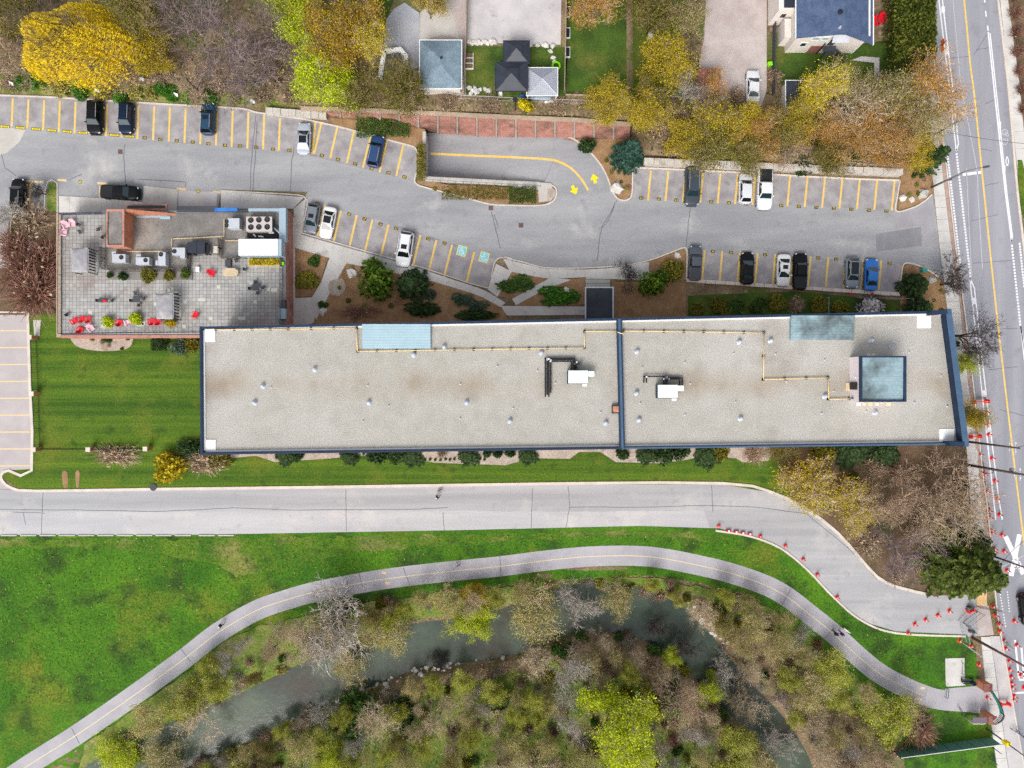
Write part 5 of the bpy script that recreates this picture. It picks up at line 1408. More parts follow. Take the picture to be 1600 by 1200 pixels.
for x, y, a, lb in [(156.5, 470, 90, 'dark chair at the left end of the rectangular patio table'), (177.5, 470, -90, 'dark chair at the right end of the rectangular patio table'),
          (214, 459, 10, 'dark chair above the square table left of the lower pergola'), (219, 477, 175, 'dark chair below the square table left of the lower pergola'), (209, 470, 95, 'dark chair left of the square table near the lower pergola'), (227, 467, -85, 'dark chair between the square table and the lower pergola'),
          (401, 442, 5, 'dark chair above the square table near the right railing'), (404, 458, 180, 'dark chair below the square table near the right railing'), (393, 451, 95, 'dark chair left of the square table near the right railing'), (412, 450, -90, 'dark chair right of the square table near the right railing'),
          (127, 352.5, 60, 'small dark chair right of the faded pink chairs'), (128, 364, 20, 'small dark chair below the one by the pink chairs'), (156, 359, 200, 'dark chair standing alone left of the stair tower'), (163, 371, 150, 'dark chair against the foot of the stair tower'),
          (108, 491.5, 130, 'dark chair above the row of three red chairs'), (371, 408.5, 15, 'dark chair below the slatted screen by the white air unit'), (385, 422, 70, 'dark chair right of the oval wooden table')]:
  place(pc, x, y, R(a), lb, 'chair', 'dark patio chairs')
drop(pc)
ot = empty('oval_table', W(363, 427, DZ + .03)); tag(ot, 'oval pale timber table with plank top on the terrace', 'table')
for i in range(6):
  y = -.55 + i * .2; x = 1.15 * math.sqrt(max(.2, 1 - (max(abs(y), abs(y + .19)) / .75) ** 4)); m = MB(); m.box(-x, y, .7, x, y + .185, .75); m.build('plank', T['timber'], ot)
for x in (-.8, .8):
  for y in (-.35, .35): m = MB(); m.box(x - .05, y - .05, 0, x + .05, y + .05, .7); m.build('leg', T['wood'], ot)
thing_box('white_crate', 'small white crate on the pavers left of a red chair', 'crate', 'whitemetal', 305.5, 416.5, 311, 424.5, DZ + .03, DZ + .5)
thing_box('fire_bowl', 'square grey fire table above the oval wooden table', 'fire table', 'charcoal', 351.5, 405.5, 360.5, 416.5, DZ + .03, DZ + .5)
thing_box('storage_chest', 'pale green-grey storage chest in the lower right corner of the terrace', 'chest', 'skyblue', 435.5, 482, 446, 498.5, DZ + .03, DZ + .8)
thing_box('storage_chest', 'dark storage chest above the pale one at the right railing', 'chest', 'charcoal', 439, 468.5, 446, 481.5, DZ + .03, DZ + .8)
tag(thing_box('watering_can', 'small green pot by the flower planter', 'pot', 'lime', 440, 409, 443.5, 414, DZ + .03, DZ + .4))
m = MB(); pbox(m, 168, 424, 300, 437, DZ + .02, DZ + .28); put(tb, m, 'planter_bed', T['tar'])
# ---------------------------------------------------------------- vegetation
def rnd_unit(rg, n):
  v = rg.normal(size=(n, 3)); return v / np.linalg.norm(v, axis=1)[:, None]
def np_mesh(name, V, F, mats, mi=None):
  """V: list of vertex arrays, F: list of quad index arrays, mi: material per block"""
  me = bpy.data.meshes.new(name)
  off, vs, fs, ms = 0, [], [], []
  for k, (v, f) in enumerate(zip(V, F)):
    vs.append(v); fs.append(f + off); off += len(v); ms.append(np.full(len(f), 0 if mi is None else mi[k]))
  v = np.concatenate(vs).astype(np.float32); f = np.concatenate(fs).astype(np.int32); ms = np.concatenate(ms).astype(np.int32)
  me.vertices.add(len(v)); me.vertices.foreach_set('co', v.ravel())
  me.loops.add(f.size); me.loops.foreach_set('vertex_index', f.ravel())
  me.polygons.add(len(f)); me.polygons.foreach_set('loop_start', np.arange(0, f.size, 4, dtype=np.int32))
  try: me.polygons.foreach_set('loop_total', np.full(len(f), 4, dtype=np.int32))
  except Exception: pass
  for m in mats: me.materials.append(m)
  me.polygons.foreach_set('material_index', ms)
  me.update(calc_edges=True)
  return me
def leaf_quads(rg, C, size, flat=0.35, longer=1.5, axis_=None):
  """leaf-sized quads at C, facing mostly up"""
  n = len(C)
  nrm = rnd_unit(rg, n) * (1 - flat) + np.array([0, 0, 1.0]) * flat * 1.6
  nrm /= np.linalg.norm(nrm, axis=1)[:, None]
  t = rnd_unit(rg, n) if axis_ is None else axis_ + rnd_unit(rg, n) * .25
  u = np.cross(nrm, t); u /= np.linalg.norm(u, axis=1)[:, None] + 1e-9
  v = np.cross(nrm, u)
  s = size * rg.uniform(.6, 1.35, n)[:, None]
  u = u * s * .5; v = v * s * .5 * longer
  V = np.stack([C - v, C + u * .9, C + v, C - u * .9], 1).reshape(-1, 3)
  F = np.arange(4 * n).reshape(-1, 4)
  return V, F
def sticks(S, sides=3):
  """S: (n,8) p0 p1 r0 r1 -> prism quads"""
  S = np.asarray(S, dtype=float); n = len(S)
  p0, p1, r0, r1 = S[:, :3], S[:, 3:6], S[:, 6], S[:, 7]
  d = p1 - p0; d /= np.linalg.norm(d, axis=1)[:, None] + 1e-9
  ref = np.where(np.abs(d[:, 2:3]) < .9, np.array([[0, 0, 1.0]]), np.array([[1.0, 0, 0]]))
  u = np.cross(d, ref); u /= np.linalg.norm(u, axis=1)[:, None]; w = np.cross(d, u)
  rings = []
  for p, r in ((p0, r0), (p1, r1)):
    for k in range(sides):
      a = 2 * math.pi * k / sides
      rings.append(p + (u * math.cos(a) + w * math.sin(a)) * r[:, None])
  V = np.stack(rings, 1).reshape(-1, 3)
  b = (np.arange(n) * 2 * sides)[:, None]
  F = np.concatenate([b + np.array([[k, (k + 1) % sides, sides + (k + 1) % sides, sides + k]]) for k in range(sides)])
  return V, F
def skeleton(seed, h, Rr, fork=.25, nl=7, levels=3, elev=(25, 70), up=.12, nb=(3, 5), wig=.22, shrink=.58, rad=None, thick=.022):
  rg = random.Random(seed)
  segs = [[] for _ in range(levels + 2)]; tips = []
  r0 = rad or (0.018 * h + .04)
  fz = h * fork
  top = Vector((rg.uniform(-.03, .03) * h, rg.uniform(-.03, .03) * h, fz))
  segs[0].append((0, 0, -.3, top.x, top.y, top.z, r0 * 1.25, r0))
  def grow(p, d, L, r, lv):
    ns = 4 if lv == 1 else (3 if lv == 2 else 2)
    for i in range(ns):
      d = (d + Vector((rg.gauss(0, wig), rg.gauss(0, wig), rg.gauss(0, wig * .7) + up))).normalized()
      q = p + d * (L / ns); ra, rb = r * (1 - .7 * i / ns), r * (1 - .7 * (i + 1) / ns)
      segs[lv].append((*p, *q, ra, rb))
      p = q
      if lv <= levels and (i > 0 or lv > 1):
        k = rg.randint(*nb)
        if i < ns - 1 and lv == 1: k = max(1, k - 1)
        for _ in range(k):
          ax = Vector((rg.gauss(0, 1), rg.gauss(0, 1), rg.gauss(0, .6))).normalized()
          dd = (d + ax * rg.uniform(.6, 1.05)).normalized()
          if lv < levels: grow(q, dd, L * shrink * rg.uniform(.7, 1.15), max(thick, rb * .62), lv + 1)
          else:
            q2 = q + dd * (L * shrink * rg.uniform(.7, 1.2)); segs[levels + 1].append((*q, *q2, thick, .012)); tips.append(q2)
    tips.append(p)
  for i in range(nl):
    a = 2 * math.pi * (i + rg.uniform(-.35, .35)) / nl
    e = R(rg.uniform(*elev)) if i else R(85)
    d = Vector((math.cos(a) * math.cos(e), math.sin(a) * math.cos(e), math.sin(e)))
    L = min(Rr / max(.35, math.cos(e)) * .72, (h - fz) / max(.3, math.sin(e)) * .8) * rg.uniform(.85, 1.1)
    st = top + Vector((0, 0, -rg.uniform(0, .35) * fz))
    grow(st, d, L, r0 * rg.uniform(.45, .7), 1)
  return segs, [tuple(t) for t in tips]
PROTO = {}
def proto_tree(key, seed, h, Rr, bark, twig, leafm=None, nleaf=0, lsize=.3, spread=.7, keep=1.0, levels=3, nl=7, **kw):
  segs, tips = skeleton(seed, h, Rr, nl=nl, levels=levels, **kw)
  tv, tf = sticks(segs[0] + segs[1], 6)
  tr = np_mesh('trunk', [tv], [tf], [T[bark]])
  V, F, mi = [], [], []
  tw = [s for l in segs[2:] for s in l]
  v, f = sticks(tw, 3); V.append(v); F.append(f); mi.append(0)
  if nleaf:
    rg = np.random.default_rng(seed + 5)
    tp = np.array(tips)
    tp = tp[rg.random(len(tp)) < keep]
    w = rg.random(len(tp)) ** 3 + .04; w /= w.sum()
    idx = rg.choice(len(tp), nleaf, p=w)
    C = tp[idx] + rg.normal(size=(nleaf, 3)) * spread * np.array([1, 1, .7])
    C[:, 2] = np.maximum(C[:, 2], .25)
    v, f = leaf_quads(rg, C, lsize); V.append(v); F.append(f); mi.append(1)
  allv = np.concatenate(V)
  rr = np.percentile(np.hypot(allv[:, 0], allv[:, 1]), 95); hh = np.percentile(allv[:, 2], 99)
  cr = np_mesh('crown', V, F, [T[twig]] + ([T[leafm]] if leafm else []), mi)
  PROTO[key] = (tr, cr, rr, hh)
def proto_shrub(key, seed, leafm, n=900, lsize=.16, flat=.3, lobes=7, squash=.8, ragged=.25, twig=None, ntw=0):
  """unit shrub: radius 1, height 1"""
  rg = np.random.default_rng(seed)
  V, F, mi = [], [], []
  a = rg.uniform(0, 2 * math.pi, lobes); rr = rg.uniform(0, .55, lobes)
  cen = np.stack([np.cos(a) * rr, np.sin(a) * rr, rg.uniform(.35, .62, lobes)], 1); sz = rg.uniform(.32, .55, lobes)
  idx = rg.integers(0, lobes, n)
  d = rnd_unit(rg, n); rad = sz[idx] * rg.uniform(.55, 1.0 + ragged, n) ** .6
  C = cen[idx] + d * rad[:, None]
  C[:, 2] = np.abs(C[:, 2]) * squash / .9
  v, f = leaf_quads(rg, C, lsize, flat); V.append(v); F.append(f); mi.append(0)
  if ntw:
    t = rnd_unit(rg, ntw); t[:, 2] = np.abs(t[:, 2]) * .9 + .15; t /= np.linalg.norm(t, axis=1)[:, None]
    b = rg.normal(size=(ntw, 3)) * .12; b[:, 2] = 0.0
    e = b + t * rg.uniform(.6, 1.1, ntw)[:, None]
    mid = (b + e) / 2 + rg.normal(size=(ntw, 3)) * .06
    S = np.concatenate([np.concatenate([b, mid, np.full((ntw, 1), .018), np.full((ntw, 1), .012)], 1), np.concatenate([mid, e, np.full((ntw, 1), .012), np.full((ntw, 1), .006)], 1)])
    e2 = mid + (t + rnd_unit(rg, ntw) * .6) * .45
    S = np.concatenate([S, np.concatenate([mid, e2, np.full((ntw, 1), .009), np.full((ntw, 1), .005)], 1)])
    v, f = sticks(S); V.append(v); F.append(f); mi.append(1)
  cr = np_mesh('foliage', V, F, [T[leafm]] + ([T[twig]] if twig else []), mi)
  st = [(x, y, -.1, x * 2.2, y * 2.2, .45, .03, .02) for x, y in rg.normal(size=(5, 2)) * .1]
  v, f = sticks(st, 4); tr = np_mesh('stem', [v], [f], [T['bark']])
  PROTO[key] = (tr, cr, 1.0, 1.0)
def proto_conifer(key, seed, h, Rr, leafm, tiers=13, per=13, droop=.25, tip=.3, lsize=.3):
  rg = np.random.default_rng(seed)
  S = [(0, 0, -.2, 0, 0, h * .5, .02 * h, .012 * h), (0, 0, h * .5, 0, 0, h, .012 * h, .02)]
  B, C, A = [], [], []
  for t in range(tiers):
    z = h * (.06 + .92 * t / tiers); L = Rr * (1 - (t / tiers) ** 1.15) + .12 * Rr
    k = max(5, int(per * (1 - .5 * t / tiers)))
    for i in range(k):
      a = 2 * math.pi * (i + rg.uniform(-.3, .3) + .5 * (t % 2)) / k; l = L * rg.uniform(.78, 1.12)
      d = np.array([math.cos(a), math.sin(a), -droop])
      p0 = np.array([0, 0, z]); p1 = p0 + d * l; p1[2] += tip * l * .3
      B.append((*p0, *p1, .03, .01))
      m = max(5, int(l / .17))
      for j in range(m):
        u = (j + .6) / m; c = p0 + (p1 - p0) * u; wdt = .34 * l * (1 - u) * .55 + .12
        for sgn in (-1, 1):
          side = np.array([-math.sin(a), math.cos(a), 0]) * sgn
          C.append(c + side * wdt * rg.uniform(.4, 1.0) + rg.normal(size=3) * .05); A.append(side * .7 + d * .6)
  tv, tf = sticks(S, 7); tr = np_mesh('trunk', [tv], [tf], [T['bark']])
  v1, f1 = sticks(B, 3); v2, f2 = leaf_quads(rg, np.array(C), lsize, .55, 1.9, np.cross(np.array(A), [0, 0, 1.0]))
  cr = np_mesh('crown', [v1, v2], [f1, f2], [T['bark'], T[leafm]], [0, 1])
  PROTO[key] = (tr, cr, Rr, h)
def proto_willow(key, seed, h, Rr):
  rg = np.random.default_rng(seed)
  segs, tips = skeleton(seed, h, Rr, .25, 9, 2, (30, 75))
  tv, tf = sticks(segs[0] + segs[1], 6); tr = np_mesh('trunk', [tv], [tf], [T['bark']])
  S = [s for l in segs[2:] for s in l]; v1, f1 = sticks(S, 3)
  n = 2300; V, F = [v1], [f1]
  a = rg.uniform(0, 2 * math.pi, n); rr = np.sqrt(rg.random(n)) * Rr * .92
  z = h * (1 - .5 * (rr / Rr) ** 2) * rg.uniform(.8, 1.0, n)
  lob = .12 * Rr * np.sin(a * 5 + 1.3) * (rr / Rr)
  P = np.stack([np.cos(a) * (rr + lob), np.sin(a) * (rr + lob), z], 1)
  out = np.stack([np.cos(a), np.sin(a), np.zeros(n)], 1)
  C, Ax = [], []
  sway = np.array([.75, -.35, 0])
  dirs = out * .55 + sway * .55 + rnd_unit(rg, n) * .35
  k = 8; L = rg.uniform(1.1, 2.6, n)
  for j in range(k):
    u = (j + .5) / k
    c = P + dirs * (L * u)[:, None]; c[:, 2] -= L * u * u * 1.1
    C.append(c + rg.normal(size=c.shape) * .06); Ax.append(dirs - np.array([0, 0, 1.0]) * (2.0 * u))
  v, f = leaf_quads(rg, np.concatenate(C), .15, .5, 3.2, np.cross(np.concatenate(Ax), [0, 0, 1.0]))
  V.append(v); F.append(f)
  cr = np_mesh('crown', V, F, [T['bark'], T['lf_willow']], [0, 1])
  PROTO[key] = (tr, cr, Rr, h)

proto_willow('willow', 3, 10.5, 8.2)
for i in range(3):
  proto_tree(f'bare_purple{i}', 20 + i, 12, 7.0, 'barkmid', 'twig_purple', levels=3, nl=9, nb=(2, 3), up=.04, rad=.42, thick=.034)
  proto_tree(f'bare_tan{i}', 30 + i, 9, 5.0, 'barkpale', 'twig_tan', 'lf_moss', 1300, .14, .5, .5, levels=3, nl=8, nb=(2, 3), wig=.28, rad=.26, thick=.03)
  proto_tree(f'bare_grey{i}', 40 + i, 8, 4.2, 'barkpale', 'twig_grey', levels=3, nl=8, nb=(2, 3), wig=.3, rad=.26, thick=.032)
  proto_tree(f'bare_brown{i}', 50 + i, 9, 5.0, 'barkmid', 'twig_brown', 'lf_brush', 900, .13, .5, levels=3, nl=9, nb=(2, 3), wig=.26, rad=.3, thick=.03)
  proto_tree(f'olive{i}', 60 + i, 9, 4.6, 'bark', 'twig_brown', 'lf_olive', 9000, .19, .55, levels=3, nl=7, nb=(2, 4))
  proto_tree(f'moss{i}', 65 + i, 8, 4.4, 'barkpale', 'twig_tan', 'lf_moss', 5500, .17, .55, levels=3, nl=7, nb=(2, 3))
  proto_tree(f'spring{i}', 85 + i, 8, 4.6, 'barkmid', 'twig_tan', 'lf_spring', 9000, .2, .5, levels=3, nl=7, nb=(2, 3))
  proto_tree(f'gold{i}', 70 + i, 9, 4.6, 'bark', 'twig_brown', 'lf_gold', 9500, .19, .48, levels=3, nl=8, nb=(2, 3))
  proto_tree(f'rust{i}', 75 + i, 9, 4.8, 'barkmid', 'twig_tan', 'lf_rust', 6500, .17, .5, levels=3, nl=8, nb=(2, 3))
  proto_tree(f'lime{i}', 80 + i, 9, 4.6, 'bark', 'twig_tan', 'lf_lime', 15000, .2, .48, levels=3, nl=8, nb=(2, 3))
  proto_shrub(f'brush{i}', 110 + i, 'lf_brush', 240, .10, .3, twig='twig_brown', ntw=170)
  proto_shrub(f'bgrey{i}', 115 + i, 'lf_moss', 120, .09, .3, twig='twig_grey', ntw=190)
  proto_shrub(f'bred{i}', 120 + i, 'lf_brush', 60, .08, .3, twig='twig_red', ntw=240)
  proto_shrub(f'bush{i}', 130 + i, 'lf_green', 1100, .16)
  proto_shrub(f'deep{i}', 140 + i, 'lf_deep', 1100, .17)
proto_tree('yellow0', 90, 9, 4.6, 'bark', 'twig_tan', 'lf_yellow', 9000, .19, .5, levels=3, nl=8, nb=(2, 4))
proto_tree('yellow1', 91, 6, 4.6, 'bark', 'twig_tan', 'lf_gold', 5200, .18, .45, levels=3, nl=9, nb=(2, 4), elev=(15, 60))
proto_tree('orange0', 95, 10, 5.2, 'bark', 'twig_brown', 'lf_orange', 13000, .19, .55, levels=3, nl=8, nb=(2, 4))
proto_tree('bare_dark0', 97, 9, 4.6, 'barkdark', 'twig_dark', levels=3, nl=6, nb=(2, 4), fork=.3)
proto_tree('bare_dark1', 98, 6, 3.2, 'barkdark', 'twig_dark', levels=3, nl=6, nb=(2, 4), fork=.3)
proto_conifer('spruce', 5, 9, 2.9, 'lf_spruce')
proto_conifer('fir', 6, 13, 4.2, 'lf_fir', 16, 14, .32, .3, .34)
proto_conifer('fir1', 7, 6, 1.8, 'lf_deep', 11, 11, .25, .3, .24)
for k, lm, sd in (('yew', 'lf_yew', 150), ('juniper', 'lf_juniper', 151), ('oliveb', 'lf_olive', 152), ('limeb', 'lf_lime', 153), ('goldb', 'lf_gold', 154), ('yellowb', 'lf_yellow', 155), ('ivyb', 'lf_ivy', 157), ('mossb', 'lf_moss', 158)):
  proto_shrub(k, sd, lm, 1300, .14, .3, lobes=9)
proto_shrub('blossom', 156, 'lf_blossom', 800, .13, .3, twig='twig_dark', ntw=120)

def plant(kind, px, py, rpx, h, name, label, cat, group=None, ry=None, lift=.55, rz=None):
  """crown centre as it stands on the map, crown radius in decimetres"""
  tr, cr, pr, ph_ = PROTO[kind]
  g = TZ(px, py)
  p = W(px, py, g + h * lift); p.z = gz(p.x, p.y)
  k = (CAMZ - p.z - h * lift) / CAMZ / 10
  sx, sy = rpx * k / pr, (ry or rpx) * k / pr
  o = empty(name, p, 0, None)
  tag(o, label, cat, group)
  rz = random.uniform(0, 6.28) if rz is None else rz
  if ry: rz = 0.0
  for me, nm in ((tr, tr.name.split('.')[0]), (cr, cr.name.split('.')[0])):
    mesh_obj(nm, me, o, None, (0, 0, rz), (sx, sy, h / ph_))
  return o

# -- upper left garden belt
plant('willow', 110, 64, 92, 11, 'willow_tree', 'big golden yellow willow in the upper left', 'tree', ry=64, lift=.6)
plant('bare_purple0', 348, 62, 86, 13, 'bare_tree', 'large bare purple-brown tree right of the golden willow', 'tree')
plant('bare_purple1', 285, 20, 55, 12, 'bare_tree', 'bare purplish tree behind the large bare tree, nearer the willow', 'tree')
plant('bare_purple2', 425, 45, 50, 12, 'bare_tree', 'bare purplish tree between the large bare tree and the lime tree', 'tree')
plant('lime0', 468, 30, 44, 12, 'lime_tree', 'tall lime green tree left of the orange tree', 'tree')
plant('orange0', 533, 55, 62, 12, 'orange_tree', 'broad orange-brown leafing tree between the lime and yellow trees', 'tree')
plant('lime1', 500, 124, 50, 8, 'lime_tree', 'bright lime green rounded tree leaning over the slope by the kerb', 'tree')
plant('yellow0', 585, 58, 32, 9, 'yellow_tree', 'bright yellow leafing tree above the white trailer', 'tree')
plant('olive0', 566, 150, 36, 6, 'olive_tree', 'dull olive tree right of the bright lime rounded tree', 'tree')
plant('olive1', 632, 140, 40, 7, 'olive_tree', 'dense dark olive tree below the white trailer', 'tree')
plant('yellow1', 668, 6, 30, 8, 'yellow_tree', 'yellow tree at the top edge above the shingled garage', 'tree')
plant('olive2', 25, 25, 50, 9, 'olive_tree', 'brownish olive tree in the top left corner', 'tree')
plant('bare_brown0', 15, 95, 48, 7, 'brown_tree', 'bare brown tree at the left edge below the corner tree', 'tree')
plant('olive1', 222, 28, 42, 10, 'olive_tree', 'dark olive tree behind the right side of the willow', 'tree')
plant('gold0', 232, 85, 34, 7, 'orange_tree', 'small orange-olive tree between willow and large bare tree', 'tree')
plant('bare_brown1', 200, 118, 30, 4, 'brown_shrub', 'low brown thicket under the right tip of the willow', 'shrub')
plant('bare_brown2', 300, 130, 42, 4, 'brown_shrub', 'low brown thicket under the large bare tree', 'shrub')
plant('bare_purple1', 390, 120, 44, 6, 'bare_tree', 'low bare purplish tree above the slope near the lime tree', 'tree')
for x, y, r in [(60, 124, 20), (95, 136, 18), (128, 142, 17), (158, 146, 16), (186, 150, 13), (35, 128, 14), (212, 144, 15), (236, 148, 12), (268, 145, 15), (298, 152, 13), (255, 138, 14), (330, 150, 14), (368, 155, 10)]:
  plant(f'{random.choice(["ivyb", "ivyb", "bush0", "mossb"])}', x, y, r, 1.2, 'bank_shrub', 'low green shrub on the bank above the upper parking row', 'shrub', 'shrubs on the bank above the stalls', lift=.4)
for x, y, r in [(12, 130, 18), (75, 118, 18), (170, 128, 18), (410, 150, 20), (430, 120, 25), (455, 150, 18), (345, 135, 20), (20, 60, 30), (250, 115, 20)]:
  plant(f'brush{random.randrange(3)}', x, y, r, 1.6, 'dry_brush', 'dry brown brush on the bank above the upper parking row', 'shrub', 'dry brush on the upper bank', lift=.4)
# -- behind the retaining wall
for x, y, r, k in [(700, 160, 18, 'brush0'), (735, 165, 18, 'brush1'), (765, 162, 18, 'brush2'), (790, 172, 16, 'brush0'), (850, 172, 18, 'brush1'), (870, 165, 16, 'brush2'), (905, 172, 18, 'brush0'), (660, 168, 14, 'brush1'), (925, 180, 14, 'brush2'), (600, 168, 16, 'oliveb'), (835, 176, 10, 'brush2')]:
  plant(k, x, y, r, 1.5, 'dry_brush', 'dry brown brush between the brick wall and the garden fences', 'shrub', 'dry brush behind the brick wall', lift=.4)
plant('yellowb', 820, 163, 14, 2.2, 'yellow_shrub', 'small yellow shrub below the grey ribbed gazebo', 'shrub')
plant('bush0', 887, 186, 18, 2.0, 'green_shrub', 'dark green shrub spilling over the brick wall', 'shrub', ry=12)
plant('gold1', 952, 165, 38, 6, 'gold_tree', 'yellow-green tree at the right end of the brick wall', 'tree')
plant('gold2', 1010, 178, 36, 7, 'gold_tree', 'golden tree above the blue-green spruce', 'tree')
plant('gold0', 1040, 96, 44, 8, 'gold_tree', 'yellow-green tree at the right side of the backyard lawn', 'tree')
plant('olive0', 1022, 150, 30, 6, 'olive_tree', 'olive tree under the yellow-green backyard tree', 'tree')
plant('rust0', 930, 8, 46, 9, 'rust_tree', 'brownish leafing tree at the top of the backyard lawn', 'tree')
plant('olive2', 1015, 12, 46, 10, 'olive_tree', 'olive tree at the top right of the backyard lawn', 'tree')
plant('moss0', 1075, 30, 30, 9, 'olive_tree', 'thin mossy tree along the fence by the gravel drive', 'tree')
plant('bare_grey0', 1075, 145, 28, 7, 'bare_tree', 'bare grey tree left of the rust-red roof', 'tree')
plant('rust1', 1118, 135, 26, 6, 'rust_tree', 'thin orange-leafing tree in front of the rust-red roof', 'tree')
plant('olive1', 1105, 225, 44, 7, 'olive_tree', 'dense olive green tree over the right block wall near the spruce', 'tree')
plant('gold0', 1130, 190, 44, 8, 'gold_tree', 'golden-leafing tree below the grey boat', 'tree')
plant('bare_brown0', 1100, 175, 36, 7, 'bare_tree', 'bare brown tree beside the grey boat', 'tree')
plant('olive0', 1160, 232, 40, 6, 'olive_tree', 'olive green tree above the parked dark van', 'tree')
plant('gold2', 1172, 192, 32, 6, 'gold_tree', 'golden tree just below the white car on the gravel drive', 'tree')
plant('rust2', 1195, 215, 38, 7, 'rust_tree', 'orange-brown tree above the white pickup', 'tree')
plant('yellow0', 1272, 145, 38, 8, 'yellow_tree', 'bright yellow tree covering the dark shed', 'tree')
plant('gold1', 1250, 190, 34, 7, 'gold_tree', 'golden tree below the dark shed', 'tree')
plant('bare_brown1', 1232, 232, 40, 5, 'brown_tree', 'brown bare tree above the empty upper right stalls', 'tree')
plant('moss1', 1338, 142, 34, 5, 'mossy_tree', 'thin grey-green tree below the cream house stairs', 'tree')
plant('bare_tan0', 1345, 165, 55, 9, 'bare_tree', 'tan bare tree between the cream house and the orange trees', 'tree')
plant('rust0', 1330, 220, 48, 8, 'rust_tree', 'orange-rust tree above the right end of the block wall', 'tree')
plant('rust1', 1400, 225, 48, 8, 'rust_tree', 'orange-rust tree nearest the street corner bed', 'tree')
plant('moss2', 1400, 160, 50, 9, 'mossy_tree', 'olive mossy tree between the hedge and the street', 'tree')
plant('olive2', 1295, 240, 36, 5, 'olive_tree', 'dark green undergrowth tree above the block wall', 'tree')
plant('moss0', 1440, 195, 34, 8, 'mossy_tree', 'yellow-green tree at the sidewalk edge by the first utility pole', 'tree')
plant('rust2', 1462, 140, 56, 11, 'rust_tree', 'sparse orange-tipped tree reaching over the street lane', 'tree', lift=.7)
plant('fir1', 1462, 243, 24, 7, 'dark_conifer', 'dark green conifer at the sidewalk above the corner bed', 'conifer')
plant('fir1', 1350, 240, 12, 3, 'dark_conifer', 'small dark conifer above the block wall under orange trees', 'conifer')
plant('deep0', 1280, 215, 22, 2.5, 'dark_shrub', 'dark green shrub among the golden trees by the block wall', 'shrub')
plant('deep1', 1260, 250, 22, 2, 'dark_shrub', 'dark shrub just above the empty stalls of the upper right row', 'shrub')
for x, y, r in [(1050, 225, 20), (1030, 205, 20), (1210, 180, 20), (1220, 250, 18), (1310, 190, 22), (1380, 130, 22), (1330, 180, 20), (1420, 245, 20), (1360, 205, 22), (1290, 160, 20), (1210, 120, 14), (1075, 190, 22), (1150, 150, 18), (1395, 250, 18)]:
  plant(f'brush{random.randrange(3)}', x, y, r, 1.8, 'dry_brush', 'dry brown brush under the trees above the right block wall', 'shrub', 'dry brush above the block wall', lift=.4)
def hedge(label, x0, y0, x1, y1, h, kind, n, r):
  c = W((x0 + x1) / 2, (y0 + y1) / 2, h * .6); c.z = gz(c.x, c.y)
  o = empty('hedge', c); tag(o, label, 'hedge')
  a, b = W(x0, y0, h), W(x1, y1, h)
  rg = np.random.default_rng(int(x0)); lx, ly = abs(b.x - a.x) / 2, abs(b.y - a.y) / 2
  nn = n; P = rg.uniform(-1, 1, (nn, 3)) * np.array([lx, ly, 1.0]);
  P[:, 2] = h * (1 - .16 * np.abs(P[:, 0] / lx) ** 3) * np.where(rg.random(nn) < .6, rg.uniform(.86, 1.06, nn), rg.uniform(.05, 1, nn))
  bump = np.array([mnoise.noise(Vector((p[0] * .9, p[1] * .9, 3.1))) for p in P]); P[:, 2] += bump * .7;
  v, f = leaf_quads(rg, P, r, .3); me = np_mesh('foliage', [v], [f], [T[kind]]); mesh_obj('foliage', me, o)
  S = [(0, y, -.2, 0, y, h * .7, .09, .05) for y in np.linspace(-ly * .9, ly * .9, 6)]
  for s in S:
    v, f = sticks([s], 5); mesh_obj('trunk', np_mesh('trunk', [v], [f], [T['bark']]), o)
hedge('tall dark cedar hedge between the cream house and the street', 1384, -30, 1448, 106, 5.2, 'lf_cedar', 9000, .3)
hedge('short clipped dark hedge against the terrace building', 236, 528, 262, 548, 1.2, 'lf_deep', 1500, .14)
hedge('low brownish hedge along the ramp island', 690, 291, 800, 312, .55, 'lf_olive', 2600, .13)
hedge('dark low hedge on the ramp island beside the landing', 795, 292, 838, 318, .9, 'lf_green', 2200, .13)
hedge('brown-green hedge at the left end of the garage ramp', 651, 226, 666, 282, 1.3, 'lf_olive', 1900, .14)
hedge('dark green ground hedge between the brick wall and the stalls', 556, 184, 640, 214, .9, 'lf_green', 3600, .16)
# -- conifers and shrubs about the entrance
plant('spruce', 985, 234, 27, 8, 'blue_spruce', 'blue-green spruce at the tip of the ramp bed', 'spruce')
plant('deep0', 920, 226, 22, 1.8, 'round_shrub', 'round dark green shrub at the right end of the brick wall', 'shrub', ry=14, lift=.4)
plant('yew', 588, 436, 36, 4.5, 'yew_tree', 'large round dark green yew beside the entry walk', 'yew', lift=.5)
plant('fir1', 645, 446, 27, 4.5, 'small_conifer', 'spiky green conifer right of the large round yew', 'conifer', lift=.4)
plant('yew', 1022, 442, 26, 4.5, 'yew_tree', 'bright green rounded evergreen below the point of the bed', 'evergreen', lift=.5)
plant('oliveb', 1050, 420, 22, 2.2, 'olive_shrub', 'olive shrub on the pointed bed beside the bright evergreen', 'shrub')
plant('bare_dark1', 985, 428, 22, 3, 'bare_shrub', 'bare twiggy shrub right of the entrance steps', 'shrub')
plant('fir1', 1436, 445, 22, 5, 'dark_conifer', 'dark conifer in the corner bed by the car park exit', 'conifer')
plant('fir1', 1442, 486, 24, 4, 'dark_conifer', 'dark spreading conifer at the top right corner of the roof', 'conifer')
plant('blossom', 1362, 478, 26, 3.0, 'blossom_shrub', 'white blossoming shrub below the lower right parking row', 'shrub', lift=.5)
plant('juniper', 722, 466, 17, .9, 'juniper', 'grey-green juniper mat left of its twin by the entry walk', 'juniper', ry=12)
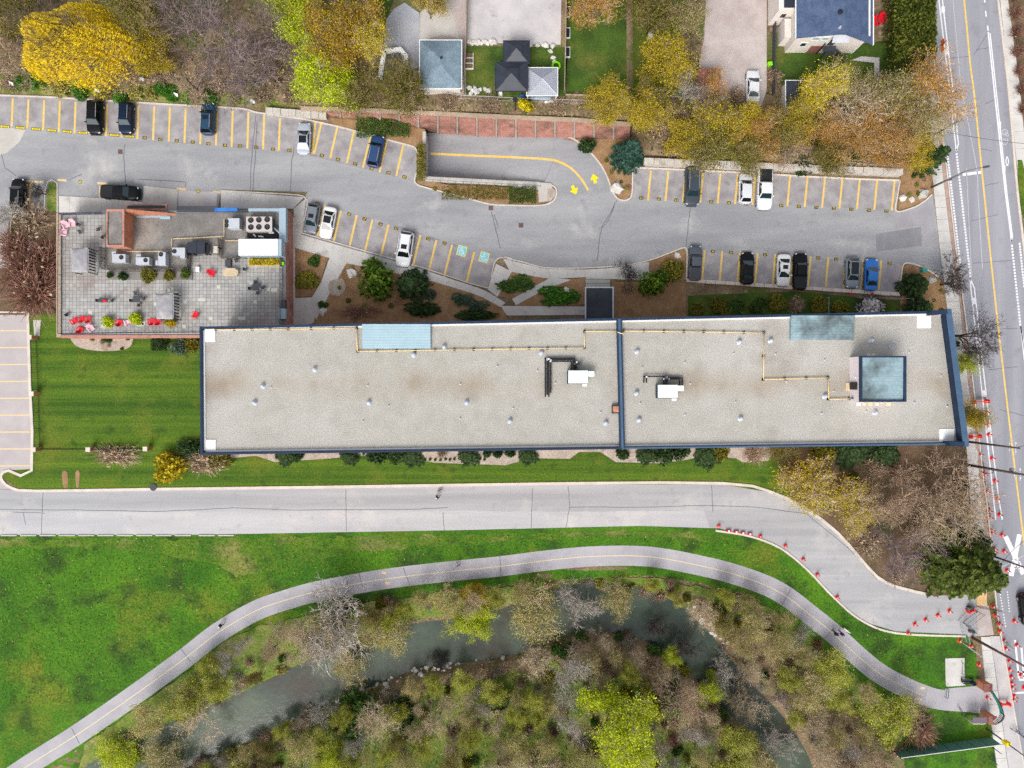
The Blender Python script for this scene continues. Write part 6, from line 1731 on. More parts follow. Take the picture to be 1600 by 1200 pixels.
plant('juniper', 746, 476, 18, .9, 'juniper', 'grey-green juniper mat nearest the triangular bed', 'juniper', ry=12)
plant('juniper', 672, 460, 10, .8, 'juniper', 'small round juniper right of the spiky conifer', 'juniper')
plant('bush1', 806, 445, 30, .8, 'low_shrub', 'low dark green shrub filling the triangular bed', 'shrub', ry=18, lift=.4)
plant('ivyb', 868, 462, 38, 1.0, 'low_shrub', 'low bright green shrub filling the lens-shaped bed', 'shrub', ry=17, lift=.4)
plant('bush0', 490, 408, 13, 1.1, 'green_shrub', 'green shrub in the small bed beside the entry walk', 'shrub')
plant('oliveb', 482, 440, 24, .8, 'olive_shrub', 'brownish olive shrub in the small bed beside the terrace wall', 'shrub', ry=18)
plant('deep1', 660, 485, 34, 1.0, 'dark_shrub', 'dark green ground shrub along the roof edge below the conifers', 'shrub', ry=14)
plant('deep2', 740, 492, 45, .8, 'dark_shrub', 'long dark shrub along the roof edge below the junipers', 'shrub', ry=10)
plant('bred0', 560, 488, 40, .8, 'reddish_shrub', 'reddish twiggy ground shrub at the roof edge', 'shrub', ry=14)
plant('bush2', 505, 478, 9, .6, 'green_shrub', 'tiny green shrub at the lower end of the entry walk', 'shrub')
for x, y, r in [(1090, 482, 14), (1120, 474, 16), (1150, 484, 18), (1185, 478, 16), (1215, 470, 18), (1245, 476, 16), (1280, 474, 18), (1315, 482, 16), (1135, 490, 14), (980, 452, 12)]:
  plant(random.choice(['oliveb', 'bush1', 'mossb', 'brush0']), x, y, r, 1.1, 'strip_shrub', 'low olive shrub in the grass strip above the gravel roof', 'shrub', 'shrubs in the strip above the gravel roof', lift=.4)
for i, (x, y) in enumerate([(1432, 290), (1445, 282), (1420, 305), (1436, 303), (1428, 276), (955, 270), (970, 285), (962, 258), (975, 265), (948, 250), (980, 295), (530, 450), (545, 470), (570, 478), (610, 478), (560, 430), (550, 418), (1425, 470), (1460, 470), (1470, 455), (1455, 480), (1470, 485), (145, 530), (170, 540), (190, 545), (160, 535), (200, 530), (680, 296), (700, 300), (730, 308)]):
  plant(random.choice(['brush1', 'oliveb', 'mossb']), x, y, random.uniform(3, 5.5), .5, 'clump_plant', 'small dry clump plant dotted on a mulch bed', 'plant', 'clump plants on the mulch beds', lift=.3)
# -- terrace greenery
for x, y, r, k, lb in [(166, 501, 12, 'limeb', 'round olive-lime shrub on the terrace, leftmost of three by the red chairs'), (213, 500, 13, 'limeb', 'round olive-lime shrub on the terrace, middle of three by the red chairs'), (266, 503, 11, 'goldb', 'round olive shrub below the lower pergola'),
             (190, 430, 10, 'deep0', 'dark shrub at the left end of the terrace planter bed'), (233, 430, 15, 'oliveb', 'large olive shrub in the middle of the terrace planter bed'), (262, 431, 11, 'oliveb', 'smaller olive shrub right of the large one in the planter bed'), (289, 427, 10, 'yew', 'green shrub at the right end of the terrace planter bed'), (171, 430, 6, 'bush0', 'small dark shrub beside the slatted screen')]:
  tr, cr, a_, b_ = PROTO[k]; p = W(x, y, DZ + .7); o = empty('terrace_shrub', (p.x, p.y, DZ + .03)); tag(o, lb, 'shrub', 'terrace shrubs')
  s = r * .0955
  for me in (tr, cr): mesh_obj(me.name.split('.')[0], me, o, None, (0, 0, x), (s, s, 1.2))
# -- west side
for k, x, y, r, h, lb in [('bred1', 62, 405, 42, 3, 'reddish bare shrub right of the round stone by the terrace wall'), ('bred2', 28, 420, 46, 3.5, 'reddish bare shrub at the left edge below the parked black car'), ('bred0', 45, 455, 50, 3.5, 'large reddish bare shrub above the lower lot corner'), ('brush2', 45, 345, 36, 2, 'brown bare brush between the parked car and the round stone'), ('bred1', 15, 385, 34, 3, 'brown bare shrub at the left picture edge')]:
  plant(k, x, y, r, h, 'reddish_shrub', lb, 'shrub')
plant('bare_grey1', 8, 335, 30, 4, 'bare_tree', 'pale bare sapling at the left edge beside the parked black car', 'tree')
plant('bare_dark1', 62, 300, 20, 3, 'bare_tree', 'thin bare sapling over the stall island', 'tree')
plant('goldb', 264, 730, 30, 2.6, 'yellow_shrub', 'round yellow-green shrub at the lower end of the courtyard fence', 'shrub')
plant('brush1', 178, 712, 46, 1.6, 'grey_shrub', 'wide grey-brown bare shrub along the courtyard fence', 'shrub', ry=20)
plant('brush0', 318, 722, 44, 1.8, 'brown_shrub', 'brown and green shrub at the lower left corner of the gravel roof', 'shrub', ry=24)
plant('oliveb', 345, 722, 26, 1.5, 'olive_shrub', 'olive shrub against the lower left corner of the roof', 'shrub', ry=14)
plant('deep1', 300, 700, 30, 1.5, 'dark_shrub', 'dark shrub left of the lower roof corner', 'shrub', ry=14)
plant('juniper', 278, 540, 16, 1.5, 'juniper', 'grey-green shrub between the clipped hedge and the roof corner', 'shrub')
plant('oliveb', 298, 540, 16, 1.7, 'olive_shrub', 'olive brown shrub against the upper left roof corner', 'shrub')
plant('bush2', 166, 531, 9, .6, 'green_shrub', 'small bright green shrub in the pebble bed below the terrace', 'shrub', ry=5)
for x, y, r, k in [(445, 711, 18, 'fir1'), (462, 713, 15, 'deep0'), (545, 713, 15, 'fir1'), (590, 709, 22, 'deep1'), (620, 708, 20, 'deep2'), (645, 714, 18, 'fir1'), (690, 708, 10, 'brush1'), (733, 712, 18, 'fir1'), (760, 709, 11, 'deep0'), (778, 709, 10, 'deep1'), (796, 708, 10, 'deep2'), (826, 712, 16, 'fir1'), (972, 706, 15, 'deep0'), (1012, 711, 17, 'fir1'), (1040, 705, 22, 'deep1'), (1065, 705, 18, 'deep2'), (1108, 712, 22, 'fir1'), (1125, 708, 18, 'oliveb'), (1180, 710, 20, 'brush0'), (1225, 708, 24, 'olive0'), (1330, 706, 28, 'fir1'), (1385, 708, 26, 'fir1'), (1290, 706, 22, 'oliveb')]:
  plant(k, x, y, r, random.uniform(1.2, 2.2), 'foundation_shrub', 'dark foundation shrub tucked under the lower side of the gravel roof', 'shrub', 'foundation shrubs on the lower side', lift=.5)
for x in (664, 672, 680, 688, 696, 703, 710, 750, 757):
  plant('bush0', x, 718 + random.uniform(-1, 1), 3, .4, 'bedding_plant', 'tiny round plant in the pebble bed row', 'plant', 'bedding plants in the pebble bed', lift=.3)
# -- east of the block
plant('lime0', 1503, 566, 18, 6, 'street_tree', 'small lime green tree by the right parapet', 'tree')
plant('gold2', 1516, 652, 23, 7, 'street_tree', 'olive and orange tree at the lower right parapet', 'tree')
plant('olive0', 1510, 645, 18, 6, 'street_tree', 'olive tree half hidden by the lower right parapet', 'tree')
plant('bare_dark0', 1530, 520, 50, 9, 'bare_street_tree', 'dark bare tree reaching over the bike lane right of the roof', 'tree', lift=.75)
plant('bare_dark1', 1495, 440, 34, 6, 'bare_street_tree', 'dark bare sapling over the sidewalk by the corner bed', 'tree', lift=.7)
plant('deep2', 1492, 538, 8, 1.6, 'dark_shrub', 'round dark shrub beside the right parapet', 'shrub')
plant('yellow1', 1275, 765, 60, 5, 'yellow_shrub', 'big sprawling yellow shrub below the right end of the block', 'shrub', ry=42)
plant('yellow1', 1325, 785, 44, 4.5, 'yellow_shrub', 'yellow shrub right of the big sprawling one', 'shrub')
plant('bush1', 1335, 748, 12, 1.5, 'green_shrub', 'small bright green shrub behind the yellow shrubs', 'shrub')
plant('bare_brown0', 1468, 778, 75, 8, 'bare_tree', 'large bare brown tree between the block and the big spruce', 'tree')
plant('bare_tan1', 1500, 810, 60, 8, 'bare_tree', 'bare tan tree leaning over the sidewalk above the big spruce', 'tree')
plant('bare_purple2', 1410, 865, 56, 7, 'bare_tree', 'bare pinkish tree left of the big spruce', 'tree')
plant('bare_brown2', 1380, 800, 44, 5, 'bare_tree', 'small bare brown tree beyond the yellow shrubs', 'tree')
plant('fir', 1512, 886, 60, 13, 'big_spruce', 'big dark green spruce at the mouth of the access lane', 'spruce', lift=.35)
plant('fir1', 1532, 842, 18, 6, 'dark_conifer', 'small dark conifer above the big spruce', 'conifer')
plant('deep0', 1505, 760, 16, 3, 'dark_shrub', 'dark shrub at the foot of the second utility pole', 'shrub')
for x, y, r in [(1360, 850, 28), (1440, 880, 24), (1420, 740, 24), (1460, 725, 20), (1340, 830, 18), (1400, 900, 18), (1430, 830, 24), (1370, 730, 20)]:
  plant(f'brush{random.randrange(3)}', x, y, r, 1.2, 'dry_brush', 'dry brown brush on the leaf soil above the lane bend', 'shrub', 'dry brush above the lane bend', lift=.4)
# -- creek side
plant('bare_grey0', 530, 970, 64, 8, 'bare_tree', 'big pale bare tree between the footpath and the creek', 'tree')
plant('bare_tan2', 500, 1000, 50, 7, 'bare_tree', 'tan bare tree below the big pale bare tree', 'tree')
plant('moss0', 545, 1035, 32, 5, 'mossy_tree', 'yellow-tipped tree overhanging the creek below the pale bare tree', 'tree')
plant('moss1', 605, 990, 36, 5, 'mossy_tree', 'mossy green tree at the creek right of the pale bare tree', 'tree')
plant('lime0', 742, 968, 36, 5, 'lime_tree', 'lime green willow overhanging the creek', 'tree', ry=26)
plant('gold0', 738, 930, 22, 3, 'yellow_shrub', 'small yellow shrub above the lime green willow', 'shrub')
plant('moss2', 838, 962, 46, 7, 'mossy_tree', 'olive-yellow tree standing across the creek bend', 'tree')
plant('bare_grey1', 905, 945, 38, 6, 'bare_tree', 'whitish bare tree over the water at the top of the bend', 'tree')
plant('moss0', 965, 938, 32, 5, 'mossy_tree', 'yellow-tan tree over the water right of the whitish bare tree', 'tree')
plant('bare_tan0', 310, 1112, 50, 7, 'bare_tree', 'tan bare tree over the creek near the lower left path', 'tree')
plant('lime1', 190, 1180, 34, 5, 'lime_tree', 'yellow-green tree beside the path at the lower left', 'tree')
plant('moss1', 250, 1190, 36, 5, 'mossy_tree', 'olive tree over the creek at the lower left edge', 'tree')
plant('lime2', 952, 1130, 66, 12, 'lime_tree', 'tall bright lime tree in the wood, largest of its colour', 'tree')
plant('lime1', 985, 1180, 42, 9, 'lime_tree', 'lime tree at the lower edge beside the largest lime tree', 'tree')
plant('lime0', 1050, 1024, 15, 5, 'lime_tree', 'small lime tree on the inner creek bank', 'tree')
plant('lime2', 1107, 1070, 24, 6, 'lime_tree', 'lime tree near the creek on the right side of the wood', 'tree')
plant('lime0', 520, 1190, 28, 6, 'lime_tree', 'lime tree in the lower left of the wood', 'tree')
plant('deep0', 782, 1096, 26, 3, 'dark_shrub', 'dark green shrub in the middle of the wood', 'shrub')
plant('deep1', 625, 1120, 30, 3, 'dark_shrub', 'dark green shrub in the left part of the wood', 'shrub')
plant('bush1', 560, 1120, 40, 3, 'green_shrub', 'broad green shrub near the creek in the left part of the wood', 'shrub')
plant('ivyb', 1045, 1100, 22, 3, 'green_shrub', 'bright green shrub right of the largest lime tree', 'shrub')
plant('bare_dark1', 1022, 980, 24, 5, 'bare_sapling', 'dark bare sapling leaning over the water, first of three on the inner bank', 'tree')
plant('bare_dark1', 1065, 1012, 26, 6, 'bare_sapling', 'dark bare sapling leaning over the water, second of three on the inner bank', 'tree')
plant('bare_dark0', 1150, 1075, 28, 6, 'bare_sapling', 'dark bare sapling leaning over the water at the right bend', 'tree')
plant('bare_dark1', 690, 1030, 20, 3, 'bare_sapling', 'dark twiggy sapling on the stony shore below the lime willow', 'tree')
plant('bred0', 1440, 1142, 34, 3, 'reddish_shrub', 'reddish bare shrub on the lawn by the green fence', 'shrub')
plant('bare_brown1', 1425, 1115, 26, 4, 'bare_tree', 'small bare brown tree above the reddish shrub by the green fence', 'tree')
for k, x, y, r, h_, lb in [('olive1', 1215, 205, 34, 6, 'olive tree between the golden tree and the dark shed'), ('rust1', 1292, 195, 36, 7, 'orange tree right of the golden tree below the dark shed'), ('rust0', 1366, 192, 40, 7, 'orange tree in the middle of the grove above the block wall'), ('gold1', 1432, 232, 32, 6, 'golden tree nearest the dark conifer at the sidewalk'), ('gold0', 1070, 218, 32, 6, 'golden tree right of the blue-green spruce'), ('rust2', 1152, 205, 34, 6, 'orange tree between the golden trees above the dark van'),
              ('bare_grey1', 1128, 1048, 30, 5, 'whitish bare tree across the narrow water at the right bend'), ('bare_tan0', 1172, 1105, 34, 5, 'tan bare tree across the narrow water below the right bend'), ('bare_grey2', 1216, 1158, 34, 5, 'pale bare tree over the creek near the lower edge')]:
  plant(k, x, y, r, h_, 'leaning_tree' if y > 900 else 'grove_tree', lb, 'tree')
for x, y in [(640, 184), (745, 187), (862, 193), (932, 197), (700, 184)]:
  plant('brush1', x, y, 12, 1.2, 'wall_creeper', 'dry creeper hanging over the top of the brick wall', 'creeper', 'creepers on the brick wall', lift=.4)
# woods on both banks: every tree is a tree
rw = random.Random(77)
spots = []
def free(x, y, d):
  return all((x - a) ** 2 + (y - b) ** 2 > (d * .92 + c * .62) ** 2 for a, b, c in spots)
kinds_s = ['bare_tan0', 'bare_tan1', 'bare_tan2', 'bare_grey0', 'bare_grey1', 'bare_brown1', 'bare_tan0', 'moss0', 'moss1', 'moss2', 'bare_purple0', 'spring1', 'olive0', 'spring2', 'spring0', 'spring1', 'spring2', 'moss1']
lab = {'spring': ('spring_tree', 'fresh yellow-green tree', 'yellow-green trees'), 'bare_tan': ('bare_tree', 'tan bare tree', 'tan bare trees'), 'bare_grey': ('bare_tree', 'pale grey bare tree', 'grey bare trees'), 'bare_brown': ('bare_tree', 'brown bare tree', 'brown bare trees'), 'bare_purple': ('bare_tree', 'purplish bare tree', 'purplish bare trees'), 'moss': ('mossy_tree', 'mossy budding tree', 'mossy trees'), 'olive': ('olive_tree', 'dark olive tree', 'olive trees')}
n_w = 0
for _ in range(6000):
  x, y = rw.uniform(150, 1420), rw.uniform(905, 1235)
  d, bx = river_d(x, y)
  yp, north = lerp_tab(PATHC, x), y < lerp_tab(RIVER, x)
  r = rw.choice([rw.uniform(14, 26), rw.uniform(24, 44)])
  if y < yp + 22 + r * .9 or d < (40 + r * .5 if x < 1090 else 30 + r * .4) or x > 1385 or (x > 1340 and y < 1080) or x < 215 or (not north and 560 < x < 820 and d < 62): continue
  if abs(x - 952) < 60 and abs(y - 1135) < 60: continue
  if not free(x, y, r): continue
  spots.append((x, y, r))
  k = rw.choice(kinds_s); base = k.rstrip('0123456789')
  nm, lb, gr = lab[base]
  side = 'on the outer creek bank' if north else 'in the wood inside the creek bend'
  plant(k, x, y, r, rw.uniform(3, 5) + r * .06, nm, f'{lb} {side}', 'tree', f'{gr} {side}')
  n_w += 1
for _ in range(5000):
  x, y = rw.uniform(150, 1420), rw.uniform(905, 1235)
  d, bx = river_d(x, y)
  r = rw.uniform(6, 15)
  if y < lerp_tab(PATHC, x) + 22 + r or d < (52 if 560 < x < 820 and y > lerp_tab(RIVER, x) else 36) or x > 1400 or x < 190 or (x > 1340 and y < 1075): continue
  if not free(x, y, r * .6): continue
  spots.append((x, y, r * .55))
  k = rw.choice(['brush0', 'brush1', 'brush2', 'bgrey0', 'bgrey1', 'bgrey2', 'mossb', 'oliveb', 'bred1', 'brush0', 'brush2', 'bush1'])
  lk = {'bru': 'dry brown', 'bgr': 'grey twiggy', 'bre': 'reddish'}.get(k[:3], 'green') + ' wild shrub ' + ('on the outer creek bank' if y < lerp_tab(RIVER, x) else 'inside the creek bend')
  plant(k, x, y, r, rw.uniform(.8, 1.8), 'wild_shrub', lk, 'shrub', 'wild shrubs along the creek', lift=.4)
  if len(spots) > 330: break
# undergrowth: dry stalks and tufts nobody could count
PC = np.array(PATHC)
def undergrowth2(name, label, area, n, mats, seed, size, keep):
  rg = np.random.default_rng(seed); P = []
  for _ in range(n * 3):
    x, y = rg.uniform(area[0], area[2]), rg.uniform(area[1], area[3])
    if keep(x, y): P.append((x, y))
    if len(P) >= n: break
  C = np.array([W(x, y, TZ(x, y) + .12) for x, y in P]); C += rg.normal(size=C.shape) * np.array([.1, .1, .05])
  V, F, mi = [], [], []
  for j in range(len(mats)):
    v, f = leaf_quads(rg, C[j::len(mats)], size, .35, 2.8); V.append(v); F.append(f); mi.append(j)
  tag(mesh_obj(name, np_mesh(name, V, F, [T[m] for m in mats], mi)), label, 'undergrowth', kind='stuff')
def creek_keep(x, y):
  d, _ = river_d(x, y)
  if d < 33 or x > 1400: return False
  return ((PC[:, 0] - x) ** 2 + (PC[:, 1] - y) ** 2).min() > 24 ** 2 and (y > 930 or 470 < x < 1300) and y > lerp_tab([(150, 1190), (300, 1090), (420, 1010), (560, 950), (800, 910), (1000, 895), (1120, 915), (1250, 990), (1400, 1100)], x)
undergrowth2('creek_undergrowth', 'dry stalks, moss and tufts covering the creek banks', (150, 890, 1420, 1240), 11000, ['lf_brush', 'lf_olive', 'lf_moss', 'lf_brush', 'lf_olive', 'twig_brown', 'lf_green'], 5, .17, creek_keep)
def north_keep(x, y): return y < lerp_tab(TOPW, x) - 4 and not (640 < x < 890 and y < 152) and not (885 < x < 1066 and y < 148) and not (1092 < x < 1200 and y < 165) and not (1200 < x < 1450 and y < 128) and x < 1458 and not (590 < x < 660 and y < 115)
undergrowth2('garden_undergrowth', 'dry leaves and weeds under the trees of the upper gardens', (0, 0, 1470, 270), 9000, ['lf_brush', 'twig_brown', 'lf_olive', 'lf_moss', 'lf_green'], 6, .2, north_keep)
def tuft_keep(x, y): return ((PC[:, 0] - x) ** 2 + (PC[:, 1] - y) ** 2).min() > 22 ** 2 and y > lerp_tab([(0, 842), (700, 838), (1000, 833), (1130, 838), (1220, 868), (1310, 955), (1400, 998), (1530, 1000)], x) and y < lerp_tab([(0, 1200), (140, 1130), (300, 1010), (420, 940), (600, 900), (800, 875), (1000, 858), (1150, 880), (1300, 970), (1400, 1050), (1500, 1075)], x) and x < 1440
undergrowth2('verge_tufts', 'rough grass tufts and dandelions along the lane verge', (0, 836, 1440, 1100), 9000, ['lf_tuft', 'lf_moss', 'lf_tuft', 'lf_ivy'], 8, .11, tuft_keep)

for x, y, r in [(1588, 20, 14), (1590, 50, 14), (1592, 80, 14), (1594, 110, 12), (1597, 140, 12), (1600, 170, 12), (1585, -5, 12)]:
  plant(f'bred{random.randrange(3)}', x, y, r, 1.4, 'reddish_shrub', 'dark reddish shrub along the far sidewalk of the street', 'shrub', 'shrubs along the far sidewalk', lift=.4)
# ---------------------------------------------------------------- neighbours' buildings
def quad_roof(mb, x0, y0, x1, y1, ze, zr, ridge=None, over=.0):
  """hip roof on a rectangle in metres; ridge: length fraction along y"""
  cx, cy = (x0 + x1) / 2, (y0 + y1) / 2
  k = ridge or 0.0
  ry = (y1 - y0) / 2 * k
  vs = [(x0, y0, ze), (x1, y0, ze), (x1, y1, ze), (x0, y1, ze), (cx, cy - ry, zr), (cx, cy + ry, zr)]
  mb.add(vs, [(0, 1, 4), (1, 2, 5, 4), (2, 3, 5), (3, 0, 4, 5), (3, 2, 1, 0)])
  return mb
def hip_house(name, label, cat, x0, y0, x1, y1, hw, hr, wall, roof, ridge=.15, over=.3, trim=None):
  g = TZ((x0 + x1) / 2, (y0 + y1) / 2); ze = g + hw
  a, b = W(x0, y1, ze), W(x1, y0, ze); c = (a + b) / 2
  r = empty(name, (c.x, c.y, g)); tag(r, label, cat)
  m = MB(); m.box(a.x + over, a.y + over, g - .3, b.x - over, b.y - over, ze - .02); put(r, m, 'wall', T[wall])
  m = MB(); quad_roof(m, a.x, a.y, b.x, b.y, ze, ze + hr, ridge); ro = put(r, m, 'roof', T[roof])
  if trim:
    m = MB(); t = .1
    for q in ((a.x - t, a.y - t, b.x + t, a.y), (a.x - t, b.y, b.x + t, b.y + t), (a.x - t, a.y, a.x, b.y), (b.x, a.y, b.x + t, b.y)): m.box(q[0], q[1], ze - .12, q[2], q[3], ze + .02)
    put(r, m, 'gutter', T[trim])
  return r, a, b, ze, g
r, a, b, ze, g = hip_house('garage', 'square garage with blue-grey shingle hip roof', 'garage', 656, 63, 721, 138, 2.7, 1.0, 'stucco', 'shingle', .12, .3, 'whitemetal')
m = MB(); c = (a + b) / 2; m.lathe([(.18, 0), (.2, .25), (.05, .35)], 10, (c.x + .2, c.y + .5, ze + .85)); put(r, m, 'roof_vent', T['black'])
def gazebo(label, x0, y0, x1, y1, roofm, h=2.6, tier=True, ribs=0, post='black'):
  g = TZ((x0 + x1) / 2, (y0 + y1) / 2); ze = g + h
  a, b = W(x0, y1, ze), W(x1, y0, ze); c = (a + b) / 2
  r = empty('gazebo', (c.x, c.y, g)); tag(r, label, 'gazebo')
  for x in (a.x + .15, b.x - .15):
    for y in (a.y + .15, b.y - .15): m = MB(); m.box(x - .07, y - .07, g - .2, x + .07, y + .07, ze); put(r, m, 'post', T[post])
  m = MB(); quad_roof(m, a.x, a.y, b.x, b.y, ze, ze + 1.0, .0); put(r, m, 'roof', T[roofm])
  lx, ly = (b.x - a.x), (b.y - a.y)
  if tier:
    m = MB(); quad_roof(m, c.x - lx * .22, c.y - ly * .22, c.x + lx * .22, c.y + ly * .22, ze + .85, ze + 1.3, .0); put(r, m, 'top_tier', T[roofm])
  for (vx, vy) in ((a.x, a.y), (b.x, a.y), (b.x, b.y), (a.x, b.y)):
    m = MB(); m.tube([(vx, vy, ze + .02), (c.x, c.y, ze + 1.02)], .05, 5); put(r, m, 'hip_rib', T['galv' if roofm == 'greyroof' else 'charcoal'])
  if ribs:
    m = MB()
    for i in range(ribs):
      t = (i + .5) / ribs
      for sx in (0, 1):
        x = a.x + lx * t; d = 1 - abs(2 * t - 1)
        y0_ = a.y if sx == 0 else b.y; y1_ = y0_ + (ly / 2 * d) * (1 if sx == 0 else -1)
        m.tube([(x, y0_, ze + .03), (x, y1_, ze + .03 + d * 1.0)], .025, 4, False)
        y = a.y + ly * t; x0_ = a.x if sx == 0 else b.x; x1_ = x0_ + (lx / 2 * d) * (1 if sx == 0 else -1)
        m.tube([(x0_, y, ze + .03), (x1_, y, ze + .03 + d * 1.0)], .025, 4, False)
    o = put(r, m, 'seam', T['galv']); o['kind'] = 'stuff'
  m = MB(); t = .09
  for q in ((a.x - t, a.y - t, b.x + t, a.y), (a.x - t, b.y, b.x + t, b.y + t), (a.x - t, a.y, a.x, b.y), (b.x, a.y, b.x + t, b.y)): m.box(q[0], q[1], ze - .1, q[2], q[3], ze + .03)
  put(r, m, 'edge_trim', T['whitemetal' if roofm == 'greyroof' else 'blackroof'])
gazebo('black metal gazebo at the end of the concrete court', 787, 64, 827, 99, 'blackroof')
gazebo('black two-tier gazebo below the first black gazebo', 774, 98, 824, 142, 'blackroof', 2.9)
gazebo('grey ribbed metal gazebo with white edges', 823, 106, 871, 149, 'greyroof', 2.3, False, 15, 'whitemetal')
# cream house
def cream_house():
  g = 1.5; ze = 7.0
  root = empty('cream_house', W(1290, 50, g)); tag(root, 'cream house with navy shingle roof at the top right', 'house')
  a = W(1246, 58, ze); xR = W(1362, 60, ze).x; xm = W(1318, 58, 8.0).x; yN = 66.0
  root.location.z = g
  m = MB(); m.box(a.x + .15, a.y + .2, g - .3, xR - .15, yN, ze - .05); put(root, m, 'wall', T['stucco'])
  m = MB(); y0, y1 = a.y - .15, yN + .3; zr = 8.3; yd = a.y - .95
  m.add([(a.x - .2, y0, ze), (xm, y0, zr), (xm, y1, zr), (a.x - .2, y1, ze), (a.x - .2, y0, ze - .15), (xm, y0, zr - .15), (xm, y1, zr - .15), (a.x - .2, y1, ze - .15)], [(0, 1, 2, 3), (7, 6, 5, 4), (0, 4, 5, 1), (3, 2, 6, 7), (0, 3, 7, 4)])
  m.add([(xm, y0, zr), (xR + .35, yd, ze - .3), (xR + .35, y1, ze - .3), (xm, y1, zr), (xm, y0, zr - .15), (xR + .35, yd, ze - .45), (xR + .35, y1, ze - .45), (xm, y1, zr - .15)], [(0, 1, 2, 3), (7, 6, 5, 4), (0, 4, 5, 1), (1, 5, 6, 2)])
  rf = put(root, m, 'roof', T['navyshingle'])
  m = MB(); m.box(xR + .33, yd, ze - .5, xR + .48, y1, ze - .28); m.box(a.x - .3, y0, ze - .18, a.x - .18, y1, ze + .03); put(root, m, 'gutter', T['whitemetal'])
  for px, py, nm, mt, rr in ((1313, 19, 'chimney', 'black', .35), (1312, 43, 'roof_vent', 'galv', .22)):
    c = W(px, py, 8.2); m = MB(); m.lathe([(rr, -.4), (rr, .35), (rr * .7, .5)], 12, (c.x, c.y, 8.0)); put(root, m, nm, T[mt], parent=None)
  # south wall openings
  ys = a.y + .2
  def opening(nm, x0, x1, z0, z1, mat, d=.05):
    m = MB(); m.box(x0, ys - d, z0, x1, ys + .02, z1); o = put(root, m, nm, T[mat]); return o
  def window_(x0, x1, z0, z1, mat='glass'):
    o = opening('window', x0, x1, z0, z1, mat, .06)
    m = MB()
    for q in ((x0 - .12, z0 - .12, x1 + .12, z0), (x0 - .12, z1, x1 + .12, z1 + .12), (x0 - .12, z0, x0, z1), (x1, z0, x1 + .12, z1)): m.box(q[0], ys - .09, q[1], q[2], ys, q[3])
    put(root, m, 'frame', T['whitemetal'], parent=root)
  window_(a.x + 1.5, a.x + 2.3, g + 2.4, g + 3.4); window_(a.x + 2.6, a.x + 3.6, g + 4.3, g + 5.1, 'skyblue'); window_(a.x + 4.0, a.x + 4.9, g + 4.3, g + 5.1, 'skyblue')
  opening('door', a.x + 5.5, a.x + 6.5, g + 2.6, g + 4.7, 'charcoal')
  opening('siding_panel', a.x + 3.4, a.x + 5.3, g + .2, g + 2.4, 'rust', .08)
  m = MB(); m.box(xR - .5, ys - .12, g - .2, xR - .3, ys, ze - .6); put(root, m, 'downpipe', T['whitemetal'])
  # outside stair, black
  st = empty('house_stair', (a.x + 6, ys - 1, g)); tag(st, 'black outside stair with landing against the cream house', 'stair')
  m = MB(); m.box(a.x + 5.0, ys - 1.5, g + 2.45, a.x + 7.0, ys - .1, g + 2.55); put(st, m, 'landing', T['charcoal'])
  for i in range(9):
    m = MB(); m.box(a.x + 7.0 + i * .27, ys - 1.5, g + 2.25 - i * .26, a.x + 7.29 + i * .27, ys - .4, g + 2.29 - i * .26); put(st, m, 'tread', T['charcoal'])
  for x, y in ((a.x + 5.0, ys - 1.5), (a.x + 7.0, ys - 1.5), (a.x + 5, ys - .15)):
    m = MB(); m.box(x - .06, y - .06, g - .2, x + .06, y + .06, g + 3.5); put(st, m, 'post', T['black'])
  m = MB(); m.tube([(a.x + 5, ys - .15, g + 3.45), (a.x + 5, ys - 1.5, g + 3.45), (a.x + 7, ys - 1.5, g + 3.45), (a.x + 9.5, ys - 1.5, g + 1.0)], .05, 5); put(st, m, 'handrail', T['black'])
  m = MB()
  for i in range(12): m.tube([(a.x + 5.0 + i * .17, ys - 1.5, g + 2.5), (a.x + 5.0 + i * .17, ys - 1.5, g + 3.4)], .02, 4)
  for i in range(14): m.tube([(a.x + 7.1 + i * .17, ys - 1.5, g + 2.4 - i * .16), (a.x + 7.1 + i * .17, ys - 1.5, g + 3.3 - i * .16)], .02, 4)
  o = put(st, m, 'balusters', T['black']); o['kind'] = 'stuff'
  m = MB(); m.add([(a.x + 5.2, ys - .9, g + 5.2), (a.x + 7.6, ys - .9, g + 5.2), (a.x + 7.6, ys, g + 5.8), (a.x + 5.2, ys, g + 5.8)], [(0, 1, 2, 3)]); o = put(root, m, 'door_canopy', T['grey']); o.modifiers.new('s', 'SOLIDIFY').thickness = .06
  # left annex
  z2 = 6.2; p = W(1217, 26, z2); q = W(1247, 0, z2)
  m = MB(); m.box(p.x, p.y + 1.0, g - .3, a.x + .3, yN, z2); put(root, m, 'annex_wall', T['stucco'])
  m = MB(); m.box(p.x + .75, p.y + 1.3, z2, a.x + .1, yN + .2, z2 + .12); put(root, m, 'annex_roof', T['blackroof'])
  m = MB(); m.box(p.x + .9, p.y + .93, g + 2.6, p.x + 1.6, p.y + 1.02, g + 3.5); put(root, m, 'window', T['glass'])
  m = MB(); m.box(a.x - .9, a.y + 1.2, g - .3, a.x + .1, a.y + 4, g + 3.0); put(root, m, 'side_bay', T['stucco'])
cream_house()
pr = adirondack('red')
for x, y, lb in [(1365, 38, 'bright red chair beside the wall of the cream house'), (1376, 33, 'bright red chair nearer the cedar hedge')]:
  o = copy_tree(pr); p = on_ground(x, y); o.location = p; o.rotation_euler = (0, 0, R(20)); o.scale = (1.3, 1.3, 1.3); tag(o, lb, 'chair')
drop(pr)
hip_house('shed', 'small dark-roofed shed with a pale gutter among the golden trees', 'shed', 1228, 126, 1262, 172, 2.2, .5, 'stucco', 'blackroof', .6, .15, 'whitemetal')
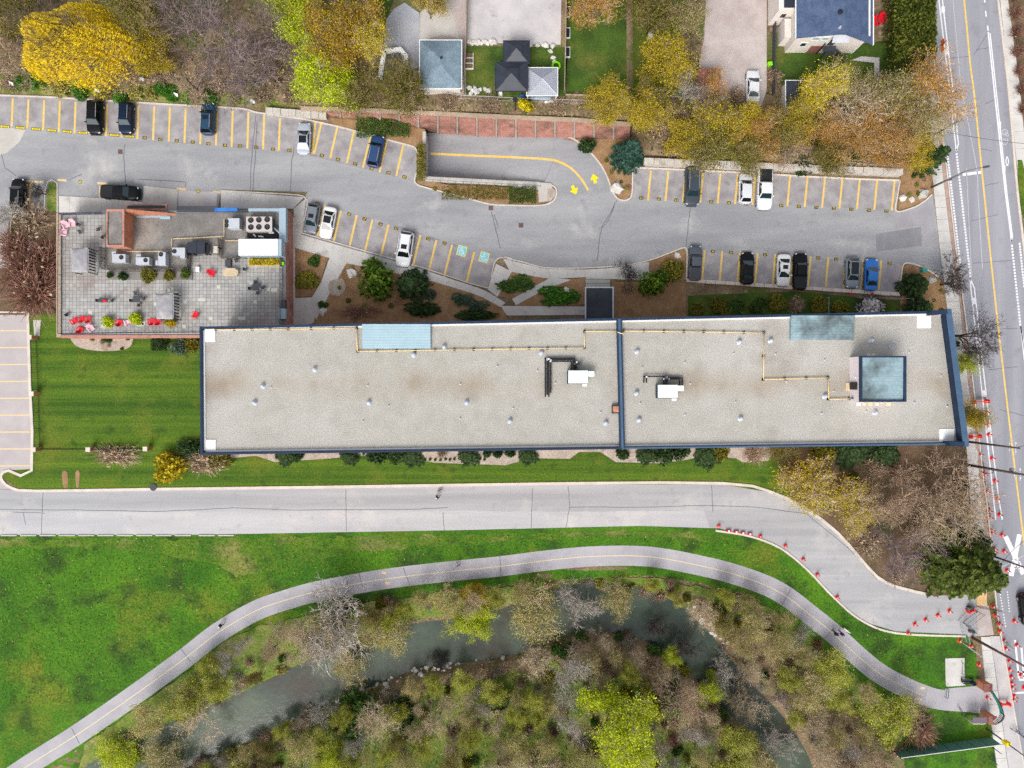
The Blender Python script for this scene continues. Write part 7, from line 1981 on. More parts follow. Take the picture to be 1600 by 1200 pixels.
def rust_carport():
  r, a, b, ze, g = hip_house('rust_shed', 'rust-red flat-roofed shed by the gravel drive', 'shed', 1091, 107, 1126, 142, 2.0, .12, 'wood', 'rust', .8, .05)
rust_carport()
def tarp(name, label, cat, px, h, mat):
  g = TZ(*px[0]); c = W(*px[0], g)
  m = MB(); m.prism([(W(*p, g + h).x - c.x, W(*p, g + h).y - c.y) for p in px], -.1, h); o = m.build(name, T[mat], loc=c)
  b = o.modifiers.new('b', 'BEVEL'); b.width = min(.08, h * .3); b.segments = 2
  return tag(o, label, cat)
tarp('corrugated_sheet', 'pale corrugated sheet leaning at the foot of the dark shed', 'sheet', [(1218, 171), (1250, 169), (1256, 174), (1246, 178), (1219, 178)], .3, 'skyblue')
tarp('white_board', 'white board lying between the rust-red shed and the grey boat', 'board', [(1119, 150), (1133, 150), (1133, 154), (1119, 155)], .15, 'whitemetal')
tarp('white_tub', 'narrow white trough under the grey ribbed gazebo', 'trough', [(851, 157), (873, 156), (873, 159), (851, 160)], .35, 'whitemetal')
tarp('blue_pool', 'blue sheet at the fence below the grey ribbed gazebo', 'tarpaulin', [(828, 150), (862, 151), (860, 156), (830, 155)], .3, 'skyblue')
tarp('blue_barrel', 'small blue tub below the black gazebos', 'tub', [(812, 147), (819, 147), (819, 153), (812, 153)], .6, 'blue')
tarp('pale_bin', 'small pale green bin under the corner of the black two-tier gazebo', 'bin', [(779, 139), (785, 139), (785, 147), (779, 147)], .7, 'palegreenwhite')
# rounded upturned boat
def boat():
  g = TZ(1102, 165); c = W(1102, 165, g + .5); c.z = g
  m = MB(); n = 12; vs = []
  for i in range(n + 1):
    t = i / n; w = .55 * math.sin(math.pi * min(1, .12 + t * .88)) ** .6
    for k in range(7):
      a = math.pi * k / 6; vs.append((-1.9 + 3.8 * t, math.cos(a) * w, math.sin(a) * .5 * (w / .55) + .05))
  m.add(vs, [(i * 7 + k, i * 7 + k + 1, (i + 1) * 7 + k + 1, (i + 1) * 7 + k) for i in range(n) for k in range(6)])
  r = m.build('boat', T['grey'], smooth_=True, loc=c, rot=(0, 0, R(8))); tag(r, 'upturned grey boat under the trees by the gravel drive', 'boat')
  m = MB(); m.tube([(-1.9, 0, .3), (0, 0, .57), (1.9, 0, .2)], .04, 5); m.build('keel', T['charcoal'], r)
boat()
# white trailer
def trailer():
  g = TZ(615, 98); r = empty('boat_trailer', W(615, 98, g)); tag(r, 'white-framed trailer with dark bed left of the shingled garage', 'trailer')
  m = MB(); m.prism(wp([(603, 84), (623, 82), (628, 96), (624, 120), (598, 122)], g + .7), g + .6, g + .72); put(r, m, 'bed', T['charcoal'])
  for px in ([(601, 80), (626, 77), (635, 88), (634, 98), (629, 118)], [(601, 80), (597, 100), (594, 122)]):
    L, Rr = strip_poly([tuple(W(*p, g + 1))[:2] for p in px], .32); m = MB(); m.prism(L + Rr[::-1], g + .5, g + 1.15); put(r, m, 'side_frame', T['whitemetal'])
  for x, y in ((598, 108), (630, 106)):
    c = W(x, y, g); m = MB(); m.tube([(c.x - .12, c.y, g + .33), (c.x + .12, c.y, g + .33)], .33, 12); put(r, m, 'wheel', T['rubber'])
  m = MB(); m.tube([W(636, 93, g + .6), W(642, 93, g + .5)], .06, 5); put(r, m, 'hitch', T['black'])
trailer()
def fence(label, pts, h=1.5, mat='wood', step=2.4, board=.15, wire=False, cat='fence', boards=True):
  g0 = TZ(*pts[0]); r = empty('garden_fence', W(*pts[0], g0)); tag(r, label, cat)
  sub = []
  for (x0, y0), (x1, y1) in zip(pts, pts[1:]):
    n = max(1, int(math.hypot(x1 - x0, y1 - y0) / 10 / step))
    for i in range(n): sub.append((x0 + (x1 - x0) * i / n, y0 + (y1 - y0) * i / n))
  sub.append(pts[-1])
  P = [W(x, y, TZ(x, y)) for x, y in sub]; U = Vector((0, 0, h))
  for p in P: m = MB(); m.tube([p - U * .1, p + U * 1.04], .05, 5); put(r, m, 'post', T[mat])
  for a, b in zip(P, P[1:]):
    if wire:
      for t in (.05, .98): m = MB(); m.tube([a + U * t, b + U * t], .025, 4); put(r, m, 'rail', T[mat])
    else:
      d = (b - a); L = d.length; d.normalize(); ang = math.atan2(d.y, d.x)
      m = MB(); m.obox(((a.x + b.x) / 2, (a.y + b.y) / 2), L / 2 - .03, .03, min(a.z, b.z) + .05, max(a.z, b.z) + h, ang); put(r, m, 'board_panel', T[mat])
  return r
fence('grey board fence between the shingled garage and the gazebo yard', [(731, -20), (729, 60), (725, 150)], 1.6, 'wood')
fence('brown board fence left of the backyard lawn', [(884, -20), (883, 60), (881, 145)], 1.6, 'wood')
fence('thin wire fence behind the bank trees at the upper left', [(210, 121), (290, 126), (400, 134), (470, 138)], 1.4, 'steelpole', 3, wire=True)
fence('thin wire fence below the gazebo yard', [(668, 146), (722, 154), (800, 158), (985, 164)], 1.3, 'galv', 3, wire=True)
fence('low timber edging below the backyard lawn', [(884, 149), (930, 151), (985, 154)], .5, 'wood')
fence('dark fence right of the backyard lawn beside the gravel drive', [(1085, 10), (1080, 60), (1076, 130)], 1.5, 'charcoal', wire=True)
fence('pale pole fence at the left edge of the gravel drive', [(1104, 5), (1098, 60), (1092, 110)], 1.2, 'timber', wire=True)
fence('dark board fence between the gravel drive and the cream house', [(1209, -20), (1207, 60), (1206, 150)], 1.4, 'charcoal')
fence('grey mesh fence above the upper right parking row', [(1252, 254), (1330, 258), (1404, 266)], 1.2, 'galv', wire=True)
fence('thin grey fence below the lower right parking row', [(1290, 466), (1290, 492)], 1.2, 'galv', wire=True)
fence('grey fence at the top right corner of the gravel roof', [(1338, 466), (1420, 468), (1422, 488)], 1.2, 'galv', wire=True)
# iron fence with brick piers round the courtyard
def courtyard_fence():
  piers = [(57, 528), (60, 615), (63, 701), (147, 701), (235, 700)]
  for i, (x, y) in enumerate(piers):
    p = W(x, y); r = empty('brick_pier', p); tag(r, ['brick pier nearest the terrace wall on the courtyard fence', 'brick pier midway along the left courtyard fence', 'brick pier at the lower left corner of the courtyard', 'brick pier midway along the lower courtyard fence', 'brick pier beside the round yellow-green shrub'][i], 'pier', 'brick piers of the courtyard fence')
    m = MB(); m.box(-.28, -.28, -.1, .28, .28, 1.55); m.build('shaft', T['brick'], r)
    m = MB(); m.box(-.35, -.35, 1.55, .35, .35, 1.68); m.build('cap', T['kerb'], r)
  for i, (a, b) in enumerate(zip(piers, piers[1:])):
    A, B = W(*a), W(*b); d = (B - A).normalized(); A = A + d * .36; B = B - d * .36
    r = empty('iron_fence', A); tag(r, ['black iron fence panel from the terrace pier downwards', 'black iron fence panel in the lower left side of the courtyard', 'black iron fence panel along the lower courtyard edge, first from the corner', 'black iron fence panel along the lower courtyard edge by the grey shrub'][i], 'fence', 'iron fence of the courtyard')
    for z in (.15, 1.35): m = MB(); m.tube([A + Vector((0, 0, z)), B + Vector((0, 0, z))], .03, 4); put(r, m, 'rail', T['black'])
    L = (B - A).length; n = int(L / .28)
    for k in range(n + 1):
      p = A + d * (L * k / n); m = MB(); m.tube([p, p + Vector((0, 0, 1.5))], .016 if k % 9 else .035, 4); put(r, m, 'picket', T['black'])
courtyard_fence()
sheet_m = MB(); c = W(60, 505); sheet_m.prism([tuple(W(*p))[:2] for p in [(52, 500), (64, 500), (62, 525), (54, 525)]], .02, .05); tag(sheet_m.build('path_slab', T['concrete']), kind='structure')
# ---- yard clutter
def rock_mesh(seed):
  rg = random.Random(seed); bm = bmesh.new(); bmesh.ops.create_icosphere(bm, subdivisions=2, radius=1)
  for v in bm.verts:
    v.co *= 1 + .55 * mnoise.noise(v.co * 1.4 + Vector((seed * 3.1, 0, 0)))
    v.co.z *= .65
  me = bpy.data.meshes.new('rock'); bm.to_mesh(me); bm.free(); me.materials.append(T['stone']); return me
ROCKS = [rock_mesh(i) for i in range(5)]
def rock(px, py, s, label, group, name='rock'):
  p = on_ground(px, py); p.z += s * .2
  o = mesh_obj(name, random.choice(ROCKS), None, p, (0, 0, random.uniform(0, 6)), (s * random.uniform(.8, 1.3), s, s))
  return tag(o, label, 'rock', group)
for i in range(22):
  x = 733 + i * 2.4 if i < 18 else 826 + (i - 18) * 11
  rock(x if i < 18 else 828 + (i - 18) * 12, (66 + random.uniform(-2, 2)) if i < 18 else 71 + random.uniform(-1, 1), random.uniform(.28, .45), 'pale edging stone between the concrete court and the gazebo yard', 'edging stones of the gazebo yard', 'edging_stone')
for x, y in [(733, 137), (738, 142), (742, 138), (745, 143), (750, 140), (758, 139), (764, 142), (736, 146), (864, 90), (866, 96), (860, 80)]:
  rock(x, y, random.uniform(.3, .5), 'pale loose stone at the lower end of the gazebo yard', 'loose stones in the gazebo yard')
for x, y, s, lb in [(963, 293, .9, 'grey boulder at the tip of the ramp bed'), (1441, 303, .8, 'grey boulder in the upper street corner bed'), (1410, 309, .6, 'pinkish boulder in the upper street corner bed'), (550, 428, .7, 'grey boulder left of the large round yew'), (1058, 399, .5, 'pale stone on the point of the bed by the grey pickup'), (1424, 312, .55, 'smaller grey stone between the corner bed boulders'), (1455, 438, .55, 'tan boulder in the lower street corner bed'), (505, 486, .7, 'pale boulder at the lower end of the entry walk'), (886, 455, .6, 'grey stone beside the lens-shaped bed')]:
  rock(x, y, s, lb, None, 'boulder')
m = MB(); m.lathe([(.5, 0), (.5, .08), (.42, .1)], 16); tag(m.build('valve_cover', T['rust'], loc=W(982, 293, .1)), 'round rusty cover beside the grey boulder in the ramp bed', 'cover')
m = MB(); m.lathe([(1.15, 0), (1.15, .12), (1.05, .18), (.3, .2)], 24); tag(m.build('round_stone', T['stonewall'], loc=W(51, 388, .02)), 'large round stone disc in the soil left of the terrace', 'stone disc')
m = MB(); m.lathe([(.55, 0), (.55, .03), (.5, .035)], 18); tag(m.build('manhole_cover', T['charcoal'], loc=W(239.5, 761.5, .13)), 'round manhole cover set in the lane kerb', 'manhole')
for x, y, p_, lb in [(188, 237, lot, 'small square drain grate in the upper aisle'), (767, 325, lot, 'rusty drain grate at the tip of the ramp island'), (814, 352, lot, 'dark round drain cover in the middle of the aisle')]:
  m = MB(); m.box(-.35, -.35, 0, .35, .35, .012); o = m.build('drain_grate', T['charcoal'], loc=W(x, y, .014)); tag(o, lb, 'drain')
  m = MB()
  for i in range(5): m.box(-.3, -.28 + i * .13, .012, .3, -.22 + i * .13, .02)
  m.build('bar', T['rust'], o)
for x, y, lb in [(727 + 6, 96, 'planter box grid by the grey board fence')]:
  g = TZ(x, y); r = empty('planter_box', W(x, y, g)); tag(r, lb, 'planter')
  for k in range(3):
    m = MB(); m.box(-.6, -1.2 + k * .8, 0, .6, -.5 + k * .8, .35); m.build('soil', T['darkmulch'], r)
    m = MB()
    for q in ((-.66, -1.26 + k * .8, -.6, -.46 + k * .8), (.6, -1.26 + k * .8, .66, -.46 + k * .8)): m.box(q[0], q[1], 0, q[2], q[3], .42)
    m.box(-.6, -1.26 + k * .8, 0, .6, -1.2 + k * .8, .42); m.build('board', T['whitemetal'], r)
g = TZ(869, 103); ring = [(math.cos(a) * .55, math.sin(a) * .55, .1) for a in [i * math.pi / 10 for i in range(21)]]
m = MB(); m.tube(ring, .16, 8, False); tag(m.build('swim_ring', T['lime'], smooth_=True, loc=W(869, 103, g + .1)), 'bright lime green ring at the corner of the grey gazebo', 'ring')
tarp('lime_tub', 'bright lime green tub by the dark fence of the cream house', 'tub', [(1200, 96), (1207, 95), (1208, 101), (1202, 102)], .6, 'lime')
for y in (20, 53, 83):
  g = TZ(887, y); r = empty('cold_frame', W(887, y, g)); tag(r, 'small white-framed black cold frame along the brown fence', 'cold frame', 'cold frames along the backyard fence')
  m = MB(); m.box(-.28, -.7, 0, .28, .7, .35); m.build('box', T['black'], r)
  m = MB()
  for q in ((-.34, -.76, -.28, .76), (.28, -.76, .34, .76), (-.28, -.76, .28, -.7), (-.28, .7, .28, .76)): m.box(q[0], q[1], 0, q[2], q[3], .42)
  m.build('frame', T['whitemetal'], r)
g = TZ(1016, 52); r = empty('garden_grill', W(1016, 52, g)); tag(r, 'dark garden stove with a white box at the top of the backyard lawn', 'stove')
m = MB(); m.box(-.6, -.2, 0, .6, .8, 1.3); m.build('body', T['black'], r); m = MB(); m.box(-.35, -1.0, 0, .3, -.25, .7); m.build('box', T['whitemetal'], r)
g = TZ(1010, 36); r = empty('garden_flag', W(1012, 40, g)); tag(r, 'striped flag on a short pole at the top of the backyard lawn', 'flag')
m = MB(); m.tube([(0, 0, 0), (0, 0, 2.6)], .03, 6); m.build('pole', T['whitemetal'], r)
for i, mt in enumerate(['whitemetal', 'orange', 'yellowbright', 'whitemetal']):
  m = MB(); m.box(-1.1, -.015, 1.5 + i * .27, -.03, .015, 1.765 + i * .27); m.build('stripe', T[mt], r)

# ---------------------------------------------------------------- vehicles
def car_body(spec):
  L, Wd, Hh = spec['L'], spec['W'], spec['H']; w = Wd / 2; belt = spec['belt']; hood = spec['hood']; f, b = L / 2, -L / 2
  ws0, ws1, rs1, rs0 = spec['ws0'], spec['ws1'], spec['rs1'], spec['rs0']; deckz = spec.get('deck', belt)
  e = min(rs0, rs1 - .05); k = b + .5 if rs0 > b + .75 else (b + rs0) / 2 if rs0 > b + .3 else b + .28
  st = [(f, .42, .42, .50, .52), (f - .05, .62, .34, hood - .26, hood - .22), (f - .16, .80, .26, hood - .14, hood - .08), (f - .36, .91, .22, hood - .06, hood), (f - .8, .985, .2, hood, hood + .05), (ws0, 1.0, .2, belt - .02, belt + .03), (ws1, 1.0, .2, belt, belt + .03), ((ws1 + rs1) / 2, 1.0, .2, belt, belt + .03), (max(rs1, k + .1), 1.0, .2, belt, belt + .03),
      (max(e, k + .05), .99, .2, deckz, deckz + .03), (k, .965, .22, deckz - .02, deckz + .01), (b + .17, .87, .26, deckz - .06, deckz - .03), (b + .06, .74, .32, deckz - .14, deckz - .1), (b, .56, .38, deckz - .28, deckz - .25)]
  m = MB(); rows = []
  for y, kw, zl, zs, zc in st:
    x = w * kw
    half = [(x * .86, zl), (x * .99, zl + .12), (x, (zl + zs) / 2), (x * .985, zs - .07), (x * .90, zs), (x * .5, zc)]
    pr = [(px, z) for px, z in half] + [(0, zc + .012)] + [(-px, z) for px, z in half[::-1]]
    rows.append([(px, y, z) for px, z in pr])
  n = len(rows[0]); vs = [v for r in rows for v in r]; fs = []
  for i in range(len(rows) - 1):
    for k in range(n - 1): fs.append((i * n + k, i * n + k + 1, (i + 1) * n + k + 1, (i + 1) * n + k))
    fs.append((i * n + n - 1, i * n, (i + 1) * n, (i + 1) * n + n - 1))
  fs.append(tuple(range(n - 1, -1, -1))); fs.append(tuple((len(rows) - 1) * n + k for k in range(n)))
  m.add(vs, fs)
  return m
def lerp3(a, b, t): return tuple(a[i] + (b[i] - a[i]) * t for i in range(3))
def make_car(kind):
  S = {'sedan': dict(L=4.75, W=1.84, H=1.45, belt=.95, hood=.82, ws0=1.10, ws1=.30, rs1=-.95, rs0=-1.68, deck=.95),
     'hatch': dict(L=4.5, W=1.83, H=1.55, belt=.98, hood=.88, ws0=1.15, ws1=.45, rs1=-1.55, rs0=-2.08, deck=.98),
     'suv': dict(L=4.75, W=1.90, H=1.70, belt=1.08, hood=1.0, ws0=1.15, ws1=.52, rs1=-1.78, rs0=-2.2, deck=1.05),
     'van': dict(L=5.5, W=2.0, H=1.9, belt=1.15, hood=1.08, ws0=1.5, ws1=.85, rs1=-2.3, rs0=-2.62, deck=1.1),
     'pickup': dict(L=5.85, W=1.98, H=1.85, belt=1.15, hood=1.1, ws0=1.45, ws1=.85, rs1=-.62, rs0=-.82, deck=1.12)}[kind]
  L, w, Hh, belt = S['L'], S['W'] / 2, S['H'], S['belt']; ws0, ws1, rs1, rs0 = S['ws0'], S['ws1'], S['rs1'], S['rs0']
  P = {}
  P['body'] = (car_body(S), 'paint', True)
  # cabin corners
  bw, tw = w * .90, w * .70
  bl = [(-bw, ws0, belt), (bw, ws0, belt), (bw, rs0, belt), (-bw, rs0, belt)]
  tp = [(-tw, ws1, Hh - .05), (tw, ws1, Hh - .05), (tw * .97, rs1, Hh - .06), (-tw * .97, rs1, Hh - .06)]
  m = MB(); sub = [(-tw, ws1, Hh - .05), (-tw * .5, ws1 - .02, Hh - .005), (tw * .5, ws1 - .02, Hh - .005), (tw, ws1, Hh - .05)]
  mid = [(-tw, (ws1 + rs1) / 2, Hh - .03), (-tw * .5, (ws1 + rs1) / 2, Hh + .01), (tw * .5, (ws1 + rs1) / 2, Hh + .01), (tw, (ws1 + rs1) / 2, Hh - .03)]
  rear = [(-tw * .97, rs1, Hh - .06), (-tw * .5, rs1 + .02, Hh - .02), (tw * .5, rs1 + .02, Hh - .02), (tw * .97, rs1, Hh - .06)]
  vs = sub + mid + rear + bl
  fs = [(0, 1, 5, 4), (1, 2, 6, 5), (2, 3, 7, 6), (4, 5, 9, 8), (5, 6, 10, 9), (6, 7, 11, 10)]
  b0 = 12
  fs += [(b0, b0 + 1, 3, 2, 1, 0), (b0 + 1, b0 + 2, 11, 7, 3), (b0 + 2, b0 + 3, 8, 9, 10, 11), (b0 + 3, b0, 0, 4, 8)]
  m.add(vs, [f[::-1] for f in fs]); P['cabin'] = (m, 'paint', False)
  def pane(q, u0, u1, v0, v1, off):
    a, b, c, d = q
    pt = lambda u, v: lerp3(lerp3(a, b, u), lerp3(d, c, u), v)
    r = [pt(u0, v0), pt(u1, v0), pt(u1, v1), pt(u0, v1)]
    n = (Vector(r[1]) - Vector(r[0])).cross(Vector(r[3]) - Vector(r[0])).normalized()
    if n.z < 0: n = -n
    r = [tuple(Vector(p) + n * .015) for p in r]
    mm = MB(); mm.add(r, [(0, 1, 2, 3)])
    return mm
  P['windshield'] = (pane((bl[0], bl[1], tp[1], tp[0]), .06, .94, .04, .97, .01), 'glass', False)
  P['rear_window'] = (pane((bl[3], bl[2], tp[2], tp[3]), .08, .92, .1, .95, .01), 'glass', False)
  P['side_window'] = (pane((bl[1], bl[2], tp[2], tp[1]), .07, .93, .1, .9, .01), 'glass2', False)
  P['side_window_2'] = (pane((bl[0], bl[3], tp[3], tp[0]), .07, .93, .1, .9, .01), 'glass2', False)
  for nm, s in (('mirror', 1), ('mirror_2', -1)):
    m = MB(); m.box(s * w * .96 - .02 * s if s > 0 else s * w * .96 - .2, ws0 - .42, belt - .02, (s * w * .96 + .2) if s > 0 else s * w * .96 + .02, ws0 - .28, belt + .12); P[nm] = (m, 'paint', False)
  for nm, s in (('headlight', 1), ('headlight_2', -1)):
    m = MB(); hz = S['hood'] - .1; m.obox((s * w * .70, L / 2 - .25), .13, .10, hz - .14, hz + .01, -s * .6); P[nm] = (m, 'head', False)
  for nm, s in (('taillight', 1), ('taillight_2', -1)):
    m = MB(); dz = S.get('deck', belt) - .2; m.obox((s * w * .70, -L / 2 + .14), .15, .07, dz - .1, dz + .1, s * .5); P[nm] = (m, 'tail', False)
  if kind == 'pickup':
    m = MB(); m.box(-w * .80, -L / 2 + .22, 1.13, w * .80, rs0 - .1, 1.175); P['bed_cover'] = (m, 'bed', False)
  if kind in ('suv', 'van'):
    for nm, s in (('roof_rail', 1), ('roof_rail_2', -1)):
      m = MB(); m.tube([(s * tw * .9, ws1 - .2, Hh + .03), (s * tw * .9, rs1 + .2, Hh + .03)], .03, 5); P[nm] = (m, 'rail', False)
  m = MB(); m.box(-w * .7, L / 2 - .03, .32, w * .7, L / 2 + .03, .5); P['bumper'] = (m, 'trim', False)
  wy = (L / 2 - .88, -L / 2 + .9)
  return S, P, wy, w
tyre = MB(); tyre.tube([(-.11, 0, 0), (.11, 0, 0)], .335, 18); tyre_me = tyre.mesh('wheel', T['rubber'])
rimm = MB(); rimm.tube([(-.118, 0, 0), (.118, 0, 0)], .215, 14); rim_me = rimm.mesh('rim', T['rim'])
CARS = {k: make_car(k) for k in ('sedan', 'hatch', 'suv', 'van', 'pickup')}
CMESH = {}
def car(kind, px, py, dirpx, colour, label, z=None, cat='car', glass='autoglass', glass2='autodark', roofdark=False, bed='black', s=1.0, name=None, group='cars in the car park', sunroof=False):
  S, P, wy, w = CARS[kind]
  g = TZ(px, py) if z is None else z
  p = W(px, py, g + .9); p.z = g + .015
  ux, uy = dirpx[0], -dirpx[1]
  o = empty(name or {'pickup': 'pickup_truck', 'van': 'parked_van'}.get(kind, 'parked_car'), p, math.atan2(-ux, uy), (s * 1.12, s * 1.06, s * 1.06))
  tag(o, label, cat, group)
  key = 'paint_%02d%02d%02d' % tuple(int(c * 99) for c in colour)
  if key not in T:
    T[key] = M(key, colour, rough=.4, spec=.18 if max(colour) < .1 else .35, coat=.08 if max(colour) < .1 else .25, fine=.03, fs=3.0)
  mm = {'paint': T[key], 'glass': T[glass], 'glass2': T[glass2], 'head': T['headlamp'], 'tail': T['taillamp'], 'bed': T[bed] if bed else T[key], 'rail': T['galv'], 'trim': T['charcoal']}
  for nm, (mb, mt, sm) in P.items():
    k = (kind, nm, mm[mt].name)
    if k not in CMESH: CMESH[k] = mb.mesh(nm.replace('_2', ''), mm[mt], sm)
    mesh_obj(nm.replace('_2', ''), CMESH[k], o)
  if roofdark or sunroof:
    tw = w * .70; H_ = S['H']
    m = MB()
    if roofdark: m.box(-tw * .8, S['rs1'] + .12, H_ + .012, tw * .8, S['ws1'] - .1, H_ + .022)
    else: m.box(-tw * .55, S['ws1'] - .95, H_ + .012, tw * .55, S['ws1'] - .35, H_ + .022)
    m.build('glass_roof', T['autodark'], o)
  for y in wy:
    for sx in (-1, 1):
      wo_ = mesh_obj('wheel', tyre_me, o, (sx * (w - .1), y, .335)); mesh_obj('rim', rim_me, wo_)
  return o
UP, DN = (0.04, -1), (-0.03, 1)
BK = (.005, .006, .008); NV = (.005, .014, .036); WH = (.72, .73, .74); SV = (.42, .46, .52); DG = (.075, .085, .105); GY = (.17, .19, .22)
car('suv', 148, 183, DN, BK, 'black car parked front outwards over a visitor stall, leftmost of the upper row', glass='autoglass', s=1.06)
car('suv', 196.5, 184, DN, NV, 'dark navy car with a pale front, second in the upper row')
car('suv', 324.5, 185, UP, (.012, .05, .10), 'dark blue car parked alone nose to the kerb by stall 48', sunroof=True, glass='autodark', glass2='autodark')
car('sedan', 474.5, 216, (.03, -1), SV, 'silver sedan with a dark glass roof in stall 54', roofdark=True)
car('suv', 587, 236, (.2, -1), (.02, .055, .15), 'blue car with roof rails in the slanted stalls above stall 58', glass='autodark')
car('suv', 28, 303, (.03, -1), BK, 'black car at the left edge beside the stall island', s=.97)
car('pickup', 187.5, 300.5, (1, .06), BK, 'black pickup parked along the front walk of the terrace building', cat='pickup', s=.98)
car('hatch', 487.5, 341, (-.17, 1), GY, 'grey-blue car at the top end of the middle row', sunroof=True)
car('sedan', 512, 347.5, (-.2, 1), WH, 'white sedan with a black roof in the middle row', roofdark=True, glass='autodark')
car('suv', 632.5, 389, (-.14, 1), WH, 'white car with roof rails alone in the middle row', s=1.1, sunroof=True, glass='autodark')
car('van', 1082, 291, DN, (.05, .065, .08), 'long dark van parked in the upper right row', cat='van', s=1.04)
car('hatch', 1165.5, 294, (.02, -1), (.62, .65, .68), 'white hatchback beside the white pickup in the upper right row', glass='autodark')
car('pickup', 1195, 295, DN, WH, 'white pickup with a black bed cover in the upper right row', cat='pickup', s=1.05)
car('pickup', 1086.5, 411, (.02, -1), DG, 'dark grey small pickup at the left end of the lower right row', cat='pickup', s=.88, bed='charcoal')
car('sedan', 1168, 419, (.02, -1), BK, 'black sedan alone in stall 28 of the lower right row')
car('sedan', 1225, 422, DN, WH, 'white sedan left of the black pickup in the lower right row', sunroof=True)
car('pickup', 1250.5, 424, (.02, -1), BK, 'black pickup right of the white sedan in the lower right row', cat='pickup', s=.93, bed='black')
car('hatch', 1332.5, 426, DN, (.22, .27, .31), 'grey car left of the blue sedan in the lower right row', roofdark=True)
car('sedan', 1362, 429, UP, (.02, .16, .52), 'bright blue sedan at the right end of the lower right row')
car('sedan', 1177, 134, (.01, -1), WH, 'white sedan parked on the gravel drive of the neighbour', group='cars beyond the car park')
car('suv', 1606, 952, (.12, 1), BK, 'dark car driving on the street at the right edge', group='cars beyond the car park')

# ---------------------------------------------------------------- people and dogs
def skin_mesh(name, verts, edges, radii, mat, sub=1, root=0):
  me = bpy.data.meshes.new(name); me.from_pydata(verts, edges, []); o = bpy.data.objects.new(name, me); COL.objects.link(o)
  md = o.modifiers.new('skin', 'SKIN'); md.use_smooth_shade = True
  for i, r in enumerate(radii):
    sv = me.skin_vertices[0].data[i]; sv.radius = r if isinstance(r, tuple) else (r, r); sv.use_root = (i == root)
  if sub: sd = o.modifiers.new('sub', 'SUBSURF'); sd.levels = sub; sd.render_levels = sub
  bpy.context.view_layer.update()
  nm = bpy.data.meshes.new_from_object(o.evaluated_get(bpy.context.evaluated_depsgraph_get()))
  bpy.data.objects.remove(o); bpy.data.meshes.remove(me)
  nm.name = name; nm.materials.clear(); nm.materials.append(mat); nm.polygons.foreach_set('use_smooth', [True] * len(nm.polygons))
  return nm
def person_parts(stride=.28, swing=.22):
  V = {}; E = []; Rr = {}
  def add(k, p, r, par=None):
    V[k] = p; Rr[k] = r
    if par: E.append((par, k))
  add('pelvis', (0, 0, .95), .14); add('waist', (0, 0, 1.1), .125, 'pelvis'); add('chest', (0, .01, 1.3), .15, 'waist'); add('neck0', (0, 0, 1.46), .07, 'chest'); add('neck', (0, .01, 1.53), .055, 'neck0'); add('head0', (0, .02, 1.6), .085, 'neck'); add('head', (0, .02, 1.68), .1, 'head0'); add('crown', (0, .01, 1.76), .07, 'head')
  for s, n in ((1, 'r'), (-1, 'l')):
    k = s
    add(n + 'hip', (s * .1, 0, .9), .105, 'pelvis'); add(n + 'knee', (s * .1, k * stride * .55 + .04, .5), .07, n + 'hip'); add(n + 'ank', (s * .1, k * stride, .09), .045, n + 'knee'); add(n + 'toe', (s * .11, k * stride + .17, .045), .042, n + 'ank')
    add(n + 'sh', (s * .19, 0, 1.41), .065, 'chest'); add(n + 'elb', (s * .25, -k * swing * .4, 1.13), .045, n + 'sh'); add(n + 'wr', (s * .26, -k * swing + .1, .92), .03, n + 'elb'); add(n + 'palm', (s * .26, -k * swing + .14, .85), .032, n + 'wr')
    for j in range(4):
      add(f'{n}f{j}', (s * (.262), -k * swing + .115 + j * .022, .79 - (.005 if j in (0, 3) else -.004)), .010, n + 'palm'); add(f'{n}g{j}', (s * .245, -k * swing + .12 + j * .02, .755 + (.008 if j in (0, 3) else 0)), .0085, f'{n}f{j}')
    add(n + 't0', (s * .25, -k * swing + .18, .85), .011, n + 'palm'); add(n + 't1', (s * .24, -k * swing + .2, .815), .009, n + 't0')
  return V, E, Rr
def skin_sub(keys, V, E, Rr, grow, name, mat):
  ks = [k for k in V if k in keys]; ix = {k: i for i, k in enumerate(ks)}
  return skin_mesh(name, [V[k] for k in ks], [(ix[a], ix[b]) for a, b in E if a in ix and b in ix], [Rr[k] + grow for k in ks], mat)
PV, PE, PR = person_parts()
BODY = skin_sub(set(PV), PV, PE, PR, 0, 'person', T['skin'])
jack = {'waist', 'chest', 'neck0', 'rsh', 'relb', 'rwr', 'lsh', 'lelb', 'lwr', 'pelvis'}
trou = {'pelvis', 'rhip', 'rknee', 'rank', 'lhip', 'lknee', 'lank'}
PJ = {}
def face_parts(o, hairmat, capmat=None):
  m = MB()
  for s in (-1, 1): m.lathe([(.004, -.008), (.014, 0), (.004, .008)], 8, (s * .035, .115, 1.68))
  m.build('eye', T['clothblack'], o)
  m = MB(); m.add([(-.014, .112, 1.64), (.014, .112, 1.64), (0, .145, 1.645), (0, .112, 1.69)], [(0, 1, 2), (1, 3, 2), (3, 0, 2), (0, 3, 1)]); m.build('nose', T['skin'], o)
  m = MB(); m.box(-.026, .108, 1.603, .026, .116, 1.612); m.build('mouth', T['clothpurple'], o)
  for s in (-1, 1): m = MB(); m.lathe([(.01, -.03), (.022, 0), (.012, .03)], 8, (s * .102, .01, 1.66)); m.build('ear', T['skin'], o)
  m = MB(); m.lathe([(.112, -.05), (.119, 0), (.112, .05), (.085, .095), (.035, .12)], 14, (0, -.005, 1.69)); m.build('cap' if capmat else 'hair', T[capmat or hairmat], o, True)
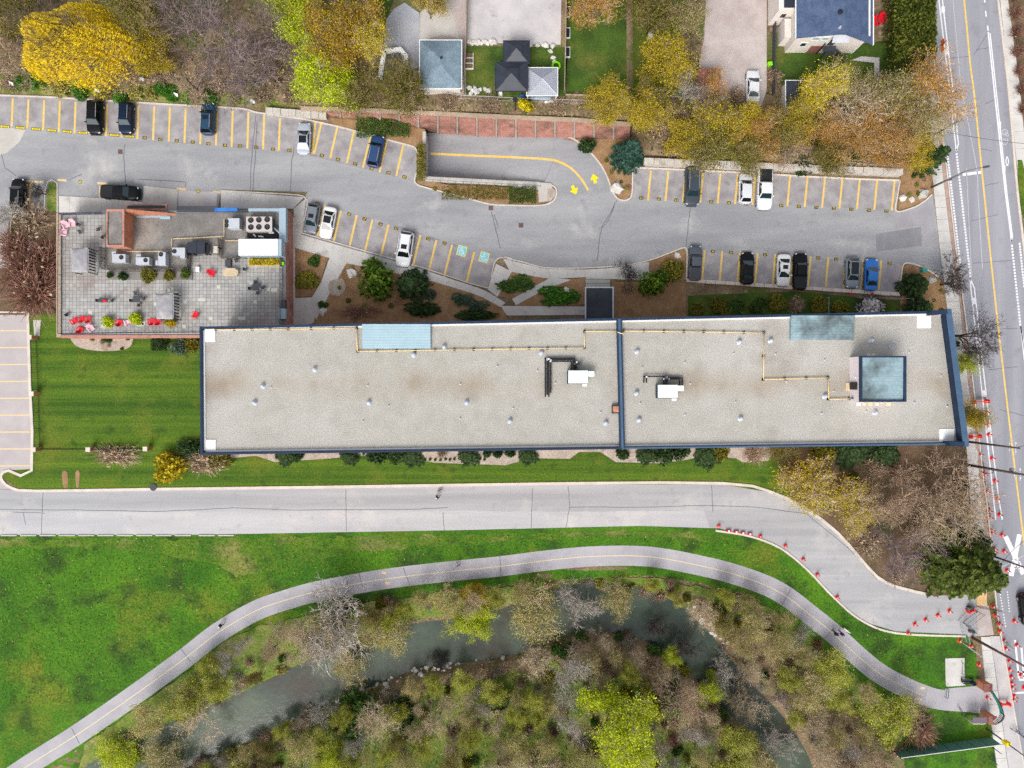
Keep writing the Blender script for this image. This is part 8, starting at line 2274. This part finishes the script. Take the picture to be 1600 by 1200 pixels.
def person(px, py, face, jacket, trousers, label, capmat=None, shoe='clothwhite', s=1.0):
  p = on_ground(px, py); ux, uy = face[0], -face[1]
  o = mesh_obj('person', BODY, None, (p.x, p.y, p.z + .07), (0, 0, math.atan2(-ux, uy)), (s, s, s)); tag(o, label, 'person')
  for nm, keys, mt, gr in (('jacket', jack, jacket, .022), ('trousers', trou, trousers, .018)):
    if (nm, mt) not in PJ: PJ[(nm, mt)] = skin_sub(keys, PV, PE, PR, gr, nm, T[mt])
    mesh_obj(nm, PJ[(nm, mt)], o)
  for sx, st in ((1, .28), (-1, -.28)):
    m = MB(); m.obox((sx * .105, st + .06), .055, .15, -.0, .085, 0); so_ = m.build('shoe', T[shoe], o); bv = so_.modifiers.new('b', 'BEVEL'); bv.width = .03; bv.segments = 2
  face_parts(o, 'hair', capmat)
  return o
person(684, 776, (1, -.3), 'clothblack', 'clothblack', 'person in dark clothes and white cap walking on the access lane', 'clothwhite')
person(349, 974, (-1, .6), 'clothblack', 'clothnavy', 'person in black walking alone on the lower left stretch of the footpath', 'clothwhite')
person(716.5, 880, (1, -.1), 'clothwhite', 'clothgrey', 'person in a white top walking on the footpath below the lane', None)
person(1301.5, 986.5, (.8, .7), 'clothnavy', 'clothblack', 'person in dark navy clothes walking beside a person in purple', None, 'clothblack')
person(1311, 987, (.8, .7), 'clothpurple', 'clothblack', 'person in purple walking between a companion and a white dog', None, 'clothblack', .95)
def dog(px, py, face, mat, label, s=1.0):
  pts = {'hip': (0, -.3, .46), 'belly': (0, 0, .45), 'chest': (0, .25, .47), 'neck': (0, .4, .58), 'head': (0, .5, .68), 'muz': (0, .64, .65), 'tail': (0, -.45, .52), 'tail2': (0, -.6, .64)}
  rad = {'hip': .11, 'belly': .105, 'chest': .14, 'neck': .085, 'head': .085, 'muz': .04, 'tail': .03, 'tail2': .02}
  E = [('hip', 'belly'), ('belly', 'chest'), ('chest', 'neck'), ('neck', 'head'), ('head', 'muz'), ('hip', 'tail'), ('tail', 'tail2')]
  for sx, n in ((1, 'r'), (-1, 'l')):
    pts.update({n + 'k': (sx * .1, -.24, .34), n + 'h': (sx * .1, -.4, .2), n + 'p': (sx * .1, -.36, .03), n + 'e': (sx * .09, .24, .3), n + 'w': (sx * .09, .27, .14), n + 'f': (sx * .09, .29, .03)})
    rad.update({n + 'k': .07, n + 'h': .035, n + 'p': .035, n + 'e': .05, n + 'w': .032, n + 'f': .035})
    E += [('hip', n + 'k'), (n + 'k', n + 'h'), (n + 'h', n + 'p'), ('chest', n + 'e'), (n + 'e', n + 'w'), (n + 'w', n + 'f')]
  ks = list(pts); ix = {k: i for i, k in enumerate(ks)}
  me = skin_mesh('dog', [pts[k] for k in ks], [(ix[a], ix[b]) for a, b in E], [rad[k] for k in ks], T[mat])
  p = on_ground(px, py); o = mesh_obj('dog', me, None, (p.x, p.y, p.z + .07), (0, 0, math.atan2(-face[0], -face[1])), (s, s, s)); tag(o, label, 'dog')
  for sx in (-1, 1):
    m = MB(); m.add([(sx * .05, .47, .73), (sx * .1, .49, .71), (sx * .1, .46, .62), (sx * .07, .44, .72)], [(0, 1, 2), (0, 2, 3), (1, 3, 2), (0, 3, 1)]); m.build('ear', T[mat], o)
dog(1320, 983, (.8, .6), 'furwhite', 'white dog walking on the grass edge beside the person in purple', 1.05)
dog(688, 765, (1, -.45), 'furbrown', 'small brown dog walking ahead of the person on the access lane', .8)

# ---------------------------------------------------------------- cones, barriers and street furniture
cm = MB(); cm.lathe([(.19, .05), (.15, .32), (.10, .6), (.05, .95), (.035, 1.0)], 12); cone_me = cm.mesh('body', T['conered'], True)
cb_ = MB(); cb_.obox((0, 0), .26, .26, 0, .05); cbase_me = cb_.mesh('base', T['conered'])
cs = MB(); cs.lathe([(.156, .34), (.108, .58)], 12); cstr_me = cs.mesh('stripe', T['whitemetal'], True)
def cone(px, py, label, group, z=0.015, s=1.0):
  o = empty('traffic_cone', W(px, py, z), random.uniform(0, 1.5), (s, s, s)); tag(o, label, 'traffic cone', group)
  mesh_obj('body', cone_me, o); mesh_obj('base', cbase_me, o); mesh_obj('stripe', cstr_me, o)
for x, y in [(1540, 627), (1541, 645), (1543, 662), (1544.5, 679), (1549.5, 716), (1554, 751), (1557, 779), (1561, 804), (1564.5, 835.5), (1568, 861), (1572.5, 891)]:
  cone(x, y, 'red traffic cone in the line along the painted bike lane buffer', 'cones along the bike lane buffer', s=1.1)
for x, y in [(1531, 710), (1537, 738), (1538, 742), (1541, 768), (1545, 798), (1546, 808), (1549, 828), (1549.5, 832), (1553, 857.5), (1553, 862), (1551, 947.5), (1555, 961), (1561, 974), (1562, 986), (1568, 1000.5), (1571, 1013), (1576.5, 1032), (1577, 1045.5), (1579.5, 1057), (1580, 1067), (1581, 1074)]:
  cone(x, y, 'red traffic cone in the line along the sidewalk kerb', 'cones along the sidewalk kerb', z=.13 if y > 940 and x < 1565 else .015, s=1.1)
for x, y in [(1584, 970), (1588, 1007.5), (1594.5, 1054), (1599, 1074), (1584, 1087), (1583, 1093)]:
  cone(x, y, 'red traffic cone standing out in the street near the crossing', 'cones out in the street', s=1.1)
for x, y in [(1483, 954.5), (1465, 961), (1446, 968), (1429, 975)]:
  cone(x, y, 'red traffic cone in the slanting row across the lane mouth', 'cones across the lane mouth', s=1.1)
for x, y in [(1123, 822), (1227, 853), (1255, 874), (1277, 898), (1308, 933), (1419, 989), (1188, 838)]:
  cone(x, y, 'red traffic cone on the kerb of the curving access lane', 'cones along the lane kerb', z=.13, s=1.0)
for x, y, lb in [(1499, 1001, 'red traffic cone at the lawn corner below the lane mouth'), (1517, 1009, 'red traffic cone by the fallen fence panel on the lawn'), (1529, 1038, 'red traffic cone at the edge of the sidewalk beside the bench pad'), (1542.5, 1089, 'red traffic cone under the green arch')]:
  cone(x, y, lb, None, z=.05, s=1.1)
def barrier(label, a, b, legs=True, h=1.0, z=.02):
  A, B = W(*a, z), W(*b, z); d = (B - A).normalized(); r = empty('road_barrier', A); tag(r, label, 'barrier')
  for zz in (.55, .95): m = MB(); m.obox(((A.x + B.x) / 2, (A.y + B.y) / 2), (B - A).length / 2, .05, z + zz - .13, z + zz + .1, math.atan2(d.y, d.x)); put(r, m, 'board', T['conered'])
  for p in (A + d * .15, B - d * .15): m = MB(); m.obox(p, .04, .3, z, z + 1.05, math.atan2(d.y, d.x)); put(r, m, 'leg', T['conered'])
barrier('long red barrier beside the olive and orange tree, upper one', (1517, 628), (1541, 626.5))
barrier('red barrier beside the olive and orange tree, lower one', (1512, 682), (1529, 681), z=.13)
barrier('red barrier across the sidewalk below the green arch', (1558, 1097), (1574, 1097.5), z=.12)
barrier('short red barrier at the mouth of the access lane', (1508, 955), (1518, 950))
for i, (x0, x1) in enumerate([(1134, 1142), (1146, 1154), (1157, 1164), (1168, 1175)]):
  m = MB(); a, b = W(x0, 829 + i * 1.6, .13), W(x1, 829.8 + i * 1.6, .13); c = (a + b) / 2
  m.box(a.x - c.x, -.12, 0, b.x - c.x, .12, .3); o = m.build('kerb_barrier', T['red'], loc=(c.x, c.y, .13)); tag(o, 'short red and white barrier at the start of the lane bend', 'barrier', 'kerb barriers at the lane bend')
  m = MB(); m.box(-.12, -.125, .06, .12, .125, .305); m.build('stripe', T['whitemetal'], o)
def fence_panel(label, a, b, h=1.9, z=.02, mat='galv'):
  A, B = W(*a, z), W(*b, z); r = empty('site_fence', A); tag(r, label, 'fence panel'); U = Vector((0, 0, h)); d = B - A
  for t in (0, 1): m = MB(); m.tube([A + d * t, A + d * t + U], .03, 5); put(r, m, 'post', T[mat])
  for t in (.03, .5, .98): m = MB(); m.tube([A + U * t, B + U * t], .022, 4); put(r, m, 'rail', T[mat])
  for i in range(1, 12): m = MB(); m.tube([A + d * (i / 12), A + d * (i / 12) + U], .009, 4, False); put(r, m, 'mesh_wire', T[mat])
fence_panel('tilted mesh fence panel at the mouth of the access lane', (1497, 970), (1514, 952))
fence_panel('mesh fence panel from the lane mouth to the dark board', (1505, 972), (1527, 955), mat='charcoal')
fence_panel('mesh fence panel beside the brown pole', (1505, 973), (1515, 984), mat='charcoal')
fence_panel('mesh fence panel over the lawn corner by the lane mouth', (1500, 978), (1504, 1000))
fence_panel('mesh fence panel slanting along the lawn corner', (1503, 1004), (1531, 1025), 1.2)
fence_panel('thin dark fence frame across the dug-up sidewalk', (1526, 947), (1561, 953), 1.2, .12, 'charcoal')
fence_panel('thin dark fence frame along the kerb by the dug-up sidewalk', (1551, 950), (1556, 973), 1.2, .12, 'charcoal')
fence_panel('thin green fence frame along the kerb by the sidewalk slabs', (1565, 1000), (1577, 1010), 1.2, .12, 'greenfence')
tarp('dark_board', 'dark board propped at the mouth of the access lane', 'board', [(1515, 950), (1519, 948), (1529, 956), (1526, 958)], .9, 'charcoal')
tarp('dark_mat', 'dark mat lying by the foot of the brown pole', 'mat', [(1513, 985), (1525, 987), (1524, 990), (1515, 989)], .3, 'charcoal')
# poles
def wire(label, a, b, sag=.5, r=.03):
  P = [a.lerp(b, t / 10) + Vector((0, 0, -sag * 4 * (t / 10) * (1 - t / 10))) for t in range(11)]
  m = MB(); m.tube([p - a for p in P], r, 4); tag(m.build('overhead_wire', T['black'], loc=a), label, 'wire')
def util_pole(label, px, py, h, arm=None, mat='pole', r=.16, extra=None):
  p = on_ground(px, py); o = empty('utility_pole', p); tag(o, label, 'pole')
  m = MB(); m.tube([(0, 0, -.2), (0, 0, h)], [r * 1.15, r * .75], 9); m.build('shaft', T[mat], o, True)
  if arm:
    for z, l in arm:
      m = MB(); m.box(-.06, -l, h - z - .06, .06, l, h - z + .06); m.build('crossarm', T['whitemetal'], o)
      for y in (-l * .9, -l * .4, l * .4, l * .9): m = MB(); m.lathe([(.05, 0), (.07, .1), (.03, .2)], 8, (0, y, h - z + .06)); m.build('insulator', T['galv'], o)
  return o, p
util_pole('dark utility pole right of the lower roof corner, with a white crossarm', 1511, 690, 11.5, [(.8, .9), (2.0, .7)])
o, p = util_pole('dark utility pole with transformer gear, second below the roof corner', 1499, 724, 14, [(.7, .9), (1.8, .6)], r=.2)
m = MB(); m.lathe([(.25, 0), (.25, .7), (.2, .8)], 12, (.3, .35, 11)); m.build('transformer', T['grey'], o, True)
m = MB(); m.tube([(0, 0, 6.5), (.6, -.3, 7.0), (.9, -.7, 6.4), (.4, -.9, 5.6), (0, -.6, 5.2)], .06, 6); m.build('cable_loop', T['black'], o, True)
o, p = util_pole('dark utility pole standing behind the big spruce', 1524, 859, 10.5, [(1.0, .8)])
for i in range(6): m = MB(); m.lathe([(.08, 0), (.1, .3), (.05, .5)], 8, (random.uniform(-.6, .3), random.uniform(-.7, .7), 8 + i * .25)); m.build('insulator', T['whitemetal'], o)
util_pole('brown utility pole at the mouth of the access lane', 1519, 996, 12.5, [(.8, .8)], 'brownwood', .2)
o, p = util_pole('thin traffic signal pole at the lower right corner', 1541, 1138, 10, None, 'steelpole', .11)
m = MB(); m.box(-.35, -.25, 4.0, .35, .25, 5.1); m.build('signal_head', T['yellowbright'], o)
util_pole('short dark signal pole at the lower lawn corner', 1541, 1160, 3.5, None, 'black', .07)
o, p = util_pole('dark utility pole at the sidewalk among the golden trees', 1458, 212, 6.2, [(.5, .5)], 'pole', .13)
o, p = util_pole('short dark pole with two orange signs by the cedar hedge', 1461, 78, 3.0, None, 'black', .06)
for y, z in ((.45, 1.6), (-.55, 1.5)): m = MB(); m.obox((.25, y), .05, .42, z - .4, z + .45, .2); m.build('orange_sign', T['orange'], o)
o, p = util_pole('thin bare pole at the bank with a pale concrete foot by the upper row', 321, 152, 6.5, None, 'black', .1)
m = MB(); m.lathe([(.4, -.2), (.38, .75), (.3, .8)], 12); m.build('foot', T['concrete'], o, True)
o, p = util_pole('pole with a lamp box behind the brick wall', 805, 172, 4.0, None, 'black', .08); m = MB(); m.box(-.3, -.3, 3.8, .3, .3, 4.1); m.build('lamp_box', T['black'], o)
util_pole('thin pole among the orange trees above the block wall', 1318, 250, 5, None, 'pole', .08)
# street lamp
p = on_ground(1455, 293); o = empty('street_lamp', p); tag(o, 'tall grey street lamp leaning over the car park exit', 'street lamp')
m = MB(); m.tube([(0, 0, -.1), (0, 0, 8.6)], [.17, .09], 10); m.build('shaft', T['steelpole'], o, True)
m = MB(); m.tube([(0, 0, 8.5), (.8, .15, 9.1), (2.2, .4, 9.2)], [.06, .05, .045], 7); m.build('arm', T['steelpole'], o, True)
m = MB(); m.obox((2.5, .45), .42, .14, 9.1, 9.28, .18); lh = m.build('lamp_head', T['charcoal'], o)
m = MB(); m.obox((2.5, .45), .3, .09, 9.07, 9.098, .18); m.build('lens', T['headlamp'], lh)
m = MB(); m.obox((.35, .05), .3, .1, 4.0, 4.25, .3); m.build('sign', T['black'], o)
for a, b, lb in [((1481, 207, 6.0), (1640, 228, 6.0), 'thin overhead wire crossing the street from the pole among golden trees'), ((1600, 845, 9), (1552, 900, 9), 'thin overhead wire above the crossing mark'), ((1586, 700, 10.5), (1640, 690, 10.5), 'thin overhead wire from the pole right of the roof corner')]:
  wire(lb, W(*a), W(*b))
# small white markers on the upper bank
for x, y in [(18, 133), (152, 144), (275, 150.5), (395, 161), (222, 126)]:
  g_ = TZ(x, y); m = MB(); m.box(-.35, -.04, 0, .35, .04, .5); o = m.build('stall_sign', T['whitemetal'], loc=W(x, y, g_ + .7), rot=(R(-50), 0, R(-20))); tag(o, 'small white sign board on a post above the upper parking row', 'sign', 'white signs above the upper row')
  m = MB(); m.box(-.03, -.03, -1.0, .03, .03, .2); m.build('post', T['steelpole'], o, rot=(R(50), 0, 0))
for x, y in [(1138, 263), (1336, 269), (1328, 459), (1362, 459)]:
  m = MB(); m.lathe([(.1, 0), (.12, .3), (.16, .34), (.12, .45)], 10); tag(m.build('hydrant', T['red'], loc=W(x, y, .3)), 'small red fire fitting on the low right walls', 'hydrant', 'red fittings on the low walls')
tarp('utility_cabinet', 'teal box by the dark conifer at the car park exit', 'box', [(1441, 420), (1449, 419), (1450, 424), (1443, 425)], 1.0, 'teal')
# path entrance
def pillar(px, py, label):
  r = empty('brick_pillar', W(px, py, .1)); tag(r, label, 'pillar')
  for i in range(10): m = MB(); m.box(-.55, -.55, i * .2, .55, .55, i * .2 + .185); m.build('brick_course', T['brick'], r)
  m = MB(); m.box(-.65, -.65, 2.0, .65, .65, 2.12); m.build('cap', T['rust'], r)
pillar(1530, 1066, 'brick pillar of the path arch next to the dark bench'); pillar(1537, 1116, 'brick pillar of the path arch next to the notice kiosk')
ar = empty('entrance_arch', W(1534, 1092, .1)); tag(ar, 'green and white curved arch spanning the path entrance', 'arch')
n = 16; A, B = W(1530, 1066, 0), W(1537, 1116, 0); P = []
for i in range(n + 1):
  t = i / n; q = A.lerp(B, t); q.z = 2.2 + 2.0 * math.sin(math.pi * t); P.append(q)
for nm, i0, i1, mt in (('arch_panel', 1, 9, 'teal'), ('arch_panel', 9, 16, 'whitemetal')):
  m = MB()
  for i in range(i0, i1):
    a, b = P[i], P[i + 1]; u = Vector((0, 0, .75)); x = Vector((.08, 0, 0))
    m.add([a - x, b - x, b - x + u, a - x + u, a + x, b + x, b + x + u, a + x + u], [(0, 1, 2, 3), (7, 6, 5, 4), (3, 2, 6, 7), (0, 4, 5, 1)])
  put(ar, m, nm, T[mt])
for i in range(17):
  a = P[0].lerp(P[-1], .04 + .92 * i / 16); t = .04 + .92 * i / 16; a.z = 2.2 + 2.0 * math.sin(math.pi * t)
  m = MB(); m.box(a.x - .12, a.y - .04, a.z + .1, a.x + .12, a.y + .04, a.z + (.98 if t > .55 else .2)); put(ar, m, 'arch_bar', T['black'])
m = MB(); m.tube([q + Vector((0, 0, .8)) for q in P], .06, 6); put(ar, m, 'arch_rail', T['black'], True)
def bench(px, py, rz, label):
  r = empty('park_bench', W(px, py, .08), rz); tag(r, label, 'bench')
  for i in range(4): m = MB(); m.box(-.9, -.25 + i * .13, .43, .9, -.14 + i * .13, .47); m.build('seat_slat', T['charcoal'], r)
  for i in range(3): m = MB(); m.box(-.9, .27, .55 + i * .13, .9, .31, .65 + i * .13); m.build('back_slat', T['charcoal'], r)
  for x in (-.75, .75): m = MB(); m.box(x - .04, -.25, 0, x + .04, .3, .43); m.build('leg', T['black'], r)
bench(1509, 1062, R(180), 'dark slatted bench beside the upper brick pillar')
m = MB(); m.lathe([(.3, 0), (.33, .85), (.26, .9), (.24, .7)], 14); tag(m.build('litter_bin', T['clothnavy'], loc=W(1517, 1065, .08)), 'dark litter bin at the right end of the slatted bench', 'bin')
k = empty('notice_kiosk', W(1517, 1116, .05)); tag(k, 'notice kiosk with dark roof and white board beside the lower pillar', 'kiosk')
m = MB(); m.box(-1.1, -.35, 2.0, 1.1, .5, 2.12); m.build('roof', M('plum_roof', (.16, .12, .15), fine=.1), k)
m = MB(); m.box(-.9, -.65, .7, .95, -.58, 1.9); m.build('board', T['whitemetal'], k)
for x in (-.9, .95): m = MB(); m.box(x - .06, -.55, 0, x + .06, -.43, 2.0); m.build('post', T['wood'], k)
def hoop(px, py, rz, l, label, z=.1, h=.85):
  r = empty('steel_hoop', W(px, py, z), rz); tag(r, label, 'hoop rail')
  m = MB(); m.tube([(-l, 0, 0), (-l, 0, h * .85), (-l + .15, 0, h), (l - .15, 0, h), (l, 0, h * .85), (l, 0, 0)], .04, 7); m.build('rail', T['black'], r, True)
  m = MB(); m.tube([(-l, 0, h * .45), (l, 0, h * .45)], .03, 6); m.build('crossbar', T['black'], r)
hoop(1502, 1043, R(90), .9, 'black bicycle hoop on the concrete bench pad'); hoop(1477, 1081, R(85), .75, 'black hoop barrier at the path end, upper one', .08); hoop(1499, 1110, R(115), .75, 'black hoop barrier at the path end, lower one', .08)
f = empty('green_screen_fence', W(1405, 1178, 0)); tag(f, 'green mesh fence on dark posts along the lower lawn', 'fence')
A, B = W(1395, 1172), W(1548, 1152); d = B - A
for i in range(9):
  p = A + d * (i / 8); m = MB(); m.tube([p, p + Vector((0, 0, 2.4))], .05, 6); put(f, m, 'post', T['black'])
  if i < 8:
    q = A + d * ((i + 1) / 8); m = MB(); m.add([p + Vector((0, 0, .05)), q + Vector((0, 0, .05)), q + Vector((0, 0, 2.3)), p + Vector((0, 0, 2.3))], [(0, 1, 2, 3)]); o = put(f, m, 'mesh_panel', T['greenfence']); o.modifiers.new('s', 'SOLIDIFY').thickness = .03
m = MB(); m.tube([A + Vector((0, 0, 2.35)), B + Vector((0, 0, 2.35))], .06, 6); put(f, m, 'top_rail', T['whitemetal'])
def cycle(px, py, rz, label):
  g = TZ(px, py); r = empty('bicycle', W(px, py, .12), rz); tag(r, label, 'bicycle')
  for y in (-.5, .5):
    m = MB(); m.tube([(0, y + math.cos(a) * .32, .34 + math.sin(a) * .32) for a in [i * math.pi / 9 for i in range(19)]], .03, 5, False); m.build('wheel', T['rubber'], r)
  m = MB(); m.tube([(0, -.5, .34), (0, -.15, .75), (0, .38, .8), (0, .5, .34)], .025, 5); m.tube([(0, -.15, .75), (0, 0, .35), (0, .38, .8)], .025, 5); m.build('frame', T['blue'], r)
  m = MB(); m.box(-.07, -.28, .86, .07, -.04, .92); m.build('saddle', T['black'], r); m = MB(); m.tube([(-.28, .4, .98), (.28, .4, .98)], .02, 5); m.build('handlebar', T['black'], r)
cycle(1584, 1141, R(60), 'blue bicycle on the boulevard near the signal pole'); cycle(1592, 1145, R(40), 'blue bicycle right of the first one near the signal pole')
cycle(1550, 1188, R(50), 'blue bicycle on the grass at the lower right corner')
# creek stones
rr_ = random.Random(4)
SH = [(470, 1110), (520, 1098), (560, 1080), (600, 1065), (640, 1052), (680, 1046), (720, 1035), (760, 1025), (800, 1015)]
for i in range(64):
  x = rr_.uniform(470, 800); y = lerp_tab(SH, x) + rr_.gauss(0, 4)
  s = rr_.choice([.12, .16, .2, .26, .35, .45]) if x > 590 else rr_.choice([.18, .25, .35])
  rock(x, y, s, 'pale stone on the inner shore of the creek', 'stones on the inner creek shore', 'shore_stone')
for i in range(40):
  x = rr_.choice([rr_.uniform(400, 500), rr_.uniform(985, 1015), rr_.uniform(1055, 1100), rr_.uniform(1080, 1140)])
  y = lerp_tab([(400, 1080), (500, 1025)], x) if x < 600 else (lerp_tab([(985, 912), (1015, 928)], x) if x < 1050 else lerp_tab([(1055, 940), (1100, 970), (1140, 1010)], x))
  rock(x, y + rr_.gauss(0, 4), rr_.choice([.15, .2, .25, .35]), 'pale stone on the outer shore of the creek', 'stones on the outer creek shore', 'shore_stone')
for x, y, s in [(492, 1078, .35), (538, 1086, .3), (565, 1078, .4), (483, 1111, .3), (612, 1058, .35), (648, 1045, .35), (667, 1043, .4), (697, 1040, .55), (720, 1031, .5), (702, 1036, .4), (730, 1028, .35), (1042, 1000, .3), (1107, 1050, .4), (1130, 1086, .35), (1018, 996, .35)]:
  rock(x, y, s, 'large pale stone at the water edge of the creek', 'large stones at the water edge', 'shore_stone')

# loose shore stones too small to pick apart
m = MB(); ra = random.Random(9)
for sg in (-1, 1):
  for (a, b), (c_, d_) in zip(RIVER, RIVER[1:]):
    l = math.hypot(c_ - a, d_ - b)
    for _ in range(int(l * .9)):
      u = ra.random(); k = sg * (lerp_tab(RIVW, a) / 2 + ra.gauss(1, 4)); x, y = a + (c_ - a) * u - (d_ - b) / l * k, b + (d_ - b) * u + (c_ - a) / l * k
      if mnoise.noise(Vector((x * .02, y * .02, sg))) < -.05: continue
      p = W(x, y, TZ(x, y) + .06); s = ra.choice([.06, .08, .1, .16])
      m.add([p + Vector(q) * s for q in ((1, .2, 0), (0, 1, 0), (-1.1, 0, 0), (0, -.9, 0), (.1, 0, .8))], [(0, 1, 4), (1, 2, 4), (2, 3, 4), (3, 0, 4)])
tag(m.build('shore_pebbles', T['stone']), 'loose pale pebbles along both shores of the creek', 'pebbles', kind='stuff')

# ---------------------------------------------------------------- one label for one thing: count look-alikes along their row
def nth(i): return f"{i}{'th' if 10 < i % 100 < 14 else {1: 'st', 2: 'nd', 3: 'rd'}.get(i % 10, 'th')}"
_by = {}
for o in SC.objects:
  if o.parent is None and 'label' in o and 'group' in o: _by.setdefault((o['group'], o['label']), []).append(o)
for (g_, lb), os_ in _by.items():
  if not 2 <= len(os_) <= 70 or len(lb.split()) > 12: continue
  wx, wy = (max(o.location[i] for o in os_) - min(o.location[i] for o in os_) for i in (0, 1))
  if wx >= wy: os_.sort(key=lambda o: o.location.x); w_ = 'left'
  else: os_.sort(key=lambda o: -o.location.y); w_ = 'top'
  for i, o in enumerate(os_): o['label'] = f'{lb}, {nth(i + 1)} from the {w_}'
